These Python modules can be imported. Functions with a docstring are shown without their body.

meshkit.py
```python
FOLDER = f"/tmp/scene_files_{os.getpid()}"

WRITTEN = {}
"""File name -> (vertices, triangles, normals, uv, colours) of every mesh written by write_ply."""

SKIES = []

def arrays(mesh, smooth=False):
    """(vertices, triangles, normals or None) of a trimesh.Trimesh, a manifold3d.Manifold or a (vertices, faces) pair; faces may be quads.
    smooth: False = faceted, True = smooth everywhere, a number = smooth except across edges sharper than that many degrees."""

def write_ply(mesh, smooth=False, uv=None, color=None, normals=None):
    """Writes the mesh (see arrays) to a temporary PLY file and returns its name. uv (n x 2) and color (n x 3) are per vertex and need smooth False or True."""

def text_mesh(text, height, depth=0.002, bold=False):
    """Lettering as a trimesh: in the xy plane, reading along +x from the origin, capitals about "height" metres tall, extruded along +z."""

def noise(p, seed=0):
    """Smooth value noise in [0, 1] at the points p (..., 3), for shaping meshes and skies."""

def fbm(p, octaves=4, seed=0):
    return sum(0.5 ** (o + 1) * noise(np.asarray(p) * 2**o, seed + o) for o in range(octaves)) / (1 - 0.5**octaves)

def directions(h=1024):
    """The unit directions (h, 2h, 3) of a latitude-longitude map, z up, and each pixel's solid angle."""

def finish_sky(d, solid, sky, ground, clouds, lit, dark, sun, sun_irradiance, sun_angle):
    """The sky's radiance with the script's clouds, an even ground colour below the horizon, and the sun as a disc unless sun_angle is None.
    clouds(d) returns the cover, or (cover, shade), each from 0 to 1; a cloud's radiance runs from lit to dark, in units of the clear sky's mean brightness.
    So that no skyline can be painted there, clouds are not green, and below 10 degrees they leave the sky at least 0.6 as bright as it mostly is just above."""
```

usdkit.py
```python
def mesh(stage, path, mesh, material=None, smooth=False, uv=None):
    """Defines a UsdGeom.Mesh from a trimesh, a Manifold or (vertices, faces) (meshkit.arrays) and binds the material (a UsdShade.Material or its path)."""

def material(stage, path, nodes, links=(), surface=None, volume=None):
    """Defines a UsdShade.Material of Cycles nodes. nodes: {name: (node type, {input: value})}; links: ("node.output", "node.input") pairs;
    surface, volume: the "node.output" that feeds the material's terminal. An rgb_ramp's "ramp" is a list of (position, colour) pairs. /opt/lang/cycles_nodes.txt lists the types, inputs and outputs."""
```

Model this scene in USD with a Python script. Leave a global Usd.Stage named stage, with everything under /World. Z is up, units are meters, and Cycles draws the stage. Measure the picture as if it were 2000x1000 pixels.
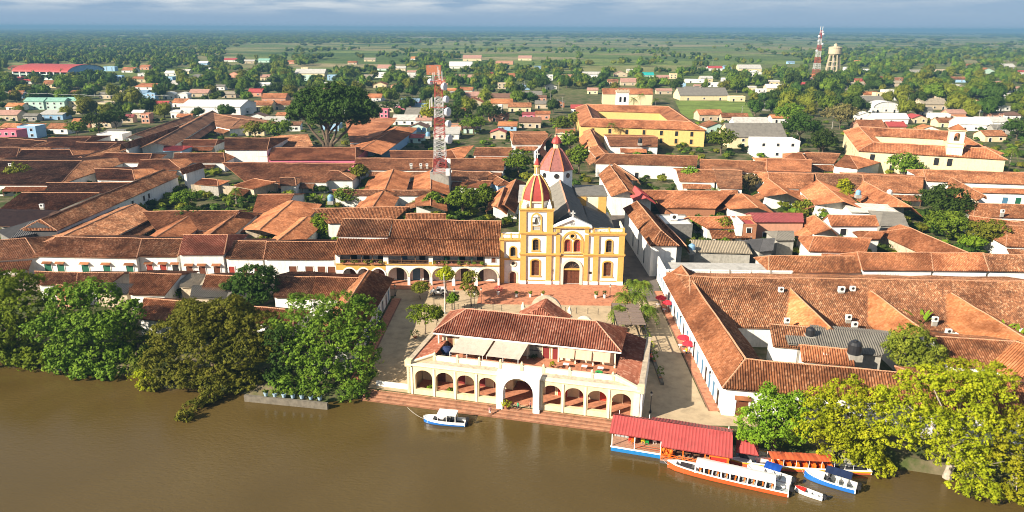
import math, random, re
import numpy as np, trimesh, manifold3d, shapely
from shapely.geometry import Polygon, box as sbox
from shapely import affinity
import usdkit, meshkit
from pxr import Usd, UsdGeom, UsdLux, UsdShade, Gf, Sdf, Vt

stage = Usd.Stage.CreateInMemory()
UsdGeom.SetStageUpAxis(stage, "Z")
UsdGeom.SetStageMetersPerUnit(stage, 1.0)
UsdGeom.Xform.Define(stage, "/World")
UsdGeom.Scope.Define(stage, "/World/Looks")

# ------------------------------------------------------------------ camera
CAM_H, FPX = 62.0, 1420.0                       # metres above the plaza, focal length in 2000-px pixels
PITCH, YAW, ROLL = math.atan(446 / FPX), math.radians(1.55), math.radians(0.22)
FW = np.array([-math.sin(YAW) * math.cos(PITCH), math.cos(YAW) * math.cos(PITCH), -math.sin(PITCH)])
_r = np.array([math.cos(YAW), math.sin(YAW), 0.0]); _u = np.cross(_r, FW)
RT = _r * math.cos(ROLL) + _u * math.sin(ROLL); UP = -_r * math.sin(ROLL) + _u * math.cos(ROLL)
CAM = np.array([0.0, 0.0, CAM_H])
cam = UsdGeom.Camera.Define(stage, "/World/camera")
cam.AddTransformOp().Set(Gf.Matrix4d(*RT, 0, *UP, 0, *(-FW), 0, *CAM, 1))
cam.CreateHorizontalApertureAttr(36.0); cam.CreateVerticalApertureAttr(18.0)
cam.CreateFocalLengthAttr(36.0 * FPX / 2000)
cam.CreateClippingRangeAttr(Gf.Vec2f(0.5, 90000))
cam.CreateExposureAttr(1.28)

# ------------------------------------------------------------------ sun and sky
SUN_EL, SHADOW_AZ = math.radians(29), math.radians(33)      # shadows run this far anticlockwise of +x
SUN = np.array([-math.cos(SHADOW_AZ) * math.cos(SUN_EL), -math.sin(SHADOW_AZ) * math.cos(SUN_EL), math.sin(SUN_EL)])
sun = UsdLux.DistantLight.Define(stage, "/World/sun")
sun.CreateIntensityAttr(1.25); sun.CreateAngleAttr(0.5); sun.CreateColorAttr(Gf.Vec3f(1.0, 0.90, 0.75))
sun.GetPrim().CreateAttribute("inputs:normalize", Sdf.ValueTypeNames.Bool).Set(True)
_sx = np.cross([0, 0, 1.0], SUN); _sx /= np.linalg.norm(_sx); _sy = np.cross(SUN, _sx)
sun.AddTransformOp().Set(Gf.Matrix4d(*_sx, 0, *_sy, 0, *SUN, 0, 0, 0, 200, 1))
LK = "/World/Looks/"
sky_mat = usdkit.material(stage, LK + "sky_look", {
    "sky": ("sky_texture", {"sky_type": "single_scattering", "sun_disc": False, "sun_elevation": SUN_EL, "sun_rotation": math.atan2(SUN[0], SUN[1]), "air_density": 1.0, "aerosol_density": 0.6, "ozone_density": 2.0}),
    "tc": ("texture_coordinate", {}),
    "map": ("mapping", {"scale": (5.0, 5.0, 45.0)}),
    "n": ("noise_texture", {"scale": 1.6, "detail": 6.0, "roughness": 0.55}),
    "r": ("rgb_ramp", {"ramp": [(0.0, (0, 0, 0)), (0.40, (0.0, 0.0, 0.0)), (0.58, (0.85, 0.85, 0.85)), (1.0, (1, 1, 1))]}),
    "sep": ("separate_xyz", {}),
    "up": ("map_range", {"range_type": "smoothstep", "from_min": 0.010, "from_max": 0.034, "to_min": 0.0, "to_max": 1.0, "clamp": True}),
    "cov": ("math", {"math_type": "multiply"}), "side": ("map_range", {"range_type": "smoothstep", "from_min": -0.35, "from_max": 0.45, "to_min": 1.0, "to_max": 0.3, "clamp": True}), "cov2": ("math", {"math_type": "multiply"}),
    "vf": ("map_range", {"range_type": "smoothstep", "from_min": 0.03, "from_max": 0.50, "to_min": 0.94, "to_max": 0.80, "clamp": True}),
    "zf": ("map_range", {"range_type": "smoothstep", "from_min": 0.02, "from_max": 0.45, "clamp": True}),
    "grad": ("mix_color", {"a": (2.45, 3.65, 5.15), "b": (.75, 1.3, 2.4), "use_clamp": False}),
    "veil": ("mix_color", {"use_clamp": False}),
    "mix": ("mix_color", {"b": (6.6, 6.9, 7.0), "use_clamp": False}),
    "bg": ("background_shader", {"strength": 0.05}),
}, [("tc.generated", "map.vector"), ("map.vector", "n.vector"), ("n.fac", "r.fac"), ("tc.generated", "sep.vector"), ("sep.z", "up.value"), ("sep.z", "vf.value"), ("vf.result", "veil.fac"), ("sep.z", "zf.value"), ("zf.result", "grad.fac"), ("grad.result", "veil.b"),
    ("r.color", "cov.value1"), ("up.result", "cov.value2"), ("sky.color", "veil.a"), ("veil.result", "mix.a"), ("sep.x", "side.value"), ("cov.value", "cov2.value1"), ("side.result", "cov2.value2"), ("cov2.value", "mix.fac"), ("mix.result", "bg.color")], surface="bg.background")
dome = UsdLux.DomeLight.Define(stage, "/World/sky")
UsdShade.MaterialBindingAPI.Apply(dome.GetPrim()).Bind(sky_mat)
dome.GetPrim().SetCustomDataByKey("kind", "structure")

# ------------------------------------------------------------------ picture rays used to find where things stand
def ray(px, py): return FW + RT * ((px - 1000) / FPX) - UP * ((py - 500) / FPX)
def at(px, py, z=0.0):
    d = ray(px, py); return CAM + d * ((z - CAM_H) / d[2])
def at_y(px, py, y):
    d = ray(px, py); return CAM + d * (y / d[1])
def at_plane(px, py, P, n):
    d = ray(px, py); return CAM + d * (((P[0] - CAM[0]) * n[0] + (P[1] - CAM[1]) * n[1]) / (d[0] * n[0] + d[1] * n[1]))
def depth(p): return float((np.asarray(p, float) - CAM) @ FW)
def pix(p):
    q = np.asarray(p, float) - CAM; w = q @ FW; return 1000 + FPX * (q @ RT) / w, 500 - FPX * (q @ UP) / w

# ------------------------------------------------------------------ materials
_mats = {}
def plain(name, col, rough=0.8, spec=0.3, metal=0.0, var=0.12, scale=1.5, grime=0.0, bump=0.0, emit=None):
    """A painted or plastered surface: colour with soft mottling, weather stains running down, fine relief."""
    if name in _mats: return _mats[name]
    c = np.array(col, float)
    nodes = {"g": ("geometry", {}), "n": ("noise_texture", {"scale": scale, "detail": 5.0, "roughness": 0.6}),
             "r": ("rgb_ramp", {"ramp": [(0.25, tuple(c * (1 - var * 1.6))), (0.5, tuple(c)), (0.8, tuple(np.minimum(c * (1 + var), 0.92)))]}),
             "p": ("principled_bsdf", {"roughness": rough, "specular_ior_level": spec, "metallic": metal})}
    links = [("g.position", "n.vector"), ("n.fac", "r.fac")]
    out = "r.color"
    if grime:
        nodes["m2"] = ("mapping", {"scale": (0.9, 0.9, 0.16)})
        nodes["n2"] = ("noise_texture", {"scale": 1.3, "detail": 6.0, "roughness": 0.65})
        nodes["r2"] = ("rgb_ramp", {"ramp": [(0.0, (0, 0, 0)), (0.5, (0, 0, 0)), (0.72, (grime,) * 3), (1.0, (grime,) * 3)]})
        nodes["mx"] = ("mix_color", {"b": tuple(c * 0.38 + np.array([.05, .045, .035]))})
        links += [("g.position", "m2.vector"), ("m2.vector", "n2.vector"), ("n2.fac", "r2.fac"), (out, "mx.a"), ("r2.color", "mx.fac")]
        out = "mx.result"
    if bump:
        nodes["n3"] = ("noise_texture", {"scale": 14.0, "detail": 3.0})
        nodes["b"] = ("bump", {"strength": bump, "distance": 0.03})
        links += [("g.position", "n3.vector"), ("n3.fac", "b.height"), ("b.normal", "p.normal")]
    links.append((out, "p.base_color"))
    _mats[name] = usdkit.material(stage, LK + name, nodes, links, surface="p.BSDF")
    return _mats[name]

def tile_mat(name, cols, dark=0.55, moss=0.35):
    """Barrel tiles: every tile has its own tone (from its row and course), with lichen and rain stains over larger patches."""
    ramp = [(i / (len(cols) - 1), c) for i, c in enumerate(cols)]
    nodes = {"tc": ("texture_coordinate", {}), "fl": ("vector_math", {"math_type": "floor"}), "w": ("white_noise_texture", {"dimensions": "3D"}),
             "oi": ("object_info", {}), "off": ("vector_math", {"math_type": "add"}),
             "r": ("rgb_ramp", {"ramp": ramp}), "g": ("geometry", {}),
             "n": ("noise_texture", {"scale": 0.35, "detail": 7.0, "roughness": 0.72}),
             "r2": ("rgb_ramp", {"ramp": [(0.0, (0, 0, 0)), (0.46, (0, 0, 0)), (0.7, (dark,) * 3), (1.0, (dark,) * 3)]}),
             "mx": ("mix_color", {"b": (0.055, 0.030, 0.018)}),
             "n2": ("noise_texture", {"scale": 2.6, "detail": 4.0, "roughness": 0.7}),
             "r3": ("rgb_ramp", {"ramp": [(0.0, (0, 0, 0)), (0.54, (0, 0, 0)), (0.68, (moss,) * 3), (1.0, (moss,) * 3)]}),
             "mx2": ("mix_color", {"b": (0.045, 0.034, 0.022)}),
             "hs": ("hsv", {"hue": 0.5, "saturation": 1.0}), "mr": ("map_range", {"from_min": 0.0, "from_max": 1.0, "to_min": 0.74, "to_max": 1.22}), "n4": ("noise_texture", {"scale": 0.11, "detail": 3.0, "roughness": 0.6}), "r4": ("rgb_ramp", {"ramp": [(.38, (.62, .58, .56)), (.5, (1, 1, 1)), (.66, (1.22, 1.25, 1.25))]}), "pt": ("mix_color", {"blend_type": "multiply", "fac": 1.0, "use_clamp": False}),
             "p": ("principled_bsdf", {"roughness": 0.88, "specular_ior_level": 0.15})}
    links = [("tc.UV", "fl.vector1"), ("fl.vector", "off.vector1"), ("oi.location", "off.vector2"), ("off.vector", "w.vector"), ("w.value", "r.fac"), ("g.position", "n.vector"), ("n.fac", "r2.fac"), ("r.color", "mx.a"), ("r2.color", "mx.fac"),
             ("g.position", "n2.vector"), ("n2.fac", "r3.fac"), ("mx.result", "mx2.a"), ("r3.color", "mx2.fac"), ("oi.random", "mr.value"), ("mr.result", "hs.value"), ("mx2.result", "pt.a"), ("g.position", "n4.vector"), ("n4.fac", "r4.fac"), ("r4.color", "pt.b"), ("pt.result", "hs.color"), ("hs.color", "p.base_color")]
    _mats[name] = usdkit.material(stage, LK + name, nodes, links, surface="p.BSDF")
    return _mats[name]

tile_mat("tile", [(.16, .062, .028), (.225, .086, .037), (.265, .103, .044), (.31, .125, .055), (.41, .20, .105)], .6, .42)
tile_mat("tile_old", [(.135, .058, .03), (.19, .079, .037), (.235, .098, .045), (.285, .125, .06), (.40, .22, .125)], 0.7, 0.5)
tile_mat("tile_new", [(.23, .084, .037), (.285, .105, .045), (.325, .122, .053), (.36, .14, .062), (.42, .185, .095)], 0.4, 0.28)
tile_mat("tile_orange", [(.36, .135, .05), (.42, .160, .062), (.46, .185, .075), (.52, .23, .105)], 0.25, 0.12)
tile_mat("tile_red", [(.215, .072, .042), (.245, .083, .048), (.265, .092, .054), (.29, .105, .063), (.37, .18, .12)], 0.25, 0.15)
def corr(name, col, var=0.2): return plain(name, col, 0.6, 0.3, 0.0, var, 0.6, 0.35)
corr("sheet_gray", (.17, .155, .13)); corr("sheet_red", (.34, .055, .05), 0.15); corr("sheet_pale", (.42, .40, .36)); corr("sheet_blue", (.16, .24, .33)); corr("sheet_dark", (.07, .068, .07)); corr("sheet_tan", (.30, .25, .18))
corr("sheet_maroon", (.22, .05, .05)); corr("sheet_green", (.2, .38, .3)); corr("sheet_teal", (.02, .33, .3)); corr("sheet_brown", (.16, .085, .055)); corr("sheet_rose", (.36, .2, .15)); corr("sheet_white", (.66, .64, .60))
plain("ridge_mortar", (.46, .24, .14), 0.9, 0.2, var=0.3, scale=3)
plain("white", (.72, .70, .65), 0.85, 0.2, var=0.07, grime=0.45, bump=0.15)
plain("white_clean", (.76, .75, .72), 0.8, 0.2, var=0.06, grime=0.24)
plain("cream", (.66, .54, .33), 0.85, 0.2, var=0.1, grime=0.35, bump=0.15)
plain("cream_pale", (.72, .63, .46), 0.85, 0.2, var=0.08, grime=0.3)
plain("ochre", (.58, .33, .085), 0.8, 0.25, var=0.1, grime=0.15)
plain("yellow", (.58, .39, .14), 0.85, 0.2, var=0.1, grime=0.25)
plain("pink", (.62, .17, .24), 0.85, 0.2, var=0.1, grime=0.2)
plain("salmon", (.52, .26, .17), 0.85, 0.2, var=0.1, grime=0.25)
plain("mint", (.45, .62, .52), 0.85, 0.2, var=0.1, grime=0.25)
plain("sky_blue", (.28, .45, .62), 0.8, 0.2, var=0.1, grime=0.2)
plain("bright_blue", (.03, .22, .55), 0.7, 0.3)
plain("orange_wall", (.42, .14, .055), 0.8, 0.2, var=0.15)
plain("brick_wall", (.34, .15, .08), 0.9, 0.2, var=0.25, scale=4)
plain("concrete", (.33, .31, .27), 0.9, 0.2, var=0.2, grime=0.5, bump=0.2)
plain("concrete_dark", (.17, .16, .145), 0.9, 0.2, var=0.25, grime=0.5)
plain("old_plaster", (.44, .36, .26), 0.9, 0.2, var=0.25, grime=0.6, bump=0.25)
plain("tan_wall", (.48, .39, .27), 0.9, 0.2, var=0.12, grime=0.3)
plain("door_green", (.015, .10, .055), 0.5, 0.4); plain("door_red", (.26, .030, .018), 0.5, 0.4); plain("door_brown", (.12, .040, .018), 0.5, 0.4, var=0.25); plain("door_dark", (.022, .018, .015), 0.5, 0.4)
plain("door_blue", (.06, .16, .26), 0.5, 0.4); plain("door_wine", (.17, .022, .02), 0.5, 0.4); plain("door_bright_green", (.012, .22, .075), 0.5, 0.4); plain("door_bright_red", (.55, .05, .025), 0.5, 0.4)
plain("window_dark", (.02, .02, .022), 0.25, 0.5); plain("dome_red", (.33, .045, .035), 0.55, 0.4, var=0.15, grime=0.2); plain("dome_faded", (.27, .10, .085), 0.65, 0.3, var=0.3, grime=0.35)
plain("iron", (.022, .021, .02), 0.5, 0.4); plain("wood", (.16, .085, .045), 0.7, 0.3, var=0.3, scale=5); plain("gray_wood", (.20, .145, .115), 0.75, 0.25, var=0.25, scale=4)
plain("awning_cloth", (.43, .37, .30), 0.85, 0.2, var=0.08, grime=0.2); plain("blind_cloth", (.52, .36, .25), 0.85, 0.2, var=0.06)
plain("umbrella_red", (.55, .025, .04), 0.8, 0.2); plain("gold", (.6, .4, .05), 0.5, 0.4); plain("bell_metal", (.28, .25, .2), 0.4, 0.5, 0.6)
plain("brick_floor", (.43, .18, .10), 0.85, 0.2, var=0.3, scale=1.2, grime=0.25); plain("brick_steps_dark", (.25, .115, .065), 0.85, 0.2, var=0.35, scale=0.9, grime=0.35); plain("brick_steps", (.36, .185, .11), 0.85, 0.2, var=0.35, scale=0.9, grime=0.35)
plain("kerb", (.20, .10, .065), 0.85, 0.2, var=0.3); plain("stone", (.15, .13, .10), 0.9, 0.2, var=0.3, scale=1.3, grime=0.5, bump=0.3)
plain("tower_red", (.36, .06, .05), 0.5, 0.4); plain("tower_white", (.55, .54, .53), 0.5, 0.4); plain("dish_white", (.50, .53, .56), 0.4, 0.4, var=0.04)
plain("tank_blue", (.18, .33, .48), 0.4, 0.4); plain("tank_black", (.02, .02, .022), 0.4, 0.4); plain("tank_white", (.62, .62, .6), 0.5, 0.3)
plain("boat_red", (.60, .085, .02), 0.35, 0.5, var=0.06); plain("boat_white", (.78, .77, .74), 0.35, 0.5, var=0.04, grime=0.1); plain("boat_blue", (.02, .13, .42), 0.3, 0.5, var=0.06); plain("canvas_blue", (.01, .07, .36), 0.8, 0.2, var=0.08); plain("canvas_navy", (.018, .03, .085), 0.8, 0.2, var=0.1)
plain("boat_orange", (.52, .10, .035), 0.6, 0.3, var=0.12, grime=0.15); plain("life_orange", (.75, .14, .01), 0.7, 0.3); plain("boat_inside", (.30, .33, .33), 0.5, 0.3); plain("dark_inside", (.035, .035, .04), 0.6, 0.3); plain("motor", (.016, .016, .018), 0.35, 0.5)
plain("hull_blue", (.015, .16, .40), 0.4, 0.4, var=0.15, grime=0.2); plain("deck_wood", (.36, .20, .13), 0.8, 0.2, var=0.25, scale=3); plain("boat_yellow", (.62, .36, .02), 0.5, 0.4); plain("plastic_red", (.6, .03, .02), 0.4, 0.4); plain("plastic_green", (.01, .28, .05), 0.4, 0.4); plain("plastic_yellow", (.7, .5, .02), 0.4, 0.4)
plain("car_white", (.78, .78, .77), 0.25, 0.5, var=0.02); plain("rubber", (.02, .02, .02), 0.8, 0.2); plain("chrome", (.5, .5, .5), 0.25, 0.5, 0.8); plain("lamp_glass", (.7, .68, .6), 0.3, 0.5)
plain("skin", (.30, .15, .09), 0.6, 0.3); plain("hair", (.015, .011, .009), 0.6, 0.3); plain("cloth_green", (.02, .30, .16), 0.85, 0.2); plain("cloth_white", (.7, .68, .66), 0.85, 0.2); plain("cloth_dark", (.03, .035, .05), 0.85, 0.2); plain("cloth_yellow", (.75, .5, .02), 0.85, 0.2); plain("cloth_pink", (.5, .2, .18), 0.85, 0.2)
plain("flower_red", (.45, .03, .05), 0.8, 0.2, var=0.3, scale=6); plain("flower_pink", (.6, .25, .28), 0.8, 0.2, var=0.3, scale=6); plain("clay_pot", (.34, .14, .07), 0.8, 0.2); plain("pot_white", (.68, .66, .62), 0.7, 0.3); plain("pot_blue", (.30, .42, .5), 0.6, 0.3)
plain("bark", (.13, .095, .065), 0.95, 0.1, var=0.35, scale=3, bump=0.4); plain("bark_pale", (.33, .28, .22), 0.95, 0.1, var=0.25, scale=3)

def leaf(name, a, b, c, trans=0.25):
    """Foliage: tone differs from clump to clump and from leaf to leaf, and light comes through the leaves."""
    nodes = {"g": ("geometry", {}), "oi": ("object_info", {}), "n": ("noise_texture", {"scale": 0.45, "detail": 2.0}), "n2": ("noise_texture", {"scale": 3.2, "detail": 2.0}),
             "mxn": ("mix_float", {"fac": 0.5}), "r": ("rgb_ramp", {"ramp": [(0.28, a), (0.5, b), (0.74, c)]}), "hs": ("hsv", {"saturation": 1.0}),
             "mr": ("map_range", {"to_min": 0.72, "to_max": 1.28}), "hu": ("map_range", {"to_min": 0.485, "to_max": 0.515}),
             "p": ("principled_bsdf", {"roughness": 0.65, "specular_ior_level": 0.08}), "t": ("translucent_bsdf", {}), "m": ("mix_closure", {"fac": trans})}
    _mats[name] = usdkit.material(stage, LK + name, nodes, [("g.position", "n.vector"), ("g.position", "n2.vector"), ("n.fac", "mxn.a"), ("n2.fac", "mxn.b"), ("mxn.result", "r.fac"), ("r.color", "hs.color"), ("oi.random", "mr.value"), ("mr.result", "hs.value"), ("oi.random", "hu.value"), ("hu.result", "hs.hue"),
        ("hs.color", "p.base_color"), ("hs.color", "t.color"), ("p.BSDF", "m.closure1"), ("t.BSDF", "m.closure2")], surface="m.closure")
leaf("leaf_green", (.040, .078, .007), (.105, .160, .014), (.22, .27, .024))
leaf("leaf_olive", (.062, .082, .007), (.15, .165, .016), (.28, .27, .030))
leaf("leaf_yellow", (.12, .15, .005), (.27, .28, .010), (.43, .38, .018), 0.35)
leaf("leaf_bright", (.060, .115, .008), (.15, .23, .014), (.27, .34, .026), 0.3)
leaf("leaf_dark", (.018, .040, .006), (.040, .074, .010), (.085, .125, .018), 0.2)
leaf("leaf_dry", (.10, .085, .03), (.17, .14, .05), (.24, .19, .08), 0.3)
leaf("leaf_palm", (.05, .09, .012), (.12, .17, .02), (.24, .25, .03), 0.25)

# ------------------------------------------------------------------ meshes
class MB:
    """Collects vertices and triangles (with optional tile coordinates) for one mesh."""
    def __init__(s): s.v, s.f, s.uv, s.n = [], [], [], 0
    def add(s, v, f, uv=None):
        v = np.asarray(v, float).reshape(-1, 3); f = np.asarray(f, int)
        if f.shape[1] == 4: f = np.vstack([f[:, [0, 1, 2]], f[:, [0, 2, 3]]])
        s.v.append(v); s.f.append(f + s.n); s.uv.append(np.zeros((len(v), 2)) if uv is None else np.asarray(uv, float)); s.n += len(v); return s
    def tm(s, m): return s.add(m.vertices, m.faces)
    def quad(s, a, b, c, d): return s.add([a, b, c, d], [[0, 1, 2, 3]])
    def tri(s, a, b, c): return s.add([a, b, c], [[0, 1, 2]])
    def box(s, x0, x1, y0, y1, z0, z1):
        return s.hexa([(x0, y0, z0), (x1, y0, z0), (x1, y1, z0), (x0, y1, z0), (x0, y0, z1), (x1, y0, z1), (x1, y1, z1), (x0, y1, z1)])
    def hexa(s, p): return s.add(p, [[3, 2, 1, 0], [4, 5, 6, 7], [0, 1, 5, 4], [1, 2, 6, 5], [2, 3, 7, 6], [3, 0, 4, 7]])
    def beam(s, a, b, w, h=None):
        """A rectangular bar from a to b, w wide and h high."""
        a, b = np.asarray(a, float), np.asarray(b, float); h = h or w
        if np.linalg.norm(b - a) < 1e-6: return s
        d = (b - a) / max(np.linalg.norm(b - a), 1e-9); up = np.array([0, 0, 1.0]) if abs(d[2]) < 0.95 else np.array([0, 1.0, 0])
        r = np.cross(d, up); r /= np.linalg.norm(r); u = np.cross(r, d); r, u = r * w / 2, u * h / 2
        return s.hexa([a - r - u, a + r - u, b + r - u, b - r - u, a - r + u, a + r + u, b + r + u, b - r + u])
    def tube(s, pts, rad, n=6, cap=True):
        pts = np.asarray(pts, float); rad = np.broadcast_to(np.asarray(rad, float), (len(pts),)); vs = []
        for i, p in enumerate(pts):
            d = pts[min(i + 1, len(pts) - 1)] - pts[max(i - 1, 0)]; d = d / max(np.linalg.norm(d), 1e-9)
            up = np.array([0, 0, 1.0]) if abs(d[2]) < 0.9 else np.array([1.0, 0, 0])
            a = np.cross(d, up); a /= np.linalg.norm(a); b = np.cross(d, a)
            t = np.arange(n) * 2 * np.pi / n
            vs.append(p + rad[i] * (np.cos(t)[:, None] * a + np.sin(t)[:, None] * b))
        v = np.vstack(vs); f = [[i * n + k, i * n + (k + 1) % n, (i + 1) * n + (k + 1) % n, (i + 1) * n + k] for i in range(len(pts) - 1) for k in range(n)]
        f3 = [[a, b, c] for a, b, c, d in f] + [[a, c, d] for a, b, c, d in f]
        if cap:
            v = np.vstack([v, pts[0], pts[-1]]); m = len(pts) * n
            f3 += [[m, (k + 1) % n, k] for k in range(n)] + [[m + 1, (len(pts) - 1) * n + k, (len(pts) - 1) * n + (k + 1) % n] for k in range(n)]
        return s.add(v, f3)
    def lathe(s, prof, c=(0, 0, 0), n=16, ph=0.0):
        """prof: (radius, z) from the bottom up, turned about the vertical through c."""
        c = np.asarray(c, float); t = np.arange(n) * 2 * np.pi / n + ph; v = np.vstack([np.stack([c[0] + r * np.cos(t), c[1] + r * np.sin(t), np.full(n, c[2] + z)], 1) for r, z in prof])
        f = [[i * n + k, i * n + (k + 1) % n, (i + 1) * n + (k + 1) % n, (i + 1) * n + k] for i in range(len(prof) - 1) for k in range(n)]
        m = len(v); v = np.vstack([v, [c[0], c[1], c[2] + prof[0][1]], [c[0], c[1], c[2] + prof[-1][1]]])
        f3 = [[a, b, q] for a, b, q, d in f] + [[a, q, d] for a, b, q, d in f] + [[m, (k + 1) % n, k] for k in range(n)] + [[m + 1, (len(prof) - 1) * n + k, (len(prof) - 1) * n + (k + 1) % n] for k in range(n)]
        return s.add(v, f3)
    def ball(s, c, r, sub=1):
        m = trimesh.creation.icosphere(sub, 1.0); return s.add(np.asarray(c) + m.vertices * np.asarray(r), m.faces)
    def prism(s, poly, y0, y1, fr=None):
        """A shape drawn in (x, z) (a shapely polygon, holes kept), from y0 to y1. fr maps local points to the world."""
        for g in getattr(poly, "geoms", [poly]):
            if g.is_empty or g.area < 1e-6: continue
            m = trimesh.creation.extrude_polygon(g, y1 - y0, engine="earcut"); v = np.asarray(m.vertices)
            v = np.stack([v[:, 0], v[:, 2] + y0, v[:, 1]], 1); f = np.asarray(m.faces)[:, ::-1]
            s.add(v if fr is None else fr(v), f)
        return s
    def moved(s, fr):
        s.v = [fr(v) for v in s.v]; return s
    def data(s): return np.vstack(s.v), np.vstack(s.f), np.vstack(s.uv)

def frame(o, th):
    c, n = math.cos(th), math.sin(th); o = np.asarray(o, float)
    if len(o) == 2: o = np.array([o[0], o[1], 0.0])
    return lambda p: np.stack([np.asarray(p)[..., 0] * c - np.asarray(p)[..., 1] * n + o[0], np.asarray(p)[..., 0] * n + np.asarray(p)[..., 1] * c + o[1], np.asarray(p)[..., 2] + o[2]], -1)
def arch(x0, x1, z0, zs, zt, n=10):
    """An opening from z0 up to the springing zs, closed by an arch that reaches zt."""
    c, a, h = (x0 + x1) / 2, (x1 - x0) / 2, zt - zs
    return Polygon([(x0, z0), (x1, z0)] + [(c + a * math.cos(t), zs + h * math.sin(t)) for t in np.linspace(0, math.pi, n)])

_count = {}
def numbered(base):
    k = _count.get(base, 0); _count[base] = k + 1
    return base if k == 0 else f"{base}_{k:03d}"
def meta(prim, **kw):
    for k, v in kw.items():
        if v: prim.SetCustomDataByKey(k, v)
class Thing:
    """A top-level object whose children are its parts. Parts are given in world coordinates unless local is set."""
    def __init__(s, name, label, cat, loc=(0, 0, 0), group=None, local=False, rz=0.0, scale=1.0):
        s.path = "/World/" + numbered("/World/" + name)[7:]; s.loc = np.asarray(loc, float); s.local = local
        x = UsdGeom.Xform.Define(stage, s.path); s.prim = x.GetPrim()
        x.AddTranslateOp().Set(Gf.Vec3d(*map(float, s.loc))); x.AddRotateZOp().Set(math.degrees(rz))
        sc = np.broadcast_to(np.asarray(scale, float), (3,)); x.AddScaleOp().Set(Gf.Vec3f(*map(float, sc)))
        meta(s.prim, label=label, category=cat, group=group)
    def part(s, name, mb, mat, parent=None, label=None, kind=None, smooth=False):
        if mb.n == 0: return None
        p = numbered((parent or s.path) + "/" + name); v, f, uv = mb.data()
        if not s.local: v = v - s.loc
        m = usdkit.mesh(stage, p, (v, f), _mats[mat], smooth=smooth, uv=uv if (smooth is False and np.any(uv)) else None)
        meta(m.GetPrim(), label=label, kind=kind); return p
def copy(src, name, label, cat, loc, rz=0.0, scale=1.0, group=None):
    """Another thing of the same build under the next number."""
    p = "/World/" + numbered("/World/" + name)[7:]; prim = UsdGeom.Xform.Define(stage, p).GetPrim()
    prim.GetReferences().AddInternalReference(src.path)
    prim.GetAttribute("xformOp:translate").Set(Gf.Vec3d(*map(float, loc))); prim.GetAttribute("xformOp:rotateZ").Set(math.degrees(rz))
    sc = np.broadcast_to(np.asarray(scale, float), (3,)); prim.GetAttribute("xformOp:scale").Set(Gf.Vec3f(*map(float, sc)))
    meta(prim, label=label, category=cat, group=group); prim.SetInstanceable(True); return prim
def single(name, mb, mat, label=None, cat=None, kind=None, group=None, smooth=False):
    p = "/World/" + numbered("/World/" + name)[7:]; v, f, uv = mb.data()
    m = usdkit.mesh(stage, p, (v, f), _mats[mat] if isinstance(mat, str) else mat, smooth=smooth)
    meta(m.GetPrim(), label=label, category=cat, kind=kind, group=group); return m
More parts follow.
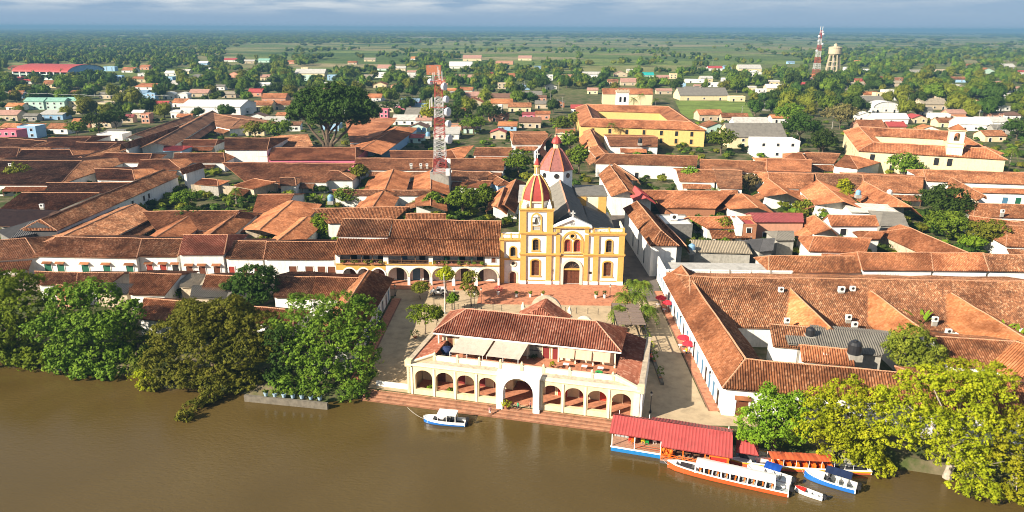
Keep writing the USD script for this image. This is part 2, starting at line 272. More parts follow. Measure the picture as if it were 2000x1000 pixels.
# ------------------------------------------------------------------ tiled slopes
def slope(mb, e0, e1, r1, r0, row=0.42, lod=1, edge=0.14, course=0.45, hgt=None):
    """Rows of barrel tiles laid on the plane e0-e1 (eaves, left to right seen from outside) up to r0-r1 (ridge); hips and valleys cut the rows. Closed below by a deck."""
    e0, e1, r1, r0 = (np.asarray(p, float) for p in (e0, e1, r1, r0))
    L = np.linalg.norm(e1 - e0)
    if L < 0.05:
        return
    sx = (e1 - e0) / L
    nr = np.cross(sx, (r0 + r1) / 2 - e0); nr /= np.linalg.norm(nr); ty = np.cross(nr, sx)
    T = (((r0 + r1) / 2) - e0) @ ty; sa, sb = (r0 - e0) @ sx, (r1 - e0) @ sx
    if lod == 0:
        mb.add([e0, e1, r1, r0], [[0, 1, 2, 3]], [[0, 0], [L / row, 0], [sb / row, T / course], [sa / row, T / course]])
    else:
        lo_s, hi_s = min(0, sa), max(L, sb); nrow = max(2, int(round((hi_s - lo_s) / row))); w = (hi_s - lo_s) / nrow
        prof = [(0.02, 0.0), (0.36, 0.0), (0.46, 0.75), (0.68, 1.0), (0.9, 0.75)] if lod == 2 else [(0.02, 0.0), (0.35, 0.05), (0.65, 1.0)]
        S = np.array([lo_s + (k + a) * w for k in range(nrow) for a, _ in prof] + [hi_s]); Hh = np.array([h for _ in range(nrow) for _, h in prof] + [0.0]) * (hgt or (0.19 if lod == 2 else 0.15))
        U = np.array([k + a for k in range(nrow) for a, _ in prof] + [nrow - 0.01])
        tt = np.full(len(S), T); tb = np.zeros(len(S))
        if sa > 1e-6: tt = np.where(S < sa, T * S / sa, tt)
        if sa < -1e-6: tb = np.where(S < 0, T * S / sa, tb)
        if sb < L - 1e-6: tt = np.where(S > sb, np.minimum(tt, T * (L - S) / (L - sb)), tt)
        if sb > L + 1e-6: tb = np.where(S > L, np.maximum(tb, T * (S - L) / (sb - L)), tb)
        tt = np.maximum(tt, tb)
        nt = max(1, min(14, int(T / (0.9 if lod == 2 else 2.2))))
        q = np.linspace(0, 1, nt + 1); t = tb[:, None] + (tt - tb)[:, None] * q[None]
        P = e0 + S[:, None, None] * sx + t[..., None] * ty
        j = (meshkit.noise(np.stack([P[..., 0] * 1.7, P[..., 1] * 1.7, P[..., 2] * 1.7], -1), 5) - 0.5) * 0.05 if lod == 2 else 0.0
        sag = (meshkit.noise(P * 0.22, 3) - 0.5) * 0.34
        P = P + nr * (Hh[:, None] + sag + j)[..., None]
        n, m = P.shape[:2]; idx = np.arange(n * m).reshape(n, m)
        mb.add(P.reshape(-1, 3), np.stack([idx[:-1, :-1].ravel(), idx[1:, :-1].ravel(), idx[1:, 1:].ravel(), idx[:-1, 1:].ravel()], 1),
               np.stack([np.repeat(U, m), (t / course).ravel() + 0.013], 1))
    d = nr * -edge; c = [e0, e1, r1, r0]
    for a, b in ((0, 1), (1, 2), (2, 3), (3, 0)):
        if np.linalg.norm(c[a] - c[b]) > 0.05: mb.quad(c[b] + nr * 0.02, c[a] + nr * 0.02, c[a] + d, c[b] + d)
    mb.quad(c[3] + d, c[2] + d, c[1] + d, c[0] + d)

def cap(mb, a, b, r=0.17):
    a, b = np.asarray(a, float), np.asarray(b, float); L = np.linalg.norm(b - a)
    if L < 0.4: return
    n = max(2, int(L / 2.5)); q = np.linspace(0, 1, n + 1)[:, None]; P = a + (b - a) * q
    P[:, 2] += (meshkit.noise(P * 0.22, 3) - 0.5) * 0.32 + 0.07
    mb.tube(P, r, 5)

HB = []                                             # where each house shows in the picture, so that later ones keep clear
DOORC = {"g": "door_green", "r": "door_red", "b": "door_brown", "d": "door_dark", "u": "door_blue", "w": "door_wine", "k": "window_dark", "G": "door_bright_green", "R": "door_bright_red"}
def opening(T, wall, P, ux, nx, z0, w, h, colour, frame_mat="white_clean", awn=None, name="door", fw=0.14):
    """A leaf set in a raised surround on a wall: P is the middle of its foot, ux runs along the wall, nx points out."""
    ux, nx, P = np.asarray([*ux, 0.0]), np.asarray([*nx, 0.0]), np.asarray([P[0], P[1], 0.0])
    def blk(mb, a, b, z_0, z_1, d0, d1):
        q = [P + ux * a + nx * d0, P + ux * b + nx * d0, P + ux * b + nx * d1, P + ux * a + nx * d1]
        mb.hexa([x + [0, 0, z_0] for x in (q[3], q[2], q[1], q[0])] + [x + [0, 0, z_1] for x in (q[3], q[2], q[1], q[0])])
    lf = MB(); blk(lf, -w / 2, w / 2, z0, z0 + h, -0.02, 0.035)
    d = T.part(name, lf, DOORC[colour], wall)
    fr = MB(); blk(fr, -w / 2 - fw, -w / 2, z0, z0 + h + fw, -0.02, 0.12); blk(fr, w / 2, w / 2 + fw, z0, z0 + h + fw, -0.02, 0.12); blk(fr, -w / 2, w / 2, z0 + h, z0 + h + fw, -0.02, 0.12)
    T.part(name + "_frame", fr, frame_mat, wall)
    if awn:
        aw = MB(); a = [P + ux * (-w / 2 - 0.3) + [0, 0, z0 + h + 0.75], P + ux * (w / 2 + 0.3) + [0, 0, z0 + h + 0.75]]; b = [p + nx * 0.75 - [0, 0, 0.4] for p in a]
        aw.hexa([b[0] - [0, 0, .1], b[1] - [0, 0, .1], a[1] - [0, 0, .1], a[0] - [0, 0, .1], b[0], b[1], a[1], a[0]]); T.part("tile_hood", aw, awn, wall)

def house(label, ra, rb, ea, eb, zr=7.0, ze=4.4, mat="tile", wall="white", bk=1.0, name="tiled_house", cat="house", D=(), dz=0.0, dh=2.5, dw=1.25, awn=None, base=0.0, lod=None, win=0.9, group=None, porch=None, frame_mat="white_clean"):
    """A house known by its ridge (ra, rb at height zr) and the eaves of its visible slope (ea, eb at height ze); the far slope mirrors it (times bk)."""
    A, B = at(*ra, zr), at(*rb, zr); EA, EB = at(*ea, ze), at(*eb, ze)
    u = (B - A)[:2]; L = np.linalg.norm(u); u = u / L; n = np.array([-u[1], u[0]])
    if (EA - A)[:2] @ n + (EB - B)[:2] @ n < 0: n = -n
    p = max(1.0, ((EA - A)[:2] @ n + (EB - A)[:2] @ n) / 2); sa, sb = (EA - A)[:2] @ u, (EB - A)[:2] @ u - L
    sa = -0.35 if -1.2 < sa < 1.0 else max(-1.3 * p, sa) if sa < 0 else sa
    sb = 0.35 if -1.0 < sb < 1.2 else min(1.3 * p, sb) if sb > 0 else sb
    A3 = lambda s, q, z: np.array([A[0] + u[0] * s + n[0] * q, A[1] + u[1] * s + n[1] * q, z])
    ha, hb = sa < -0.5, sb > 0.5
    s0, s1 = (0.0 if ha else -0.35), (L if hb else L + 0.35)
    q2 = -p * bk; zb = zr - (zr - ze) * bk
    c = (A + B) / 2; d = depth([c[0], c[1], 0]); lod = (2 if d < 215 else 1 if d < 420 else 0) if lod is None else lod
    HB.append([f(*z) for z in zip(*[pix(v) for v in (A, B, EA, EB, [EA[0], EA[1], 0], [EB[0], EB[1], 0])]) for f in (min, max)])
    T = Thing(name, label, cat, (c[0], c[1], base), group)
    left = np.cross([*u, 0], [*n, 0])[2] < 0                        # whether u runs left to right seen from the eaves side
    def put(mb, a, b, cc, dd): slope(mb, *((a, b, cc, dd) if left else (b, a, dd, cc)), lod=lod)
    mb = MB(); put(mb, A3(sa, p, ze), A3(L + sb, p, ze), A3(s1, 0, zr), A3(s0, 0, zr))
    ba, bb = min(sa, -0.35), L + max(sb, 0.35)
    if bk > 0.05: put(mb, A3(bb, q2, zb), A3(ba, q2, zb), A3(s0, 0, zr), A3(s1, 0, zr))
    if ha: put(mb, A3(ba, q2, zb), A3(sa, p, ze), A3(s0, 0, zr), A3(s0, 0, zr))
    if hb: put(mb, A3(L + sb, p, ze), A3(bb, q2, zb), A3(s1, 0, zr), A3(s1, 0, zr))
    T.part("roof", mb, mat)
    if mat.startswith("tile"):
        cp = MB(); cap(cp, A3(s0, 0, zr), A3(s1, 0, zr))
        for on, s, e, f in ((ha, s0, sa, ba), (hb, s1, L + sb, bb)):
            if on:
                cap(cp, A3(s, 0, zr), A3(e, p, ze), 0.14)
                if bk > 0.05: cap(cp, A3(s, 0, zr), A3(f, q2, zb), 0.14)
        T.part("ridge_cap", cp, "ridge_mortar")
    ov = 0.5; k = (zr - ze) / p
    w0, w1 = (sa + ov if ha else max(0.0, sa) + 0.02), (L + sb - ov if hb else L + min(0.0, sb) - 0.02)
    pf, pbk = p - ov, (q2 + ov if bk > 0.05 else -0.05)
    wm = MB(); zt = ze + k * ov - 0.2
    wm.hexa([A3(w0, pbk, base), A3(w1, pbk, base), A3(w1, pf, base), A3(w0, pf, base), A3(w0, pbk, zt), A3(w1, pbk, zt), A3(w1, pf, zt), A3(w0, pf, zt)] if left is False else
            [A3(w0, pf, base), A3(w1, pf, base), A3(w1, pbk, base), A3(w0, pbk, base), A3(w0, pf, zt), A3(w1, pf, zt), A3(w1, pbk, zt), A3(w0, pbk, zt)])
    g0, g1 = (0.1 if ha else w0), (L - 0.1 if hb else w1)
    if g1 > g0:
        za = zr - 0.2
        wm.add([A3(g0, pf, zt), A3(g0, pbk, zt), A3(g0, 0, za), A3(g1, pf, zt), A3(g1, pbk, zt), A3(g1, 0, za)], [[0, 2, 1], [3, 4, 5], [0, 3, 5], [0, 5, 2], [1, 2, 5], [1, 5, 4]])
    w = T.part("wall", wm, wall)
    T.ctx = (A3, u, n, L, p, pf, w0, w1, zt)
    if porch is None: porch = not D and mat.startswith("tile") and name == "tiled_house" and wall in ("white", "cream", "old_plaster") and bk > .3 and zr < 8.5 and d > 178 and L > 6
    if porch:
        rg_ = np.random.default_rng(int(abs(c[0]) * 10)); a, b = w0 + (w1 - w0) * rg_.uniform(0, .25), w1 - (w1 - w0) * rg_.uniform(0, .25); dp_ = rg_.uniform(2.4, 4.2); zt_ = max(base + 2.9, zt - rg_.uniform(.5, 1.0)); q = MB(); put(q, A3(a, pf + dp_, base + 2.3), A3(b, pf + dp_, base + 2.3), A3(b, pf, zt_), A3(a, pf, zt_)); T.part("porch_roof", q, ("tile_old", "tile", "tile_new")[rg_.integers(3)])
        q = MB(); [q.beam(A3(s, pf + dp_ - .3, base), A3(s, pf + dp_ - .3, base + 2.3), .2) for s in np.linspace(a + .2, b - .2, max(2, int((b - a) / 3.5)))]; T.part("porch_posts", q, "wood")
    for x, col in D:
        W0 = A3(w0, pf, 0); q = at_plane(x, 500, W0, n); s = (q - A)[:2] @ u
        if w0 + 0.4 < s < w1 - 0.4:
            isw = col.isupper() and col != "G"
            opening(T, w, A3(s, pf, 0)[:2], u, n, dz + (win if isw else 0), dw, dh, col if col == "G" else col.lower(), frame_mat, awn, "window" if isw else "door")
    return T

def block(label, px, py, w, d, h, wall="white", roof="f", rmat="tile", yaw=0.0, name="house", cat="house", base=0.0, D=2, dcol="k", group=None, rise=None, W=None):
    """A small house with its front foot at a picture point: w pixels wide (or W metres), d metres deep, h metres to the eaves; roof g ridge across, p ridge away, f flat with parapet, s lean-to, v vault."""
    P = at(px, py, base); m = depth(P) / FPX; W = W or w * m
    T = Thing(name, label, cat, (P[0], P[1], base), group, local=True, rz=yaw)
    x, wm, rm = W / 2, MB(), MB(); o = 0.45; z = h
    if roof == "f":
        wm.box(-x, x, 0, d, 0, z); pm = MB()
        for a in ((-x - .06, x + .06, -.06, .2), (-x - .06, x + .06, d - .2, d + .06), (-x - .06, -x + .2, .2, d - .2), (x - .2, x + .06, .2, d - .2)): pm.box(*a, z - 0.05, z + 0.45)
        rm.box(-x + .2, x - .2, .2, d - .2, z - 0.02, z + 0.06); T.part("roof", rm, rmat)
    elif roof in "gp":
        r = rise or (0.26 * d if roof == "g" else 0.2 * W); lod = 0
        if roof == "g":
            slope(rm, (-x - o, -o, z), (x + o, -o, z), (x + o, d / 2, z + r), (-x - o, d / 2, z + r), lod=lod); slope(rm, (x + o, d + o, z), (-x - o, d + o, z), (-x - o, d / 2, z + r), (x + o, d / 2, z + r), lod=lod)
            wm.box(-x, x, 0, d, 0, z); wm.add([(-x, 0, z), (-x, d, z), (-x, d / 2, z + r - .2), (x, 0, z), (x, d, z), (x, d / 2, z + r - .2)], [[0, 2, 1], [3, 4, 5]])
        else:
            slope(rm, (-x - o, d + o, z), (-x - o, -o, z), (0, -o, z + r), (0, d + o, z + r), lod=lod); slope(rm, (x + o, -o, z), (x + o, d + o, z), (0, d + o, z + r), (0, -o, z + r), lod=lod)
            wm.box(-x, x, 0, d, 0, z); wm.add([(-x, 0, z), (x, 0, z), (0, 0, z + r - .2), (-x, d, z), (x, d, z), (0, d, z + r - .2)], [[0, 1, 2], [3, 5, 4]])
        T.part("roof", rm, rmat)
    elif roof == "s":
        r = rise or 0.18 * d
        slope(rm, (-x - o, -o, z), (x + o, -o, z), (x + o, d + o, z + r), (-x - o, d + o, z + r), lod=0); T.part("roof", rm, rmat)
        wm.hexa([(-x, 0, 0), (x, 0, 0), (x, d, 0), (-x, d, 0), (-x, 0, z - .1), (x, 0, z - .1), (x, d, z + r - .25), (-x, d, z + r - .25)])
    elif roof == "v":
        r = rise or 0.22 * W; t = np.linspace(0, math.pi, 13); arc = [(-(x + o) * math.cos(a), z + r * math.sin(a)) for a in t]
        rm.prism(Polygon(arc + [(a * .985, b - .12) for a, b in arc[::-1]]), -o, d + o); T.part("roof", rm, rmat)
        wm.box(-x, x, 0, d, 0, z); wm.prism(Polygon([(a * .97, b - .15) for a, b in arc]), 0, d)
    w_ = T.part("wall", wm, wall)
    if roof == "f": T.part("parapet", pm, wall, w_)
    for k in range(D):
        s = W * ((k + 0.5) / D - 0.5); st = 1 if (k % 2 or h > 5) else 0
        opening(T, w_, (s, 0), (1, 0), (0, -1), 1.0 if st else 0.0, min(1.5, W / D * .5), 1.4 if st else 2.2, dcol if not st else "k", "white_clean", None, "window" if st else "door")
        if h > 5.2: opening(T, w_, (s, 0), (1, 0), (0, -1), h - 2.3, min(1.4, W / D * .5), 1.5, "k", "white_clean", None, "window")
    return T

# ------------------------------------------------------------------ trees
def leaves(mb, C, N, size, rng, flat=0.35, long=1.5):
    """Leaf-sized faces at C: N gives each one's outward direction."""
    n = len(C); N = N + rng.normal(0, 0.55, (n, 3)); N[:, 2] += flat; N /= np.linalg.norm(N, axis=1, keepdims=True)
    R = rng.normal(0, 1, (n, 3)); A = np.cross(N, R); A /= np.linalg.norm(A, axis=1, keepdims=True); B = np.cross(N, A)
    s = (size * rng.uniform(0.6, 1.3, n))[:, None]; A, B = A * s * long * .5, B * s * .5
    V = np.stack([C - A, C - B + N * s * .12, C + A, C + B + N * s * .12], 1).reshape(-1, 3); i = np.arange(n)[:, None] * 4
    mb.add(V, np.vstack([i + [0, 1, 3], i + [1, 2, 3]]))
def crown(lobes, clumps, per, size, seed, rc=1.0, fill=0.12, droop=0.0):
    """A crown of leaf clumps spread over the lobes (centre, radii), some inside, so that its outline is uneven and light gets in."""
    rng = np.random.default_rng(seed); mb = MB(); lobes = np.asarray(lobes, float)
    wgt = (lobes[:, 3] * lobes[:, 4] + lobes[:, 3] * lobes[:, 5] + lobes[:, 4] * lobes[:, 5]); k = rng.choice(len(lobes), clumps, p=wgt / wgt.sum())
    d = rng.normal(0, 1, (clumps, 3)); d /= np.linalg.norm(d, axis=1, keepdims=True); d[:, 2] = np.where(d[:, 2] < -0.35, -d[:, 2] * rng.choice([1, -.6], clumps), d[:, 2])
    bump = 0.82 + 0.36 * meshkit.noise(d * 2.3 + k[:, None] * 7.7, seed % 97); rad = np.where(rng.random(clumps) < fill, rng.uniform(0.3, 0.8, clumps), rng.uniform(0.86, 1.05, clumps)) * bump
    cc = lobes[k, :3] + d * lobes[k, 3:] * rad[:, None]
    per_n = np.maximum(3, (per * rng.uniform(0.5, 1.4, clumps)).astype(int)); o = np.repeat(np.arange(clumps), per_n); m = len(o)
    e = rng.normal(0, 1, (m, 3)); e /= np.linalg.norm(e, axis=1, keepdims=True)
    r = rc * rng.uniform(0.55, 1.3, clumps)[o][:, None]
    P = cc[o] + e * r * rng.uniform(0.5, 1, (m, 1)) * [1, 1, .7]; P[:, 2] -= droop * (np.linalg.norm((P - cc[o])[:, :2], axis=1) ** 2) / rc
    leaves(mb, P, e + d[o] * .7, size, rng); return mb, cc
def limbs(base, top, r, targets, seed, bend=0.5):
    """Tapered trunk and limbs reaching into the crown."""
    rng = np.random.default_rng(seed); mb = MB(); base, top = np.asarray(base, float), np.asarray(top, float)
    q = np.linspace(0, 1, 6)[:, None]; P = base + (top - base) * q + np.sin(q * 3) * rng.normal(0, bend * .4, 3) * [1, 1, 0]
    P[-1] = top; mb.tube(P, [r * 1.35, r, r * .9, r * .82, r * .75, r * .68], 8)
    for t in targets:
        t = np.asarray(t, float); j = rng.uniform(0.55, 1.0); a = base + (top - base) * j
        mid = a + (t - a) * .5 + rng.normal(0, bend * .5, 3) + [0, 0, .1 * np.linalg.norm(t - a)]; mb.tube([a, (a + mid) / 2 + rng.normal(0, .1, 3), mid, t], [r * .5, r * .42, r * .32, r * .1], 5)
    return mb
def tree(label, P, h, rad, mat="leaf_green", n=1.0, size=0.42, seed=1, trunk=0.3, bark="bark", name="tree", cat="tree", lobes=None, group=None, rc=None, low=0.3, fill=0.12, droop=0.0, loc_only=False):
    """A tree at P: h high, crown radius rad; lobes default to a heap of uneven masses."""
    rng = np.random.default_rng(seed); P = np.asarray(P, float)
    if lobes is None:
        z0 = h * low; hc = (h - z0) / 2; lobes = [(0, 0, z0 + hc * 1.05, rad * .72, rad * .72, hc * .95)]
        for a in np.arange(6) * math.pi / 3 + rng.uniform(0, 1): lobes.append((rad * .52 * math.cos(a), rad * .52 * math.sin(a), z0 + hc * rng.uniform(.65, 1.25), rad * rng.uniform(.36, .54), rad * rng.uniform(.36, .54), hc * rng.uniform(.4, .62)))
    lb = np.asarray(lobes, float); area = (lb[:, 3] * lb[:, 5]).sum() * 9; rc = rc or max(.5, rad * .15)
    rc = rc * .8; cl = int(max(40, n * area * .8 / (rc * rc))); per = max(6, int(14 * (rc / .8) ** 2 * (.40 / size) ** 2))
    mb, cc = crown(lobes, cl, per, size, seed, rc, fill, droop)
    T = Thing(name, label, cat, P, group, local=True)
    T.part("trunk", limbs((0, 0, -.3), (0, 0, h * max(low, .25) + (h * .12)), trunk, [l[:3] for l in lobes][:7] if h > 3 else [], seed), bark)
    T.part("crown", mb, mat); return T
def palm(label, P, h, n=16, L=3.2, seed=1, name="palm_tree", group=None, fan=False, width=0.9, mat="leaf_palm"):
    rng = np.random.default_rng(seed); T = Thing(name, label, "palm tree", P, group, local=True); mb = MB()
    mb.tube([(0, 0, -.2), (.1, .05, h * .4), (.16, .02, h * .75), (.2, 0, h)], [.22, .17, .15, .13], 7); T.part("trunk", mb, "bark_pale")
    for k in range(n):
        a = k * 2.399 + rng.uniform(-.2, .2); up = rng.uniform(-.25, 1.25); c, s = math.cos(a), math.sin(a); f = MB(); R = L * rng.uniform(.8, 1.1)
        q = np.linspace(0, 1, 9); rr = R * (q * math.cos(up * .8) - .0 * q); zz = h + R * (q * math.sin(up) * .9 - q ** 2.2 * (.55 + .45 * math.cos(up)))
        mid = np.stack([.2 + c * rr, s * rr, zz], 1); side = np.array([-s, c, 0])
        if fan:
            tip = mid[4]; 
            for j in np.linspace(-1.25, 1.25, 13):
                dv = (mid[5] - mid[4]); dv /= np.linalg.norm(dv); v = (dv * math.cos(j) + side * math.sin(j)) * R * .5; f.tri(tip - side * .04, tip + v * .55 + np.array([0, 0, -.02]) + side * .1, tip + v + [0, 0, -.25 * abs(j)])
                f.tri(tip + v * .55 - side * .1, tip + side * .04, tip + v + [0, 0, -.25 * abs(j)])
            f.tube(mid[:5], .03, 3)
        else:
            for i in range(1, 9):
                w = width * math.sin(math.pi * (.12 + .86 * q[i])) ** .7
                for sg in (-1, 1):
                    o = mid[i]; pnt = o + sg * side * w + (mid[i] - mid[i - 1]) * .6 - [0, 0, w * .45]; f.tri(o - (mid[i] - mid[i - 1]) * .42, o + (mid[i] - mid[i - 1]) * .25, pnt)
            f.tube(mid, np.linspace(.045, .012, 9), 3)
        T.part("frond", f, mat)
    return T
def banana(label, P, h=3.5, seed=1, n=9, name="banana_plant", group=None):
    rng = np.random.default_rng(seed); T = Thing(name, label, "plant", P, group, local=True); mb = MB(); mb.tube([(0, 0, -.1), (0, 0, h * .5)], [.2, .12], 6); T.part("stem", mb, "leaf_palm")
    for k in range(n):
        a = k * 2.4 + rng.uniform(-.3, .3); R = h * rng.uniform(.55, .8); e = rng.uniform(.5, 1.35); f = MB(); q = np.linspace(0, 1, 6); c, s = math.cos(a), math.sin(a)
        rr, zz = R * q * math.cos(e), h * .45 + R * (q * math.sin(e) - q ** 2 * .35); w = .38 * np.sin(math.pi * (.1 + .85 * q)); m_ = np.stack([c * rr, s * rr, zz], 1); sd = np.array([-s, c, .25])
        for i in range(5): f.quad(m_[i], m_[i + 1], m_[i + 1] + sd * w[i + 1], m_[i] + sd * w[i]); f.quad(m_[i] - sd * w[i] * [1, 1, -1], m_[i + 1] - sd * w[i + 1] * [1, 1, -1], m_[i + 1], m_[i])
        T.part("leaf", f, "leaf_bright")
    return T
WZ = -1.1                                          # river level
MO, MTH = at(800, 768, 0)[:2], math.radians(-12.2)  # the market hall's front left corner and heading
MF = frame(MO, MTH)
# ------------------------------------------------------------------ ground and river
gm = usdkit.material(stage, LK + "ground_look", {
    "g": ("geometry", {}), "sep": ("separate_xyz", {}), "d": ("map_range", {"range_type": "smoothstep", "from_min": 520.0, "from_max": 1150.0, "clamp": True}),
    "m": ("mapping", {"scale": (.0022, .0042, 1.0)}), "nv": ("noise_texture", {"scale": 2.0, "detail": 3.0}), "mv": ("mix_color", {"fac": 0.12}), "v": ("voronoi_texture", {"scale": 1.6, "randomness": 1.0}), "bw": ("separate_color", {}),
    "rv": ("rgb_ramp", {"ramp": [(0.0, (.06, .10, .022)), (.3, (.14, .18, .04)), (.5, (.18, .20, .06)), (.68, (.26, .21, .10)), (.85, (.09, .13, .03)), (1.0, (.30, .24, .13))]}),
    "n1": ("noise_texture", {"scale": .02, "detail": 9.0, "roughness": .65}), "r1": ("rgb_ramp", {"ramp": [(.35, (.45, .55, .45)), (.6, (1, 1, 1)), (.8, (1.15, 1.05, .9))]}), "mm": ("mix_color", {"blend_type": "multiply", "fac": .8, "use_clamp": False}),
    "n2": ("noise_texture", {"scale": .16, "detail": 7.0, "roughness": .65}), "r2": ("rgb_ramp", {"ramp": [(.3, (.03, .05, .012)), (.46, (.055, .07, .02)), (.56, (.11, .095, .05)), (.72, (.20, .155, .10))]}),
    "mx": ("mix_color", {}), "p": ("principled_bsdf", {"roughness": .95, "specular_ior_level": .1})},
    [("g.position", "sep.vector"), ("sep.y", "d.value"), ("g.position", "m.vector"), ("m.vector", "nv.vector"), ("m.vector", "mv.a"), ("nv.color", "mv.b"), ("mv.result", "v.vector"), ("v.color", "bw.color"), ("bw.r", "rv.fac"), ("g.position", "n1.vector"), ("n1.fac", "r1.fac"),
     ("rv.color", "mm.a"), ("r1.color", "mm.b"), ("g.position", "n2.vector"), ("n2.fac", "r2.fac"), ("d.result", "mx.fac"), ("r2.color", "mx.a"), ("mm.result", "mx.b"), ("mx.result", "p.base_color")], surface="p.BSDF")
bank = [(-700, 160), (-300, 150), (-170, 140)] + [tuple(at(x, y, WZ)[:2]) for x, y in ((0, 696), (60, 708), (130, 720), (200, 734), (270, 737), (310, 748), (380, 758), (480, 772), (630, 788))] + [tuple(MF(np.array([s, -2.3, 0]))[:2]) for s in (-8.3, 45.0)] + \
       [tuple(at(x, y, WZ)[:2]) for x, y in ((1500, 880), (1600, 897), (1700, 910), (1800, 925), (1900, 940), (2000, 962))] + [(120, 78), (300, 40), (700, -60)]
rows = [(0, -.3, WZ - 1.2, 1), (0, .2, WZ - .1, 1), (0, 2.2, -.004, 1)]
V = [[(x * s, y + dy, z) for x, y in bank] for _, dy, z, s in rows]
for Y, sc in ((300, 1.3), (700, 2.6), (1600, 5.5), (4500, 14), (12000, 24), (30000, 45)): V.append([(x * sc, Y, -.004) for x, y in bank])
nb = len(bank); gv = np.array(V, float).reshape(-1, 3); idx = np.arange(len(gv)).reshape(len(V), nb)
g = MB(); g.add(gv, np.stack([idx[:-1, :-1].ravel(), idx[:-1, 1:].ravel(), idx[1:, 1:].ravel(), idx[1:, :-1].ravel()], 1)); single("ground", g, gm, kind="structure")
wm_ = usdkit.material(stage, LK + "river_look", {
    "g": ("geometry", {}), "m": ("mapping", {"rotation": (0, 0, .5), "scale": (.75, 1.7, 1)}), "n": ("noise_texture", {"scale": 1.5, "detail": 4.0, "roughness": .55, "distortion": .4}), "n2": ("noise_texture", {"scale": .035, "detail": 4.0, "distortion": .6}),
    "r2": ("rgb_ramp", {"ramp": [(.3, (.070, .046, .011)), (.5, (.082, .054, .015)), (.7, (.094, .064, .021))]}), "st": ("map_range", {"from_min": .35, "from_max": .65, "to_min": .12, "to_max": .6, "clamp": True}),
    "b": ("bump", {"distance": .14}), "p": ("principled_bsdf", {"roughness": .11, "ior": 1.33, "specular_ior_level": .5})},
    [("g.position", "m.vector"), ("m.vector", "n.vector"), ("g.position", "n2.vector"), ("n2.fac", "r2.fac"), ("n2.fac", "st.value"), ("st.result", "b.strength"), ("n.fac", "b.height"), ("b.normal", "p.normal"), ("r2.color", "p.base_color")], surface="p.BSDF")
w = MB(); w.add([(-900, -900, WZ), (900, -900, WZ), (900, 200, WZ), (-900, 200, WZ)], [[0, 1, 2, 3]]); single("river", w, wm_, kind="structure")

def sheet(name, pts, mat, z=0.0, kind="structure", label=None):
    m = MB(); P = Polygon(pts); tv, tf = trimesh.creation.triangulate_polygon(P, engine="earcut"); m.add(np.c_[tv, np.full(len(tv), z)], tf)
    v, f = m.v[0], m.f[0]; nz = np.cross(v[f[:, 1]] - v[f[:, 0]], v[f[:, 2]] - v[f[:, 0]])[:, 2]
    m.f[0] = np.where(nz[:, None] < 0, f[:, ::-1], f); return single(name, m, mat, kind=kind, label=label)
plain("sand_paving", (.41, .315, .20), .95, .1, var=.2, scale=.5); plain("street_gray", (.125, .105, .09), .95, .1, var=.25, scale=.4); plain("street_dust", (.26, .20, .14), .95, .1, var=.2, scale=.4)
mq = lambda s, v: tuple(MF(np.array([s, v, 0.0]))[:2])
sheet("plaza", [mq(-8, .1), mq(44, .1), (31.5, 112), (30.3, 112), (30.3, 173), (-33, 173), (-32, 140), (-29, 121)], "sand_paving", 0.0)
sheet("quay", [mq(43.5, .1), (36.5, 106.0), (43.5, 104.6), (43.5, 107.2), (32.2, 110.4), (31.4, 112)], "sand_paving", 0.004)
sheet("street", [(24.0, 163), (31.6, 163), (37, 240), (52, 420), (44, 420), (27, 240), (24.0, 178)], "street_gray", 0.004)
sheet("front_street", [(-140, 164), (-33, 164), (-33, 178), (-140, 180)], "street_dust", 0.0)
sheet("side_street", [(31.7, 157.2), (260, 150), (260, 160), (31.7, 166)], "street_gray", 0.0)
pv = MB(); pv.box(-50, -7.7, 168.6, 175, -.02, .16); single("arcade_walkway", pv, "brick_floor", kind="structure")
for k in range(4):
    z = .1 * (k + 1); s = MB(); s.box(-12.5 + k * .3, 24.2 - k * .1, 159.4 + .42 * k, 172.4 if k < 3 else 173.2, z - .1, z); single("terrace_step", s, "brick_floor", kind="structure")
for nm, x0, x1, y0, y1 in (("sidewalk", 30.7, 32.4, 110.8, 169.5), ("sidewalk", -32.9, -31.0, 119, 162)):
    s = MB(); s.box(x0, x1, y0, y1, -.02, .16); single(nm, s, "brick_floor", kind="structure"); k = MB(); k.box(x0 - .22 if x0 > 0 else x1, x0 if x0 > 0 else x1 + .22, y0, y1, -.02, .13); single("kerb", k, "kerb", kind="structure")
st = Thing("river_steps", None, None, (MO[0], MO[1], 0), local=True, rz=MTH); meta(st.prim, kind="structure")
for k in range(8):
    z = -.02 - .14 * k; b = MB(); b.box(-8.2, 44.5, -.33 * (k + 1) - .03, -.33 * k - (.0 if k else -.3), z - 1.4 if k == 7 else z - .5, z); st.part("step", b, "brick_steps_dark" if k % 2 else "brick_steps")

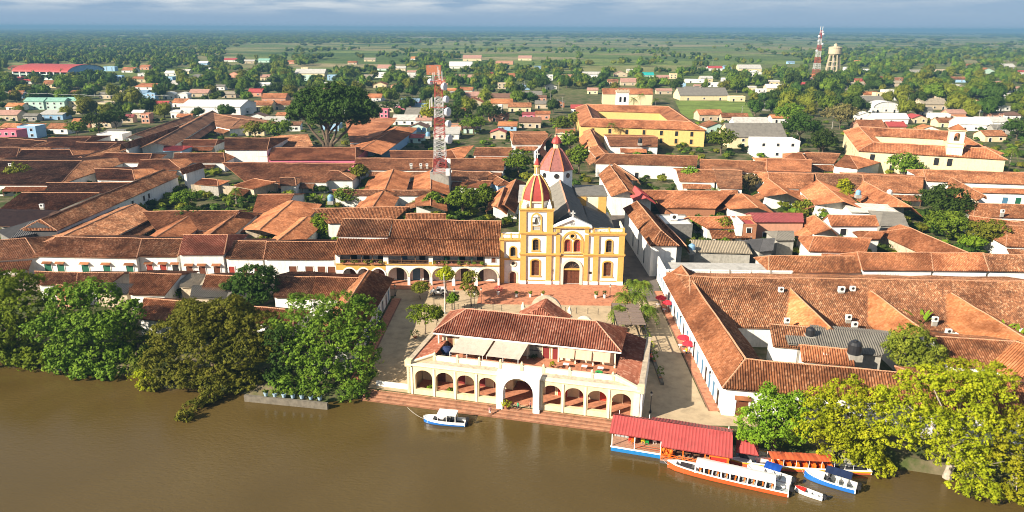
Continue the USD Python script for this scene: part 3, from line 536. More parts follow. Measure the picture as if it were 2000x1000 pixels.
# ------------------------------------------------------------------ church
def arch_window(T, parent, x0, x1, z0, zs, zt, y=0.0, leaf_mat="door_brown", fm="cream_pale", fw=.28, name="window", rec=.35, sill=True, bars=0):
    o = arch(x0, x1, z0, zs, zt); lf = MB(); lf.prism(o, y + rec, y + rec + .08); d = T.part(name, lf, leaf_mat, parent)
    ring = arch(x0 - fw, x1 + fw, z0 - (.0 if name == "door" else .05), zs, zt + fw, 14).difference(o); r = MB(); r.prism(ring, y - .14, y + .2); T.part(name + "_frame", r, fm, parent)
    if sill and name != "door": s = MB(); s.box(x0 - fw - .12, x1 + fw + .12, y - .24, y + .1, z0 - .3, z0 - .05); T.part("sill", s, fm, parent)
    if bars:
        b = MB()
        for x in np.linspace(x0, x1, bars + 2)[1:-1]: b.box(x - .04, x + .04, y + rec - .05, y + rec, z0, zs)
        for z in np.linspace(z0, zt, 5)[1:-1]: b.box(x0, x1, y + rec - .06, y + rec - .055, z - .04, z + .04)
        T.part("muntins", b, "wood", parent)
    return d
C = Thing("church", "yellow and white church with red domed bell tower facing the plaza", "church", (10.2, 173, 0.45), local=False)
CY = 173.0
holes = [arch(.2, 2.1, 2.6, 6.3, 6.7), arch(.5, 1.9, 9.2, 11.6, 12.1), arch(18.2, 20.1, 2.6, 6.0, 6.4), arch(18.6, 20.0, 8.9, 11.6, 12.05), arch(8.25, 9.85, 9.0, 11.3, 12.15), arch(10.65, 12.25, 9.0, 11.3, 12.15), arch(8.2, 12.3, .4, 4.4, 6.55, 16), shapely.Point(10.25, 13.0).buffer(.5)]
wall = Polygon([(-2.6, .3), (23.1, .3), (23.1, 13.4), (14.3, 13.4), (14.3, 15.2), (6.1, 15.2), (6.1, 13.4), (-2.6, 13.4)])
for h in holes: wall = wall.difference(h)
m = MB(); m.prism(wall, CY, CY + .7); m.box(-2.6, 23.1, CY + .7, 181, .3, 13.0); m.box(23.1 - .7, 23.1, 181, 214, .3, 9.0); m.box(-2.6, 15, 181, 220, .3, 12.5); m.box(15, 22.4, 181, 212, .3, 9.5)
CW = C.part("wall", m, "white_clean")
for a in ((.2, 2.1, 2.6, 6.3, 6.7), (18.2, 20.1, 2.6, 6.0, 6.4)): arch_window(C, CW, *a, y=CY, leaf_mat="door_brown", fm="ochre", fw=.38, bars=2)
for a in ((.5, 1.9, 9.2, 11.6, 12.1), (18.6, 20.0, 8.9, 11.6, 12.05)): arch_window(C, CW, *a, y=CY, leaf_mat="door_dark", fm="ochre", fw=.34, bars=1)
for a in ((8.25, 9.85, 9.0, 11.3, 12.15), (10.65, 12.25, 9.0, 11.3, 12.15)): arch_window(C, CW, *a, y=CY, leaf_mat="dome_red", fm="ochre", fw=.26, sill=False, bars=2)
m = MB(); m.prism(arch(7.5, 13.0, 8.6, 11.2, 14.3, 18).difference(arch(7.95, 12.55, 8.0, 11.2, 13.85, 18)), CY - .2, CY + .1); m.box(7.3, 13.2, CY - .35, CY, 8.45, 8.75); C.part("window_surround", m, "ochre", CW)
m = MB(); m.prism(shapely.Point(10.25, 13.0).buffer(.82).difference(shapely.Point(10.25, 13.0).buffer(.5)), CY - .24, CY + .1); C.part("rose_frame", m, "ochre", CW); m = MB(); m.prism(shapely.Point(10.25, 13.0).buffer(.5), CY + .3, CY + .36); C.part("rose_window", m, "window_dark", CW)
m = MB(); m.box(8.2, 10.22, CY + .42, CY + .5, .4, 4.15); C.part("door", m, "door_brown", CW, label="left leaf of the brown main door"); m = MB(); m.box(10.28, 12.3, CY + .42, CY + .5, .4, 4.15); C.part("door", m, "door_brown", CW)
m = MB()
for x0 in (8.45, 9.4, 10.5, 11.45):
    for z0 in (.7, 1.8, 2.95): m.box(x0, x0 + .6, CY + .37, CY + .42, z0, z0 + .85)
C.part("door_panel", m, "door_brown", CW)
m = MB(); m.prism(arch(8.2, 12.3, 4.5, 4.5, 6.55, 16), CY + .45, CY + .5); C.part("fanlight", m, "window_dark", CW)
m = MB(); [m.tube([(10.25, CY + .42, 4.5), (10.25 + 1.9 * math.cos(a), CY + .42, 4.5 + 1.95 * math.sin(a))], .04, 4) for a in np.linspace(.25, math.pi - .25, 6)]; C.part("fanlight_bars", m, "wood", CW)
m = MB(); m.box(8.2, 12.3, CY - .1, CY + .5, 4.15, 4.5); C.part("lintel", m, "ochre", CW)
m = MB(); m.prism(arch(7.55, 12.95, .4, 4.4, 7.2, 18).difference(arch(8.2, 12.3, 0, 4.4, 6.55, 18)), CY - .3, CY + .1); C.part("portal", m, "cream_pale", CW)
for a, b in ((-2.6, -1.2), (3.8, 5.15), (6.15, 7.2), (13.25, 14.25), (15.5, 16.8), (21.7, 23.1)):
    m = MB(); m.box(a, b, CY - .38, CY + .05, 1.35, 13.35); C.part("pilaster", m, "ochre", CW); m = MB(); m.box(a - .06, b + .06, CY - .46, CY + .05, .3, 1.35); C.part("plinth_block", m, "white_clean", CW)
m = MB()
for a, b in ((-1.2, 3.8), (5.15, 6.15), (14.25, 15.5), (16.8, 21.7)): m.box(a, b, CY - .12, CY + .05, .3, 1.25); 
C.part("plinth", m, "white_clean", CW); m = MB()
for a, b in ((-1.2, 3.8), (5.15, 6.15), (14.25, 15.5), (16.8, 21.7)): m.box(a, b, CY - .2, CY + .05, 1.25, 1.42)
C.part("plinth_moulding", m, "ochre", CW)
def cornice(T, par, x0, x1, y0, y1, z, hgt, out, mat="ochre"):
    m = MB(); m.box(x0 - out * .5, x1 + out * .5, y0 - out * .5, y1 + out * .5, z, z + hgt * .5); m.box(x0 - out, x1 + out, y0 - out, y1 + out, z + hgt * .5, z + hgt); return T.part("cornice", m, mat, par)
for a, b in ((-2.6, 7.2), (13.25, 23.1)): cornice(C, CW, a, b, CY - .35, CY + .6, 7.95, .55, .3)
cornice(C, CW, 7.3, 13.2, CY - .1, CY + .4, 7.5, .5, .12)
cornice(C, CW, -2.6, 6.1, CY - .35, CY + .7, 13.35, .6, .32); cornice(C, CW, 14.4, 23.1, CY - .35, CY + .7, 13.35, .6, .32)
for x in (6.15, 13.25): m = MB(); m.box(x, x + 1.0, CY - .3, CY + .1, 13.95, 15.1); C.part("pilaster", m, "ochre", CW)
m = MB(); m.box(5.6, 14.8, CY - .6, CY + .5, 15.1, 15.5); C.part("pediment_base", m, "ochre", CW)
m = MB(); m.prism(Polygon([(6.2, 15.5), (14.2, 15.5), (10.2, 17.3)]), CY - .2, CY + .5); C.part("tympanum", m, "white_clean", CW)
for sg in (-1, 1):
    m = MB(); p = [(10.2, 17.85), (10.2, 17.3), (10.2 + sg * 4.7, 15.25), (10.2 + sg * 4.7, 15.75)]; m.prism(Polygon(p).buffer(.02), CY - .65, CY + .55); C.part("raking_cornice", m, "white_clean", CW)
m = MB(); m.box(10.1, 10.3, CY - .1, CY + .1, 17.8, 19.4); m.box(9.65, 10.75, CY - .1, CY + .1, 18.7, 18.9); C.part("cross", m, "white_clean", CW)
m = MB()
for x in (9.75, 9.95, 10.15, 10.35, 10.5): m.beam((x, CY - .22, 15.75), (x + .12 * (-1 if int(x * 20) % 2 else 1), CY - .22, 16.5), .07)
C.part("monogram", m, "iron", CW)
rng = np.random.default_rng(5); m = MB()
for x0, x1 in ((7.4, 9.3), (11.2, 13.1)):
    for x in np.arange(x0, x1, .24): m.box(x, x + .1, CY - .02, CY, 14.45, 14.45 + rng.uniform(.3, .55))
C.part("painted_lettering", m, "dome_faded", CW)
m = MB(); m.box(5.6, 5.72, CY - .05, CY, 3.0, 4.4); m.box(5.35, 5.97, CY - .05, CY, 3.8, 3.92); C.part("wall_cross", m, "wood", CW); m = MB(); m.box(14.6, 15.3, CY - .06, CY, 3.2, 3.8); C.part("plaque", m, "door_dark", CW)
def balustrade(T, par, x0, x1, y, z, h=1.1, mat="cream_pale", posts=(), step=.34):
    m = MB(); m.box(x0, x1, y - .14, y + .14, z, z + .22); m.box(x0, x1, y - .16, y + .16, z + h - .16, z + h); p = T.part("balustrade", m, "ochre", par)
    b = MB()
    for x in np.arange(x0 + .25, x1 - .15, step): b.lathe([(.07, z + .22), (.11, z + .42), (.05, z + .65), (.09, z + h - .16)], (x, y, 0), 5)
    T.part("balusters", b, mat, p, kind="stuff")
    for x in posts: q = MB(); q.box(x - .22, x + .22, y - .22, y + .22, z, z + h + .12); T.part("baluster_post", q, "ochre", p)
balustrade(C, CW, 15.3, 22.9, CY - .1, 13.95, 1.15, posts=(15.4, 19.2, 22.8))
m = MB(); m.box(22.6, 22.9, CY + .3, 181, 13.9, 14.9); C.part("parapet", m, "cream_pale", CW)
m = MB(); m.box(14.6, 15.1, CY, CY + .5, 13.95, 14.6); m.lathe([(.3, 14.6), (.36, 15.0), (.05, 15.5)], (14.85, CY + .25, 0), 8); m.box(5.3, 5.9, CY, CY + .5, 13.95, 14.7); C.part("urn", m, "white_clean", CW)
# bell tower
tx0, tx1, ty0, ty1 = -2.55, 5.2, CY + .02, CY + 7.8; tc = ((tx0 + tx1) / 2, (ty0 + ty1) / 2)
m = MB(); hole = arch(.35, 2.25, 14.4, 17.4, 18.4)
m.prism(Polygon([(tx0, 13.9), (tx1, 13.9), (tx1, 19.3), (tx0, 19.3)]).difference(hole), ty0, ty0 + .8); m.prism(Polygon([(tx0, 13.9), (tx1, 13.9), (tx1, 19.3), (tx0, 19.3)]).difference(hole), ty1 - .8, ty1)
sd = Polygon([(0, 13.9), (7.78, 13.9), (7.78, 19.3), (0, 19.3)]).difference(arch(2.9, 4.9, 14.4, 17.4, 18.4))
for x in (tx0, tx1 - .8): q = MB(); q.prism(sd, 0, .8); q.moved(lambda v, x=x: np.stack([x + v[:, 1], ty0 + v[:, 0], v[:, 2]], 1)); m.v += q.v; m.f += [f + m.n for f in q.f]; m.uv += q.uv; m.n += q.n
m.box(tx0 + .8, tx1 - .8, ty0 + .8, ty1 - .8, 13.5, 14.1)
TW = C.part("bell_tower", m, "white_clean")
for x0, x1 in ((tx0, tx0 + 1.35), (tx1 - 1.35, tx1)):
    for y0, y1 in ((ty0, ty0 + 1.35), (ty1 - 1.35, ty1)): q = MB(); q.box(x0 - (.2 if x0 == tx0 else 0), x1 + (.2 if x1 == tx1 else 0), y0 - (.3 if y0 == ty0 else 0), y1 + (.2 if y1 == ty1 else 0), 13.95, 19.2); C.part("corner_pilaster", q, "ochre", TW)
q = MB(); q.prism(arch(-.05, 2.65, 14.2, 17.4, 18.8, 14).difference(hole), ty0 - .2, ty0 + .1); C.part("belfry_frame", q, "ochre", TW)
q = MB(); q.box(-.2, 2.8, ty0 - .3, ty0, 13.95, 14.3); q.box(.35, 2.25, ty0 - .05, ty0 + .12, 15.35, 15.5); C.part("belfry_sill", q, "ochre", TW); q = MB(); [q.box(x - .05, x + .05, ty0, ty0 + .1, 14.3, 15.35) for x in np.linspace(.5, 2.1, 7)]; C.part("belfry_railing", q, "white_clean", TW)
q = MB(); q.lathe([(.62, 15.6), (.6, 15.75), (.42, 16.1), (.35, 16.7), (.28, 17.0), (.05, 17.1)], (1.3, ty0 + 1.3, 0), 14); C.part("bell", q, "bell_metal", TW); q = MB(); q.tube([(.2, ty0 + 1.3, 17.2), (2.4, ty0 + 1.3, 17.2)], .1, 6); q.tube([(1.3, ty0 + 1.3, 17.1), (1.3, ty0 + 1.3, 17.3)], .1, 6); C.part("bell_beam", q, "wood", TW)
cornice(C, TW, tx0 - .1, tx1 + .1, ty0 - .2, ty1 + .1, 19.2, .65, .35)
q = MB(); q.lathe([(3.55, 19.85), (3.55, 21.35)], (*tc, 0), 8, math.pi / 8); C.part("drum", q, "white_clean", TW)
prof = [(3.72, 21.35), (3.68, 22.0), (3.5, 22.9), (3.15, 23.9), (2.65, 24.9), (2.05, 25.9), (1.4, 26.8), (.75, 27.5)]
q = MB(); q.lathe(prof, (*tc, 0), 8, math.pi / 8); TD = C.part("dome", q, "dome_red", TW)
q = MB(); q.lathe([(3.72, 21.25), (3.95, 21.25), (3.95, 21.5), (3.7, 21.5)], (*tc, 0), 8, math.pi / 8); C.part("dome_rim", q, "cream_pale", TW)
for k in range(8):
    a = math.pi / 8 + k * math.pi / 4; q = MB(); q.tube([(tc[0] + (r + .05) * math.cos(a), tc[1] + (r + .05) * math.sin(a), z) for r, z in [(3.72, 19.9)] + prof], [.34] + [.3, .3, .28, .27, .25, .22, .2, .17], 6); C.part("rib", q, "yellow", TD)
for sx_ in (tx0 + .75, tx1 - .75):
    for sy_ in (ty0 + .75, ty1 - .75): q = MB(); q.box(sx_ - .6, sx_ + .6, sy_ - .6, sy_ + .6, 19.85, 20.4); q.lathe([(.62, 20.4), (.5, 20.9), (.2, 21.5), (.05, 22.0)], (sx_, sy_, 0), 4, math.pi / 4); C.part("pinnacle", q, "white_clean", TW)
q = MB(); q.lathe([(.85, 27.45), (.62, 27.7), (.55, 27.8), (.55, 29.6)], (*tc, 0), 8, .39); q.lathe([(.95, 27.4), (.95, 27.65)], (*tc, 0), 8, .39); LT = C.part("lantern", q, "white_clean", TD)
q = MB(); [q.tube([(tc[0] + .6 * math.cos(a), tc[1] + .6 * math.sin(a), 27.7), (tc[0] + .6 * math.cos(a), tc[1] + .6 * math.sin(a), 29.6)], .12, 5) for a in np.arange(8) * math.pi / 4]; q.lathe([(.82, 29.5), (.9, 29.75), (.78, 29.95)], (*tc, 0), 10); C.part("lantern_columns", q, "yellow", TD)
q = MB(); q.lathe([(.8, 29.9), (.72, 30.4), (.45, 31.0), (.12, 31.6)], (*tc, 0), 8, .39); C.part("lantern_dome", q, "dome_red", TD); q = MB(); q.box(tc[0] - .08, tc[0] + .08, tc[1] - .08, tc[1] + .08, 31.5, 33.4); q.box(tc[0] - .5, tc[0] + .5, tc[1] - .08, tc[1] + .08, 32.5, 32.68); C.part("tower_cross", q, "white_clean", TD)
# nave, aisle and crossing dome
nA, nB = at(1112, 413, 18.4), at(1090, 342, 18.4)
def pl(mb, a, b, c, d, r=.9): slope(mb, a, b, c, d, row=r, lod=1)
q = MB(); pl(q, nB + [-7.2, 0, -5.2], nA + [-7.2, 0, -5.2], nA, nB); C.part("nave_roof", q, "sheet_gray", label="sunlit left slope of the nave roof")
q = MB(); pl(q, nA + [5.4, 0, -4.2], nB + [5.4, 0, -4.2], nB, nA); C.part("nave_roof", q, "sheet_gray", label="right slope of the nave roof")
q = MB(); q.add([nA + [-6.5, 0, -5.2], nA + [5.0, 0, -4.2], nA + [0, 0, -.2], nA + [-6.5, .4, -5.2], nA + [5.0, .4, -4.2], nA + [0, .4, -.2]], [[0, 1, 2], [3, 5, 4]]); C.part("gable_wall", q, "sheet_dark")
q = MB(); cap(q, nA, nB, .25); C.part("nave_ridge", q, "salmon")
q = MB(); pl(q, (22.9, 181, 9.6), (22.9, 207, 9.6), (14.9, 207, 12.6), (15.6, 181, 12.6)); C.part("aisle_roof", q, "sheet_gray")
q = MB(); q.box(13.2, 22.0, 208, 222, 8, 15.2); C.part("transept", q, "cream_pale"); q = MB(); q.box(13.0, 22.2, 207.8, 222.2, 15.2, 15.6); C.part("transept_roof", q, "sheet_gray")
q = MB(); q.box(13.4, 16, 207.7, 208, 9, 15); q.box(19.5, 21.8, 207.7, 208, 9, 15); C.part("transept_pilasters", q, "ochre")
q = MB(); q.box(-3.5, 3, 200, 222, 0, 15.0); C.part("left_transept", q, "cream_pale"); q = MB(); q.box(-3.8, 3.3, 199.8, 222.2, 15.0, 15.4); C.part("left_transept_roof", q, "sheet_pale")
dc = (7.4, 220.0); q = MB(); q.lathe([(5.3, 14.5), (5.3, 21.2)], (*dc, 0), 8, math.pi / 8); DR = C.part("crossing_drum", q, "white_clean")
q = MB(); prof2 = [(5.6, 21.1), (5.35, 21.5), (4.7, 22.7), (3.9, 24.0), (2.9, 25.4), (1.9, 26.7), (1.25, 27.3)]; q.lathe(prof2, (*dc, 0), 8, math.pi / 8); DD = C.part("crossing_dome", q, "dome_faded", DR)
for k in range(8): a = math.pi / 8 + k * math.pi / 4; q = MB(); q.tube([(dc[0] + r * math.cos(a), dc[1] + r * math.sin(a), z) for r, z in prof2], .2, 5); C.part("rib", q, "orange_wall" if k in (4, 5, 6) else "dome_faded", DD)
for a in (-math.pi / 2, -math.pi / 4, -3 * math.pi / 4):
    o = np.array([dc[0] + 4.95 * math.cos(a), dc[1] + 4.95 * math.sin(a), 19.6]); q = MB(); q.tube([o - [.06 * math.cos(a), .06 * math.sin(a), 0], o + [.12 * math.cos(a), .12 * math.sin(a), 0]], .75, 14); C.part("round_window", q, "window_dark", DR)
q = MB(); q.lathe([(1.3, 26.9), (1.05, 27.2), (1.05, 28.9)], (*dc, 0), 8, .39); L2 = C.part("crossing_lantern", q, "cream", DD); q = MB(); q.lathe([(1.55, 28.8), (1.5, 29.2), (1.2, 30.0), (.6, 30.6), (.2, 30.8), (.2, 31.2)], (*dc, 0), 10); C.part("crossing_cap", q, "dome_red", DD); q = MB(); q.tube([(*dc, 31.1), (*dc, 32.4)], .07, 4); C.part("crossing_finial", q, "iron", DD)
# the two-storey annexe on the left
holes = [arch(-5.25, -3.6, .2, 2.6, 3.5), shapely.Point(-4.4, 5.6).buffer(.45), arch(-5.1, -3.8, 7.5, 9.3, 9.95)]
wl = Polygon([(-7.6, .1), (-2.65, .1), (-2.65, 11.7), (-7.6, 11.7)])
for h in holes: wl = wl.difference(h)
AY = CY + .25; q = MB(); q.prism(wl, AY, AY + .6); q.box(-7.6, -2.65, AY + .6, 181, .1, 11.6); AW = C.part("annexe_wall", q, "white_clean")
arch_window(C, AW, -5.25, -3.6, .2, 2.6, 3.5, y=AY, name="door", leaf_mat="door_brown", fm="cream_pale", fw=.35); arch_window(C, AW, -5.1, -3.8, 7.5, 9.3, 9.95, y=AY, leaf_mat="door_dark", fm="ochre", fw=.3)
q = MB(); q.prism(shapely.Point(-4.4, 5.6).buffer(.78).difference(shapely.Point(-4.4, 5.6).buffer(.45)), AY - .2, AY + .1); C.part("oculus_frame", q, "cream_pale", AW); q = MB(); q.prism(shapely.Point(-4.4, 5.6).buffer(.45), AY + .3, AY + .35); C.part("oculus", q, "window_dark", AW)
q = MB(); q.box(-7.6, -6.65, AY - .35, AY + .05, .1, 11.6); C.part("pilaster", q, "ochre", AW); cornice(C, AW, -7.6, -2.7, AY - .2, AY + .4, 6.6, .5, .25); cornice(C, AW, -7.6, -2.7, AY - .2, AY + .4, 11.5, .5, .3); balustrade(C, AW, -7.4, -2.75, AY, 12.0, 1.3, posts=(-7.2, -4.9, -2.95))
# ------------------------------------------------------------------ market hall on the quay
M = Thing("market_hall", "cream market hall with a quayside arcade, roof terrace and tiled pavilion", "market hall", (MO[0], MO[1], 0), local=True, rz=MTH)
L_ = 40.2; ops = [(c - 1.58, c + 1.58, 1.0, 3.5, 4.8) for c in (2.75, 6.6, 10.45, 14.35, 25.6, 29.4, 33.25, 37.25)]
wl = sbox(0, -.1, L_, 5.75)
for o in ops[:7]: wl = wl.difference(arch(*o, 14))
wl = wl.difference(arch(ops[7][0], ops[7][1], .35, 3.5, 4.8, 14)).difference(sbox(16.3, -1, 23.6, 5.0))
q = MB(); q.prism(wl, 0, .75); MW = M.part("arcade_wall", q, "cream")
for i in range(9):
    x = [0.55, 4.68, 8.52, 12.4, 16.05, 23.85, 27.5, 31.3, 35.2][i]; q = MB(); q.box(x - .16, x + .16, -.12, .02, 0, 5.3); M.part("pilaster_strip", q, "cream_pale", MW)
q = MB(); q.box(39.2, 40.2, -.12, .02, 0, 5.2); M.part("pilaster_strip", q, "cream_pale", MW)
q = MB(); q.box(-.1, 16.3, -.3, .75, 5.6, 5.85); q.box(23.6, L_ + .1, -.3, .75, 5.6, 5.85); M.part("cornice", q, "cream_pale", MW)
# the white portal in the middle
wl = Polygon([(16.3, -.4), (23.6, -.4), (23.6, 6.2), (16.3, 6.2)]).difference(arch(17.35, 22.55, -1, 3.1, 5.75, 16)); q = MB(); q.prism(wl, -.85, .7); MP = M.part("portal", q, "white_clean")
for x in (16.2, 22.65): q = MB(); q.box(x, x + 1.05, -1.0, .72, -.6, .35); M.part("portal_plinth", q, "white_clean", MP)
q = MB(); q.box(16.1, 23.8, -1.05, .8, 6.2, 6.42); M.part("portal_cornice", q, "white_clean", MP)
# floor, back wall, doors, slab
q = MB(); q.box(.7, L_ - .7, .75, 20, -.1, .3); M.part("floor", q, "brick_floor")
q = MB(); q.box(.6, 17.2, 5.2, 5.6, .3, 5.3); q.box(22.7, L_ - .6, 5.2, 5.6, .3, 5.3); q.box(17.2, 17.6, 5.2, 14, .3, 5.3); q.box(22.3, 22.7, 5.2, 14, .3, 5.3); q.box(17.6, 22.3, 16, 16.4, .3, 5.3); MB_ = M.part("inner_wall", q, "cream")
for x, col in ((7.9, "w"), (11.7, "w"), (15.0, "w"), (26.6, "R"), (30.4, "w"), (34.0, "R"), (38.0, "b"), (4.2, "b"), (24.4, "b")): opening(M, MB_, (x, 5.2), (1, 0), (0, -1), .3, 1.7, 2.9, col if col != "R" else "R", "cream_pale")
q = MB(); q.box(.3, L_ - .3, .76, 20.5, 5.25, 5.58); M.part("terrace_slab", q, "brick_floor")
q = MB(); q.hexa([(.5, .76, 5.6), (16.2, .76, 5.6), (16.2, 2.1, 5.6), (4.2, 2.1, 5.6), (.5, .76, 5.8), (16.2, .76, 5.8), (16.2, 2.1, 5.95), (4.2, 2.1, 5.95)]); q.hexa([(23.7, .76, 5.6), (39.7, .76, 5.6), (35.6, 2.1, 5.6), (23.7, 2.1, 5.6), (23.7, .76, 5.8), (39.7, .76, 5.8), (35.6, 2.1, 5.95), (23.7, 2.1, 5.95)]); M.part("ledge", q, "old_plaster")
q = MB(); q.box(4.1, 35.5, 2.1, 2.4, 5.58, 6.65); MR = M.part("terrace_parapet", q, "white_clean"); q = MB(); q.box(4.0, 35.6, 2.0, 2.5, 6.65, 6.8); M.part("parapet_coping", q, "cream_pale", MR)
for x in (4.1, 8.3, 12.3, 16.1, 19.9, 23.7, 28.2, 32.0, 35.5): q = MB(); q.box(x - .24, x + .24, 1.98, 2.52, 5.58, 6.95); q.lathe([(.22, 6.95), (.26, 7.15), (.05, 7.5)], (x, 2.25, 0), 8); M.part("parapet_post", q, "cream", MR)
for a, b in (((4.1, 2.2, 6.9), (.4, .3, 5.9)), ((35.5, 2.2, 6.9), (39.8, .3, 5.9))):
    a, b = np.array(a), np.array(b); q = MB(); q.hexa([np.array([b[0], b[1], 5.5]), np.array([a[0], a[1], 5.5]), np.array([a[0], a[1] + .4, 5.5]), np.array([b[0], b[1] + .4, 5.5]), b, a, a + [0, .4, 0], b + [0, .4, 0]]); M.part("sloping_parapet", q, "cream"); q = MB(); q.beam(a + [0, .2, .1], b + [0, .2, .1], .6, .18); M.part("sloping_coping", q, "cream_pale")
for x, sg in ((-.35, 1), (39.95, -1)):
    q = MB(); q.box(x, x + .65, 0, 21, 0, 5.9); sw = M.part("side_wall", q, "cream" if sg > 0 else "white"); q = MB(); q.box(x - .12, x + .77, -.1, 21.1, 5.9, 6.25); M.part("side_coping", q, "old_plaster", sw)
    q = MB(); q.box(x - .25, x + .9, -.25, .9, 5.3, 6.5); M.part("corner_block", q, "cream", sw)
q = MB(); slope(q, (.3, 20.5, 5.75), (.3, .9, 5.75), (4.3, 2.6, 7.0), (4.3, 20.5, 7.0), lod=2); M.part("side_roof", q, "tile_red", label="tiled lean-to roof on the left side"); q = MB(); slope(q, (39.9, .9, 5.75), (39.9, 20.5, 5.75), (35.9, 20.5, 7.0), (35.9, 2.6, 7.0), lod=2); M.part("side_roof", q, "tile_red", label="tiled lean-to roof on the right side")
# pavilion
q = MB(); q.box(3.4, 34.9, 8.5, 16.6, 5.55, 8.85); MPV = M.part("pavilion_wall", q, "cream_pale")
for x, w_, h_, c_ in ((4.9, 1.1, 2.2, "b"), (7.3, .8, .9, "d"), (11, 1.2, 2.2, "b"), (15, 1.2, 2.2, "b"), (22.9, 1.2, 2.2, "w"), (24.6, 1.1, 2.2, "w"), (28.5, 1.2, 2.2, "b"), (32, 1.2, 2.2, "b")): opening(M, MPV, (x, 8.5), (1, 0), (0, -1), 5.6 if h_ > 1 else 6.8, w_, h_, c_, "cream")
q = MB(); [q.box(20.0 + k * .22, 20.06 + k * .22, 8.3, 8.4, 5.7, 8.3) for k in range(10)]; q.box(19.9, 22.1, 8.28, 8.42, 8.3, 8.4); q.box(19.9, 22.1, 8.28, 8.42, 6.9, 7.0); M.part("window_grille", q, "sheet_dark", MPV)
E_ = [(2.1, 7.1, 9.0), (36.3, 7.1, 9.0), (36.3, 17.4, 9.0), (2.1, 17.4, 9.0)]; R0, R1 = (7.0, 12.2, 12.0), (31.1, 12.2, 12.0)
q = MB(); slope(q, E_[0], E_[1], R1, R0, lod=2); slope(q, E_[2], E_[3], R0, R1, lod=2); slope(q, E_[3], E_[0], R0, R0, lod=2); slope(q, E_[1], E_[2], R1, R1, lod=2); MRF = M.part("pavilion_roof", q, "tile_red")
q = MB(); cap(q, R0, R1); [cap(q, a, b, .15) for a, b in ((R0, E_[0]), (R0, E_[3]), (R1, E_[1]), (R1, E_[2]))]; M.part("ridge_cap", q, "salmon", MRF)
q = MB(); q.box(2.15, 36.25, 7.15, 7.3, 8.6, 8.86); q.box(2.15, 2.3, 7.3, 17.3, 8.6, 8.86); q.box(36.1, 36.25, 7.3, 17.3, 8.6, 8.86); M.part("eaves_board", q, "white_clean", MRF)
for x in (3.0, 12.9, 19.7, 25.3, 28.3, 31.4, 35.2): q = MB(); q.box(x - .13, x + .13, 7.5, 7.76, 5.58, 8.7); M.part("pavilion_post", q, "cream_pale", MPV)
def sag_cloth(a, b, c, d, sagz=.18, n=8):
    a, b, c, d = map(np.array, (a, b, c, d)); U, Vv = np.meshgrid(np.linspace(0, 1, n), np.linspace(0, 1, n), indexing="ij"); U, Vv = U[..., None], Vv[..., None]
    P = (a * (1 - U) + b * U) * (1 - Vv) + (d * (1 - U) + c * U) * Vv; P[..., 2] -= (sagz * np.sin(math.pi * U) * np.sin(math.pi * Vv))[..., 0] + .03 * np.sin(U * 21)[..., 0]; i = np.arange(n * n).reshape(n, n)
    m = MB(); m.add(P.reshape(-1, 3), np.stack([i[:-1, :-1].ravel(), i[1:, :-1].ravel(), i[1:, 1:].ravel(), i[:-1, 1:].ravel()], 1)); return m
for x0, x1 in ((6.9, 13.2), (13.6, 19.6)):
    M.part("awning", sag_cloth((x0 - .4, 3.2, 7.3), (x1 - .4, 3.2, 7.3), (x1 + .4, 7.3, 8.7), (x0 + .4, 7.3, 8.7)), "awning_cloth")
    for x in (x0, (x0 + x1) / 2, x1 - .3): q = MB(); q.tube([(x - .3, 3.2, 5.6), (x - .3, 3.2, 7.3)], .05, 6); M.part("awning_pole", q, "white_clean")
for x0, x1 in ((25.5, 28.2), (28.4, 31.2), (31.5, 34.4)): M.part("roller_blind", sag_cloth((x0, 6.6, 6.9), (x1, 6.6, 6.9), (x1, 7.45, 8.4), (x0, 7.45, 8.4), .05), "blind_cloth")
# rear portico with a curved gable
q = MB(); q.box(15.2, 24.2, 16.8, 24.0, 0, 8.0); PO = M.part("rear_portico", q, "cream"); q = MB(); e = [(14.6, 16.6, 7.9), (24.8, 16.6, 7.9), (24.8, 23.9, 7.9), (14.6, 23.9, 7.9)]; r = [(19.7, 19.0, 11.0), (19.7, 23.9, 11.0)]
slope(q, e[3], e[0], r[0], r[1], lod=2); slope(q, e[1], e[2], r[1], r[0], lod=2); slope(q, e[0], e[1], r[0], r[0], lod=2); M.part("portico_roof", q, "tile_red", PO)
q = MB(); t = np.linspace(0, math.pi, 15); q.prism(Polygon([(14.4, 7.5)] + [(19.7 - 3.1 * math.cos(a), 8.6 + 2.9 * math.sin(a)) for a in t] + [(25, 7.5)]), 24.0, 24.6); M.part("curved_gable", q, "old_plaster", PO)
for x in (15.0, 24.4): q = MB(); q.box(x - .35, x + .35, 23.9, 24.7, 7.5, 8.7); q.lathe([(.42, 8.7), (.3, 9.1), (.06, 9.7)], (x, 24.3, 0), 6); M.part("gable_finial", q, "cream_pale", PO)
q = MB(); q.prism(Polygon([(28.2 - 1.9 * math.cos(a), 7.9 + 2.3 * math.sin(a)) for a in t]), 18.4, 18.9); q.box(26.3, 30.1, 18.4, 18.9, 0, 7.95); M.part("rear_arched_gable", q, "cream_pale")
mw = lambda s, v, z: MF(np.array([s, v, z], float))
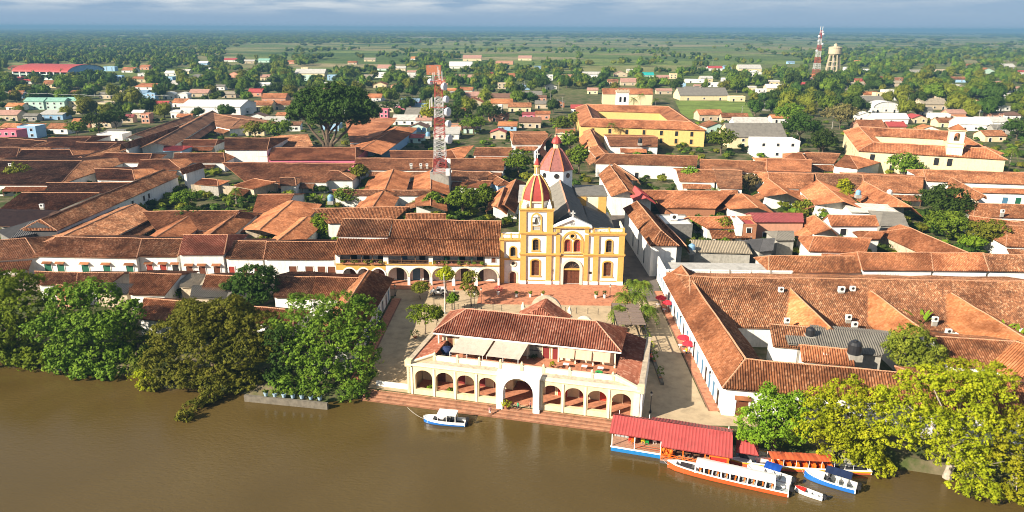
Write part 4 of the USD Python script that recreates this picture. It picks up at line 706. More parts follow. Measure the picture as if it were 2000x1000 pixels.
# things on the terrace and under the arches
def table_set(label, s, v, z, top="wood", cloth=None):
    T = Thing("cafe_table", label, "table", mw(s, v, z), local=True, rz=MTH); q = MB(); q.box(-.5, .5, -.4, .4, .7, .75); T.part("table_top", q, top)
    for a, b in ((-.42, -.32), (.42, -.32), (-.42, .32), (.42, .32)): q = MB(); q.box(a - .03, a + .03, b - .03, b + .03, 0, .7); T.part("leg", q, "iron")
    return T
for i, (s, lb) in enumerate(((9.0, "left"), (11.2, "second from left"), (15.5, "third from left"), (17.8, "right"))): table_set(f"small {'cream' if i % 2 else 'wooden'} cafe table under the terrace awnings, {lb} of the four", s, 5.2, 5.58, "awning_cloth" if i % 2 else "wood")
for i, s in enumerate((27.0, 30.2, 33.0)): table_set(f"white cafe table behind the cloth blinds of the market terrace, {('left', 'middle', 'right')[i]} one", s, 5.6, 5.58, "cloth_white")
def bush(label, P, r=.5, h=.9, mat="leaf_green", pot="clay_pot", seed=1, name="potted_plant", cat="potted plant", group=None, pr=.3, ph=.5, size=.16):
    T = Thing(name, label, cat, P, group, local=True); q = MB(); q.lathe([(pr * .7, 0), (pr, ph), (pr * 1.1, ph), (pr * 1.1, ph + .06), (pr * .8, ph + .05)], (0, 0, 0), 10); T.part("pot", q, pot)
    m, _ = crown([(0, 0, ph + h * .5, r, r, h * .55)], 26, 8, size, seed, r * .35); T.part("foliage", m, mat); return T
bush("small yellow-green potted shrub on the market terrace beside the blinds", mw(24.9, 4.4, 5.58), .5, .9, "leaf_yellow", "clay_pot", 4); bush("wide low planter of dark foliage below the window grille on the terrace", mw(20.9, 7.7, 5.58), .8, .5, "leaf_dark", "clay_pot", 5, pr=.5, ph=.3)
bush("large leafy potted plant beside the white portal column on the quay", mw(17.9, -1.0, -.0), .8, 1.1, "leaf_yellow", "clay_pot", 6, pr=.3, ph=.3)
T = Thing("storage_tub", "teal green tub behind the terrace parapet under the blinds", "tub", mw(33.0, 3.4, 5.58), local=True); q = MB(); q.lathe([(.5, 0), (.62, .9), (.66, .95), (.55, .9)], (0, 0, 0), 12); T.part("tub", q, "sheet_teal"); q = MB(); q.lathe([(.68, .95), (.6, 1.05), (.1, 1.1)], (0, 0, 0), 12); T.part("lid", q, "plastic_green")
T = Thing("covered_machine", "dark blue tarpaulin-covered heap at the left end of the market terrace", "covered heap", mw(5.2, 5.6, 5.58), local=True); q = MB(); q.ball((0, 0, .75), (1.1, .8, .8), 2); q.v[-1] += (meshkit.noise(q.v[-1] * 2.2, 2)[:, None] - .5) * .4; q.v[-1][:, 2] = np.maximum(q.v[-1][:, 2], 0); T.part("tarpaulin", q, "canvas_navy"); q = MB(); q.tube([(-.9, -.6, .3), (.9, -.6, .35)], .03, 4); T.part("cord", q, "cloth_white")
for i, (s, c) in enumerate(((3.4, "pot_white"), (7.1, "pot_white"))): bush(f"bright green plant in a white trough under the {('first', 'second')[i]} arch from the left", mw(s, 1.4, .3), .5, .5, "leaf_bright", c, 20 + i, pr=.35, ph=.35)
q = MB(); q.box(-6.9, -.5, 1.2, 1.65, 0, .85); q.moved(MF); single("low_wall", q, "white", "low white quay wall left of the market hall beside the steps", "wall")
# ------------------------------------------------------------------ two-storey arcaded house beside the church
AF = 171.3
ax = lambda X: 640 + X * .18
X_ = lambda px, py=530: at_y(px, py, AF)[0]
A = Thing("arcade_house", "two-storey house with arcade below, flowered balcony and brown tile roof left of church", "house", (-28, AF, .15))
xl, xs, xr = X_(657), X_(755), -7.75
wl = Polygon([(xl, .1), (xr, .1), (xr, 8.6), (xl, 8.6)])
ar = [(X_(ax(a)), X_(ax(b)), .1, 2.7, 4.45) for a, b in ((165, 312), (325, 455), (475, 622))] + [(X_(ax(a)), X_(ax(b)), .1, 2.6, 4.9) for a, b in ((655, 862), (890, 1102), (1132, 1345), (1380, 1590), (1628, 1842))]
for o in ar: wl = wl.difference(arch(*o, 16))
gal = [(X_(ax(a), 500), X_(ax(b), 500)) for a, b in ((130, 600), (655, 1095), (1140, 1705))]
for a, b in gal: wl = wl.difference(sbox(a, 5.75, b, 8.35))
q = MB(); q.prism(wl, AF, AF + .55); AW_ = A.part("arcade_wall", q, "white")
q = MB(); y_ = Polygon([(xl, 4.0), (xs - .2, 4.0), (xs - .2, 5.7), (xl, 5.7)])
for o in ar[:3]: y_ = y_.difference(arch(o[0] - .3, o[1] + .3, 0, 2.7, 4.8, 16))
q.prism(y_, AF - .03, AF + .02); A.part("painted_band", q, "ochre", AW_)
for k, o in enumerate(ar): q = MB(); q.prism(arch(o[0] - .32, o[1] + .32, 2.5, o[3], o[4] + .32, 18).difference(arch(o[0], o[1], 2.4, o[3], o[4], 18)), AF - .14, AF + .1); A.part("arch_moulding", q, "white_clean" if k < 3 else "cream_pale", AW_)
q = MB(); q.box(xl, xr, AF - .25, AF + .3, 5.5, 5.75); A.part("balcony_ledge", q, "ochre", AW_); q = MB(); q.box(xl + .1, xr - .1, AF + .55, AF + 4, 5.2, 5.6); A.part("gallery_floor", q, "wood")
q = MB(); q.box(xl + .1, xr - .1, AF + 4, AF + 4.5, .1, 8.9); q.box(xl, xl + .4, AF + .55, AF + 16, .1, 8.6); q.box(xr - .4, xr, AF + .55, AF + 16, .1, 8.6); q.box(xl, xr, AF + 15.6, AF + 16, .1, 8.6); IW = A.part("inner_wall", q, "white")
for x, c in [(X_(ax(p)), c) for p, c in ((240, "b"), (400, "b"), (555, "b"), (755, "d"), (935, "u"), (1055, "d"), (1240, "d"), (1470, "d"), (1640, "d"))]: opening(A, IW, (x, AF + 4), (1, 0), (0, -1), .16, 1.9, 3.2, c, "white_clean")
for x, c in [(X_(ax(p), 500), c) for p, c in ((240, "d"), (380, "d"), (540, "d"), (800, "u"), (1000, "d"), (1270, "g"), (1440, "d"), (1640, "d"))]: opening(A, IW, (x, AF + 4), (1, 0), (0, -1), 5.6, 1.6, 2.5, c, "white_clean")
opening(A, AW_, (X_(ax(1800), 500), AF), (1, 0), (0, -1), 6.4, 1.1, 1.3, "b", "white_clean", None, "window")
for a, b in gal:
    q = MB(); q.box(a, b, AF - .02, AF + .05, 6.72, 6.8); q.box(a, b, AF - .01, AF + .04, 5.85, 5.9); [q.box(x - .02, x + .02, AF, AF + .03, 5.9, 6.72) for x in np.arange(a + .2, b, .32)]; A.part("balcony_railing", q, "wood", AW_)
    for x in np.linspace(a, b, int((b - a) / 2.6) + 1)[1:-1]: q = MB(); q.box(x - .09, x + .09, AF + .05, AF + .25, 5.75, 8.4); A.part("gallery_post", q, "door_green" if a > gal[1][0] else "wood", AW_)
for x in (gal[0][1] + .45, gal[1][1] + .4): q = MB(); q.box(x - .35, x + .35, AF - .06, AF, 5.75, 6.4); A.part("pier_base", q, "ochre", AW_)
q = MB(); slope(q, (xl - .5, AF - .9, 8.35), (xr, AF - .9, 8.35), (xr, AF + 5.0, 10.75), (xl - .5, AF + 5.0, 10.75), lod=2); A.part("lower_roof", q, "tile")
e1, rg = AF + 4.6, AF + 11.8; xm = at_y(757, 460, 176)[0]
q = MB(); q.box(xl - .2, xm, e1 + .3, e1 + .7, 10.2, 11.45); A.part("clerestory_band", q, "white_clean"); q = MB(); slope(q, (xl - .7, e1, 11.4), (xm + .2, e1, 11.4), (xm + .2, rg, 14.1), (xl - .7, rg, 14.1), lod=2); slope(q, (xm + .2, rg + 7, 11.4), (xl - .7, rg + 7, 11.4), (xl - .7, rg, 14.1), (xm + .2, rg, 14.1), lod=1); A.part("upper_roof", q, "tile_old", label="higher tile roof over the left third")
q = MB(); slope(q, (xm + .2, e1 - .1, 10.9), (xr, e1 - .1, 10.9), (xr, rg, 13.9), (xm + .2, rg, 13.9), lod=2); slope(q, (xr, rg + 7, 11.0), (xm + .2, rg + 7, 11.0), (xm + .2, rg, 13.9), (xr, rg, 13.9), lod=1); A.part("upper_roof", q, "tile")
q = MB(); cap(q, (xl - .7, rg, 14.1), (xm, rg, 14.1)); cap(q, (xm, rg, 13.9), (xr, rg, 13.9)); A.part("ridge_cap", q, "ridge_mortar")
rng = np.random.default_rng(3)
for i, (a, b, m_) in enumerate(((ax(160), ax(290), "leaf_green"), (ax(300), ax(430), "leaf_olive"), (ax(470), ax(590), "leaf_green"), (ax(1160), ax(1260), "leaf_yellow"), (ax(1280), ax(1440), "leaf_green"), (ax(1500), ax(1690), "leaf_bright"))):
    x0, x1 = X_(a, 515), X_(b, 515); T = Thing("flower_box", ["balcony flower box at the far left of the arcaded house", "balcony flower box over the second low arch", "balcony flower box over the third low arch", "balcony planter with pale plants beside the right pillar", "long balcony flower box above the small plaza trees", "leafy balcony flower box nearest the church"][i], "flower box", ((x0 + x1) / 2, AF - .4, 5.72), local=True)
    w = (x1 - x0) / 2; q = MB(); q.box(-w, w, -.2, .2, 0, .35); T.part("box", q, "clay_pot"); m, _ = crown([(x, 0, .55, .5, .35, .4) for x in np.linspace(-w + .3, w - .3, max(2, int(w * 1.6)))], int(30 * w), 6, .16, 40 + i, .25); T.part("plants", m, m_); m, _ = crown([(x, -.15, .6, .4, .2, .3) for x in np.linspace(-w + .3, w - .3, 3)], 9, 5, .14, 60 + i, .14); T.part("flowers", m, "flower_pink")

# ------------------------------------------------------------------ white row left of the arcade, and the right-hand block
P_ = 'house'
house("long low white row house at the left end of the front street row", (111, 463), (277, 466), (66, 500), (267, 504), 7.2, 4.9, "tile_old", D=[(90, "g"), (115, "g"), (163, "g"), (205, "g"), (250, "g")], dw=1.9, dh=2.4, dz=.2, awn="tile", bk=1)
house("narrow white row house with red doors, second in the front street row", (277, 466), (357, 467), (267, 502), (349, 500), 7.2, 5.0, "tile_old", D=[(289, "r"), (316, "r"), (340, "d")], dw=1.7, dh=2.6, awn="tile")
house("taller white row house with reddish tile roof and pale ridge, third in the front row", (361, 459), (445, 459), (350, 497), (437, 498), 8.6, 6.0, "tile_red", D=[(367, "b"), (392, "b"), (421, "b")], dw=1.7, dh=2.7, awn="tile")
house("white row house with dark mottled roof, fourth in the front street row", (456, 470), (521, 471), (440, 505), (515, 506), 7.0, 4.9, "tile_old", D=[(450, "r"), (475, "b"), (500, "b")], dw=1.5, dh=2.6)
house("white row house with orange roof and arched fanlights touching the arcaded house", (524, 472), (659, 473), (515, 506), (654, 507), 7.0, 5.0, "tile", D=[(570, "b"), (602, "b"), (626, "b"), (646, "b")], dw=2.0, dh=3.0, awn=None)
# right foreground block: L of wings round a yard
RB = Thing("corner_house", "long white house with orange tile roof along the right side of the plaza", "house", (40, 125, 0))
xw, ye = 32.4, 109.6
W0, W1, RW0, RW1 = (31.4, 164.6, 5.3), (31.9, 108.9, 5.3), (35.9, 157.0, 8.5), (36.6, 113.3, 8.5)
e_ = np.array((62.0, 104.2, 5.3)); rS = np.array((63.0, 108.9, 8.5))
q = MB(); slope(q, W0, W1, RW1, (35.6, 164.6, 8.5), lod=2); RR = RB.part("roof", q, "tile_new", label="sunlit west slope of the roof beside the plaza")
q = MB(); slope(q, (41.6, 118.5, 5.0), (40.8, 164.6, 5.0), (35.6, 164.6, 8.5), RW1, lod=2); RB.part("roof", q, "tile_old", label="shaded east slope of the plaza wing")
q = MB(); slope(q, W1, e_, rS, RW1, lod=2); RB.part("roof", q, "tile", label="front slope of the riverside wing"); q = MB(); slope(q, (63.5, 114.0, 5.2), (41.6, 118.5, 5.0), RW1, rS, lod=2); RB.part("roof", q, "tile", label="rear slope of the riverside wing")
q = MB(); cap(q, RW1, (35.6, 164.6, 8.5)); cap(q, W1, RW1); cap(q, RW1, rS); RB.part("ridge_cap", q, "ridge_mortar", RR)
q = MB(); q.hexa([(xw, ye, 0), (61.5, 105, 0), (63, 113, 0), (41, 117.6, 0), (xw, ye, 5.35), (61.5, 105, 5.35), (63, 113, 5.35), (41, 117.6, 5.35)]); q.hexa([(xw, ye, 0), (41, 117.6, 0), (40.2, 164, 0), (xw - .3, 164, 0), (xw, ye, 5.4), (41, 117.6, 5.4), (40.2, 164, 5.2), (xw - .3, 164, 5.4)]); RWL = RB.part("wall", q, "white_clean")
ud = np.array([-.3, 164 - ye]); ud /= np.linalg.norm(ud); nd = np.array([-ud[1], ud[0]])
for i, y in enumerate((112.6, 115.6, 118.6, 121.4, 124.2, 128.2, 131.5, 134.6, 138, 141.5, 145, 148.2, 151.5, 155, 158.6)):
    P = np.array([xw, ye]) + ud * (y - ye); opening(RB, RWL, P, ud, nd, .18, 1.5, 3.1, "u" if i % 3 else "d", "white_clean", None, "door", .25)
    if i % 4 == 1:
        T = Thing("wall_lantern", f"black wall lantern on the long plaza house, {('nearest the river', 'second from the river', 'third from the river', 'nearest the church')[i // 4]}", "lantern", (*(P + ud * 1.5 + nd * .5), 4.1), local=True, group="wall lanterns of the plaza house"); q = MB(); q.tube([(.45, 0, .5), (0, 0, .5), (0, 0, .35)], .03, 4); T.part("bracket", q, "iron"); q = MB(); q.lathe([(.1, -.25), (.2, .1), (.24, .12), (.05, .38)], (0, 0, 0), 6); T.part("lamp", q, "iron")
uf = np.array([61.5 - xw, 105 - ye]); uf /= np.linalg.norm(uf); nf = np.array([uf[1], -uf[0]])
opening(RB, RWL, np.array([xw, ye]) + uf * 3.1, uf, nf, .1, 2.0, 3.0, "b", "white_clean", "tile", "door", .3); opening(RB, RWL, np.array([xw, ye]) + uf * 11, uf, nf, 1.2, 1.3, 1.8, "b", "white_clean", None, "window", .2)
house("north wing of the right block, long brown tile roof along the side street", (1347, 541), (2040, 551), (1347, 634), (2060, 655), 9.0, 4.4, "tile_old", bk=.72)
for i, (ap, nl, nr) in enumerate((((1545, 565), (1500, 640), (1607, 642)), ((1702, 570), (1655, 645), (1776, 652)), ((1860, 575), (1822, 655), (1972, 667)))):
    a = at(*ap, 8.0); b = at(*nr, 5.2 if i else 5.0); rid = np.array([b[0] - .2, b[1], 8.0]); nrd = at(*((1607, 640), (1777, 650), (1972, 666))[i], 8.0)
    Wd = (4.6, 5.2, 6.2)[i]; T = Thing("yard_wing", ("gabled tile-roofed yard wing behind the gray sheet roof, left one of three", "gabled tile-roofed yard wing pointing at the viewer, middle one of three", "broad gabled tile-roofed yard wing beside the bananas, right one of three")[i], "house", (a[0], a[1] - 5, 0)); yN, yF = nrd[1], a[1] + .5; x = a[0]; x2 = x + (.3, .6, .9)[i]
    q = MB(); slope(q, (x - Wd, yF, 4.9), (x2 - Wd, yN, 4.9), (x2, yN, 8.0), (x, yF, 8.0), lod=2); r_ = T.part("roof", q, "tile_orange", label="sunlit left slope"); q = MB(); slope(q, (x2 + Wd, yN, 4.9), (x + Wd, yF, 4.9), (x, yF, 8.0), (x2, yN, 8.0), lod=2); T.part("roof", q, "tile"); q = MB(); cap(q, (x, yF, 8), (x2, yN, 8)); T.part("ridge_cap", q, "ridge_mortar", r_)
    q = MB(); q.prism(Polygon([(-Wd + .5, 0), (Wd - .5, 0), (Wd - .5, 5.0), (0, 7.75), (-Wd + .5, 5.0)]), yN + .3, yF); q.moved(lambda v, x=x2: v + [x, 0, 0]); T.part("wall", q, "white")
house("small brown tile roof inside the right yard beside gray sheet roof", (1506, 634), (1583, 640), (1515, 676), (1560, 682), 7.6, 6.0, "tile_old", bk=.2)
house("gray corrugated sheet roof inside the right block yard", (1590, 640), (1745, 653), (1600, 682), (1725, 698), 7.6, 6.3, "sheet_gray", "concrete", bk=.3)
house("small new red tile roof with white skylight in the right yard", (1566, 675), (1660, 683), (1574, 706), (1670, 716), 7.4, 5.8, "tile_new", "white", bk=.4)
house("flat cement lean-to beside the gray sheet roof", (1538, 656), (1590, 660), (1541, 672), (1590, 676), 7.0, 6.7, "sheet_gray", "concrete", bk=.05)
house("brown tile roof right of the round yard tree in the right block", (1830, 658), (1985, 668), (1850, 713), (1945, 722), 7.8, 5.6, "tile", bk=.8)
house("clean orange tile slope at the right edge beside the brown yard roof", (1984, 668), (2060, 690), (1935, 715), (1985, 745), 7.8, 5.8, "tile_orange", bk=.8)
house("tiled riverside roof at the far right behind the yellow trees", (1790, 730), (2050, 752), (1800, 800), (2050, 830), 7.5, 5.0, "tile", bk=.8)
# houses between the river trees and the front street, lower left
house("corner house with hipped tile roof left of the plaza street", (620, 541), (724, 544), (608, 582), (700, 588), 6.4, 4.3, "tile", bk=1)
LB = Thing("street_house", "white house whose brown tile roof faces the shaded plaza street on the left", "house", (-37, 142, 0))
q = MB(); slope(q, (-33.0, 122, 4.6), (-32.6, 163, 4.6), (-37.6, 159, 8.0), (-37.4, 122, 8.0), lod=2); slope(q, (-32.6, 163, 4.6), (-42, 163, 4.6), (-37.6, 159, 8.0), (-37.6, 159, 8.0), lod=2); slope(q, (-42, 163, 4.6), (-42, 122, 4.6), (-37.4, 122, 8.0), (-37.6, 159, 8.0), lod=2); r_ = LB.part("roof", q, "tile"); q = MB(); cap(q, (-37.4, 122, 8), (-37.6, 159, 8)); cap(q, (-37.6, 159, 8), (-32.6, 163, 4.6)); LB.part("ridge_cap", q, "ridge_mortar", r_)
q = MB(); q.box(-41.4, -33.5, 122.5, 162.4, 0, 4.75); w_ = LB.part("wall", q, "white")
for k, y in enumerate((125, 129, 133, 137, 141, 145, 149, 153, 157, 160)): opening(LB, w_, (-33.5, y), (0, 1), (1, 0), .18, 1.4, 2.8, "udb"[k % 3], "white_clean", None, "door", .2)
house("dark brown tile roof low at the left edge behind river trees", (70, 531), (152, 532), (75, 556), (148, 558), 6.0, 4.2, "tile_old")
house("mottled tile roof with dormer behind the left river trees", (155, 533), (240, 534), (150, 562), (200, 566), 6.0, 4.2, "tile_old")
house("red-brown tile roof below the red-doored row house", (256, 534), (352, 536), (254, 574), (318, 578), 6.0, 3.9, "tile")
house("half-ruined plaster outbuilding with stained flat roof behind river trees", (355, 535), (402, 538), (352, 560), (385, 564), 4.8, 4.4, "sheet_tan", "old_plaster", bk=.1)
house("tile roof left of the dark round tree behind the river", (405, 537), (480, 540), (393, 573), (440, 578), 6.0, 4.0, "tile")
house("gray sheet roof half hidden by the dark tree near the river", (378, 560), (450, 563), (372, 580), (440, 584), 4.6, 4.0, "sheet_gray", "tan_wall", bk=.4)
house("orange tile roof with white river wall between two big river trees", (284, 583), (372, 590), (270, 622), (340, 630), 6.2, 4.0, "tile", "white", bk=.8)
house("dark sheet-roofed shed left of the orange river roof", (200, 552), (258, 556), (196, 570), (240, 576), 5.0, 3.6, "sheet_dark", "tan_wall")
house("pale walled riverside hut behind the left trees", (112, 556), (138, 560), (105, 576), (135, 580), 4.6, 3.4, "tile_orange", "salmon")
house("tile roof between dark tree and corner house", (540, 540), (622, 542), (535, 580), (610, 583), 5.6, 3.8, "tile_old")
house("low tile roof under the middle river trees", (500, 600), (575, 607), (500, 630), (570, 640), 5.4, 3.8, "tile", bk=.7)
# ------------------------------------------------------------------ the tiled town behind, left of the church
H = house
LT_ = H("long two-storey white house with dark roof running away up the left street", (79, 429), (320, 331), (111, 451), (350, 345), 8.8, 6.0, "tile_old", D=[(145, "k"), (165, "k"), (197, "d"), (220, "d"), (232, "d"), (245, "d"), (275, "d"), (298, "d"), (308, "d")], dz=2.8, dw=1.5, dh=1.9)
A3, u, n, L_6, p6, pf6, w0_, w1_, zt6 = LT_.ctx; e6 = -.06; q = MB(); q.add([A3(w0_ + e6, pf6, 0), A3(w0_ + e6, -pf6, 0), A3(w0_ + e6, -pf6, zt6), A3(w0_ + e6, 0, 8.5), A3(w0_ + e6, pf6, zt6)], [[0, 1, 2], [0, 2, 3], [0, 3, 4]]); LT_.part("gable_cladding", q, "sheet_dark")
H("white two-storey corner house with dark windows at the far end of the left street row", (352, 330), (392, 318), (356, 338), (398, 325), 9.5, 7.4, "tile", D=[(356, "k"), (366, "k")], dz=4.2, dw=1.4, dh=1.8)
H("dark roofed house facing the long two-storey row on the left", (124, 461), (264, 398), (176, 488), (304, 422), 6.6, 4.0, "tile_old")
H("dark gabled house at the bottom left corner of the left street", (60, 432), (84, 428), (4, 462), (100, 458), 7.6, 5.0, "sheet_dark", "concrete_dark", bk=1)
H("brown tile roof at the left edge above the river trees", (-10, 470), (50, 466), (-20, 508), (72, 505), 7.0, 4.4, "tile_old")
H("gray-brown sheet roof with pale skylights at the left edge", (-10, 411), (104, 413), (-10, 446), (72, 440), 6.2, 4.4, "sheet_brown", "concrete", bk=.3)
H("lit tile roof with dark left hip above the gray-brown sheet roof", (44, 376), (192, 377), (-5, 411), (112, 411), 7.0, 4.4, "tile")
H("long brown tile roof behind the round olive tree at far left", (-20, 313), (160, 314), (-30, 362), (120, 360), 7.5, 4.4, "tile_old")
H("short tile roof at the left edge over a white wall", (-10, 288), (38, 288), (-15, 308), (30, 309), 6.6, 4.2, "tile_old")
H("tile roof with right hip and thin white wall at far left", (44, 293), (137, 293), (30, 311), (146, 312), 6.6, 4.2, "tile")
H("narrow tile roof above the gray yard shed on the left", (92, 357), (262, 357), (95, 376), (212, 376), 6.2, 4.4, "tile_old", bk=.8)
block("flat gray concrete yard shed in front of the white-walled left houses", 198, 358, 76, 7, 3.2, "concrete", "f", "sheet_gray", D=0)
H("white walled house with green windows, left of the gable on the left street", (207, 299), (297, 300), (179, 317), (292, 317), 7.0, 4.8, "tile", D=[(200, "g"), (218, "g")], dw=2.2)
H("low gabled tile house between two white-walled rows on the left", (276, 312), (330, 311), (270, 330), (350, 334), 6.6, 4.4, "tile")
H("narrow tile roof left of the white house with green shutters", (342, 299), (437, 299), (340, 316), (437, 318), 6.6, 4.5, "tile")
H("lit tile roof front of yard right of the round olive tree", (186, 330), (258, 331), (190, 350), (262, 352), 5.6, 4.0, "tile")
W2 = H("white two-storey house with green shutters and two tiers of tile roof", (440, 270), (527, 270), (437, 293), (523, 292), 10.6, 8.0, "tile", "white", bk=1, D=[])
H("tile awning roof over green shuttered ground floor of the white two-storey house", (440, 300), (522, 300), (440, 306), (524, 307), 5.4, 4.6, "tile", "white", bk=.05, D=[(452, "g"), (471, "g"), (489, "g"), (506, "g")], dw=2.0, dh=2.9)
H("long pink-walled house with even orange roof below the giant tree", (532, 289), (695, 289), (525, 312), (694, 312), 7.4, 5.0, "tile_new", "pink", D=[(560, "d"), (600, "d"), (640, "d"), (675, "d")], dw=1.4)
H("very long tile roof with dark left hip in front of the pink house", (435, 318), (693, 320), (473, 357), (640, 353), 7.8, 4.4, "tile", bk=.7)
H("brown tile roof just left of the telecom tower, lower of two", (697, 309), (846, 310), (690, 331), (845, 332), 7.0, 4.8, "tile")
H("tile roof just left of the telecom tower, upper of two", (762, 294), (856, 295), (762, 309), (850, 309), 7.2, 5.4, "tile_new")
H("broad orange roof spreading right of the giant tree", (676, 239), (770, 238), (690, 268), (720, 290), 8.0, 5.0, "tile_new", bk=.6)
H("receding white-walled wing with lit orange slope right of the giant tree", (778, 247), (706, 291), (758, 247), (690, 288), 7.0, 4.6, "tile_new", "sky_blue")
H("tile roof in the shade under the giant tree", (533, 273), (600, 262), (540, 290), (640, 288), 7.0, 4.6, "tile_old")
H("tile roof right of the telecom tower with a straight ridge", (881, 310), (985, 311), (880, 331), (985, 333), 7.0, 4.8, "tile")
H("short orange roof beside the telecom tower top right", (882, 293), (925, 284), (880, 309), (920, 309), 7.0, 5.0, "tile_new")
H("tile roof pair left of the big tree behind the church", (930, 288), (1000, 289), (928, 303), (1000, 304), 6.8, 4.8, "tile")
H("dark shaded tile roof right of the concrete tower base", (885, 334), (955, 336), (880, 352), (945, 354), 6.4, 4.5, "tile_old")
H("gabled open-fronted house with white barge edge right of the tower base", (955, 336), (985, 352), (942, 344), (966, 364), 6.4, 4.6, "tile", "sky_blue")
H("lit tile lean-to in front of the shaded roof near the tower base", (905, 352), (960, 354), (898, 365), (955, 367), 5.4, 4.2, "tile_new", bk=.1)
H("yard wing with sunlit left slope, left of the tower base", (842, 333), (841, 369), (815, 345), (800, 369), 6.6, 4.2, "tile_new")
H("receding yard wing with dark right slope, centre of the left town", (768, 331), (752, 369), (742, 340), (714, 369), 6.6, 4.2, "tile_new")
H("cross roof closing the yard below the two receding wings", (650, 371), (842, 372), (655, 380), (842, 383), 5.8, 4.8, "tile_old", bk=.3)
H("second receding wing below the cross roof in the left town", (748, 374), (728, 404), (722, 384), (698, 404), 6.0, 4.0, "tile_new")
H("small lit wing beside the concrete tower base, lower one", (841, 376), (841, 401), (815, 386), (806, 402), 6.0, 4.0, "tile_new")
block("plain concrete block that carries the telecom tower", 859, 384, 36, 9, 9.0, "concrete", "f", "sheet_pale", D=0, name="concrete_building", cat="building")
H("dark pyramid roof with patio in the middle of the left town", (645, 334), (662, 334), (625, 352), (690, 352), 6.4, 4.6, "tile_old")
H("dark tile roof below the yellow-green bush cluster in the left town", (548, 347), (576, 347), (548, 362), (578, 363), 5.6, 4.4, "tile_old")
H("small clean orange roof left of the gray walled yard", (396, 349), (424, 351), (376, 361), (430, 362), 5.6, 4.4, "tile_new", "concrete", bk=.5)
H("orange roof with gray gable wall beside the small orange roof", (497, 349), (538, 356), (450, 364), (500, 368), 6.6, 4.6, "tile_new", "old_plaster", bk=.8)
q = MB(); P0, P1 = at(376, 381), at(500, 386); q.beam(P0 + [0, 0, 2], P1 + [0, 0, 2], .5, 4.2); single("yard_wall", q, "old_plaster", "long stained gray yard wall behind the palms in the left town", "wall")
H("tile roof with courtyard behind the left white row", (280, 413), (465, 412), (300, 452), (440, 446), 7.0, 4.2, "tile", bk=.6)
H("receding yard wing with thin lit left slope, left of the middle yard tree", (366, 424), (304, 464), (354, 424), (288, 463), 6.2, 4.2, "tile_new")
H("receding yard wing right of the middle yard tree", (466, 414), (404, 462), (455, 416), (392, 461), 6.2, 4.2, "tile")
H("lit tile roof with its eave turning down toward the yard, upper middle left", (505, 380), (573, 380), (495, 414), (548, 416), 7.2, 4.4, "tile_new")
H("long wing running down toward the front row, sunlit left slope", (573, 392), (508, 448), (540, 400), (470, 448), 6.8, 4.2, "tile_new", "old_plaster")
H("narrow receding wing with patched dark right slope and skylights", (600, 424), (543, 470), (586, 426), (526, 470), 6.4, 4.2, "tile_new")
H("brown tile roof behind the arcaded house, left part", (612, 407), (717, 406), (640, 436), (722, 436), 9.0, 6.2, "tile")
H("brown tile roof behind the arcaded house, right part with hip", (721, 405), (797, 404), (722, 436), (764, 436), 9.2, 6.2, "tile")
H("low tile roof behind the arcaded house near the church trees", (795, 418), (869, 417), (790, 437), (869, 437), 8.2, 6.4, "tile")
H("tile roof left of the wide left street far back", (96, 269), (178, 268), (76, 288), (150, 288), 6.6, 4.6, "tile")
H("dark house row running back along the far left street", (236, 282), (348, 246), (248, 290), (362, 254), 8.4, 5.6, "tile_old")
H("second dark row running back beside the far left street", (300, 278), (415, 216), (330, 286), (440, 226), 8.0, 5.2, "tile_old")
H("dark roof in the shade left of the second dark row", (262, 262), (372, 224), (276, 268), (388, 232), 7.0, 5.0, "tile_old")
H("brown roof under the white warehouse", (418, 222), (470, 232), (400, 248), (476, 252), 7.0, 4.6, "tile_old")
H("white-walled house receding toward the far left street", (158, 306), (242, 280), (166, 318), (250, 292), 6.6, 4.6, "tile_old")
H("red sheet-roofed shed near the far left street", (322, 285), (357, 285), (318, 294), (356, 294), 5.4, 4.2, "sheet_red", "sky_blue")
H("tile roof with orange front right of the red shed", (360, 273), (425, 273), (356, 284), (420, 284), 6.0, 4.4, "tile_new")
block("pink two-storey house at the far left edge", 16, 279, 40, 9, 6.5, "pink", "f", "sheet_red", D=3); block("pale blue two-storey house beside the pink one", 55, 270, 36, 9, 6.5, "sky_blue", "f", "sheet_white", D=2)
block("flat white house with roof pots behind the left tree group", 216, 279, 50, 10, 4.5, "white", "f", "sheet_white", D=2)
H("dark roof at the far left edge below the pink house", (-10, 268), (92, 276), (-20, 288), (60, 290), 6.4, 4.6, "tile_old")
H("tile roof in the left distance with dark right hip", (150, 278), (228, 279), (130, 296), (200, 297), 6.4, 4.6, "tile")
H("gray tin roof patch between white wall and shutter house", (302, 299), (338, 298), (300, 311), (336, 311), 5.6, 4.6, "sheet_gray", "white", bk=.4)
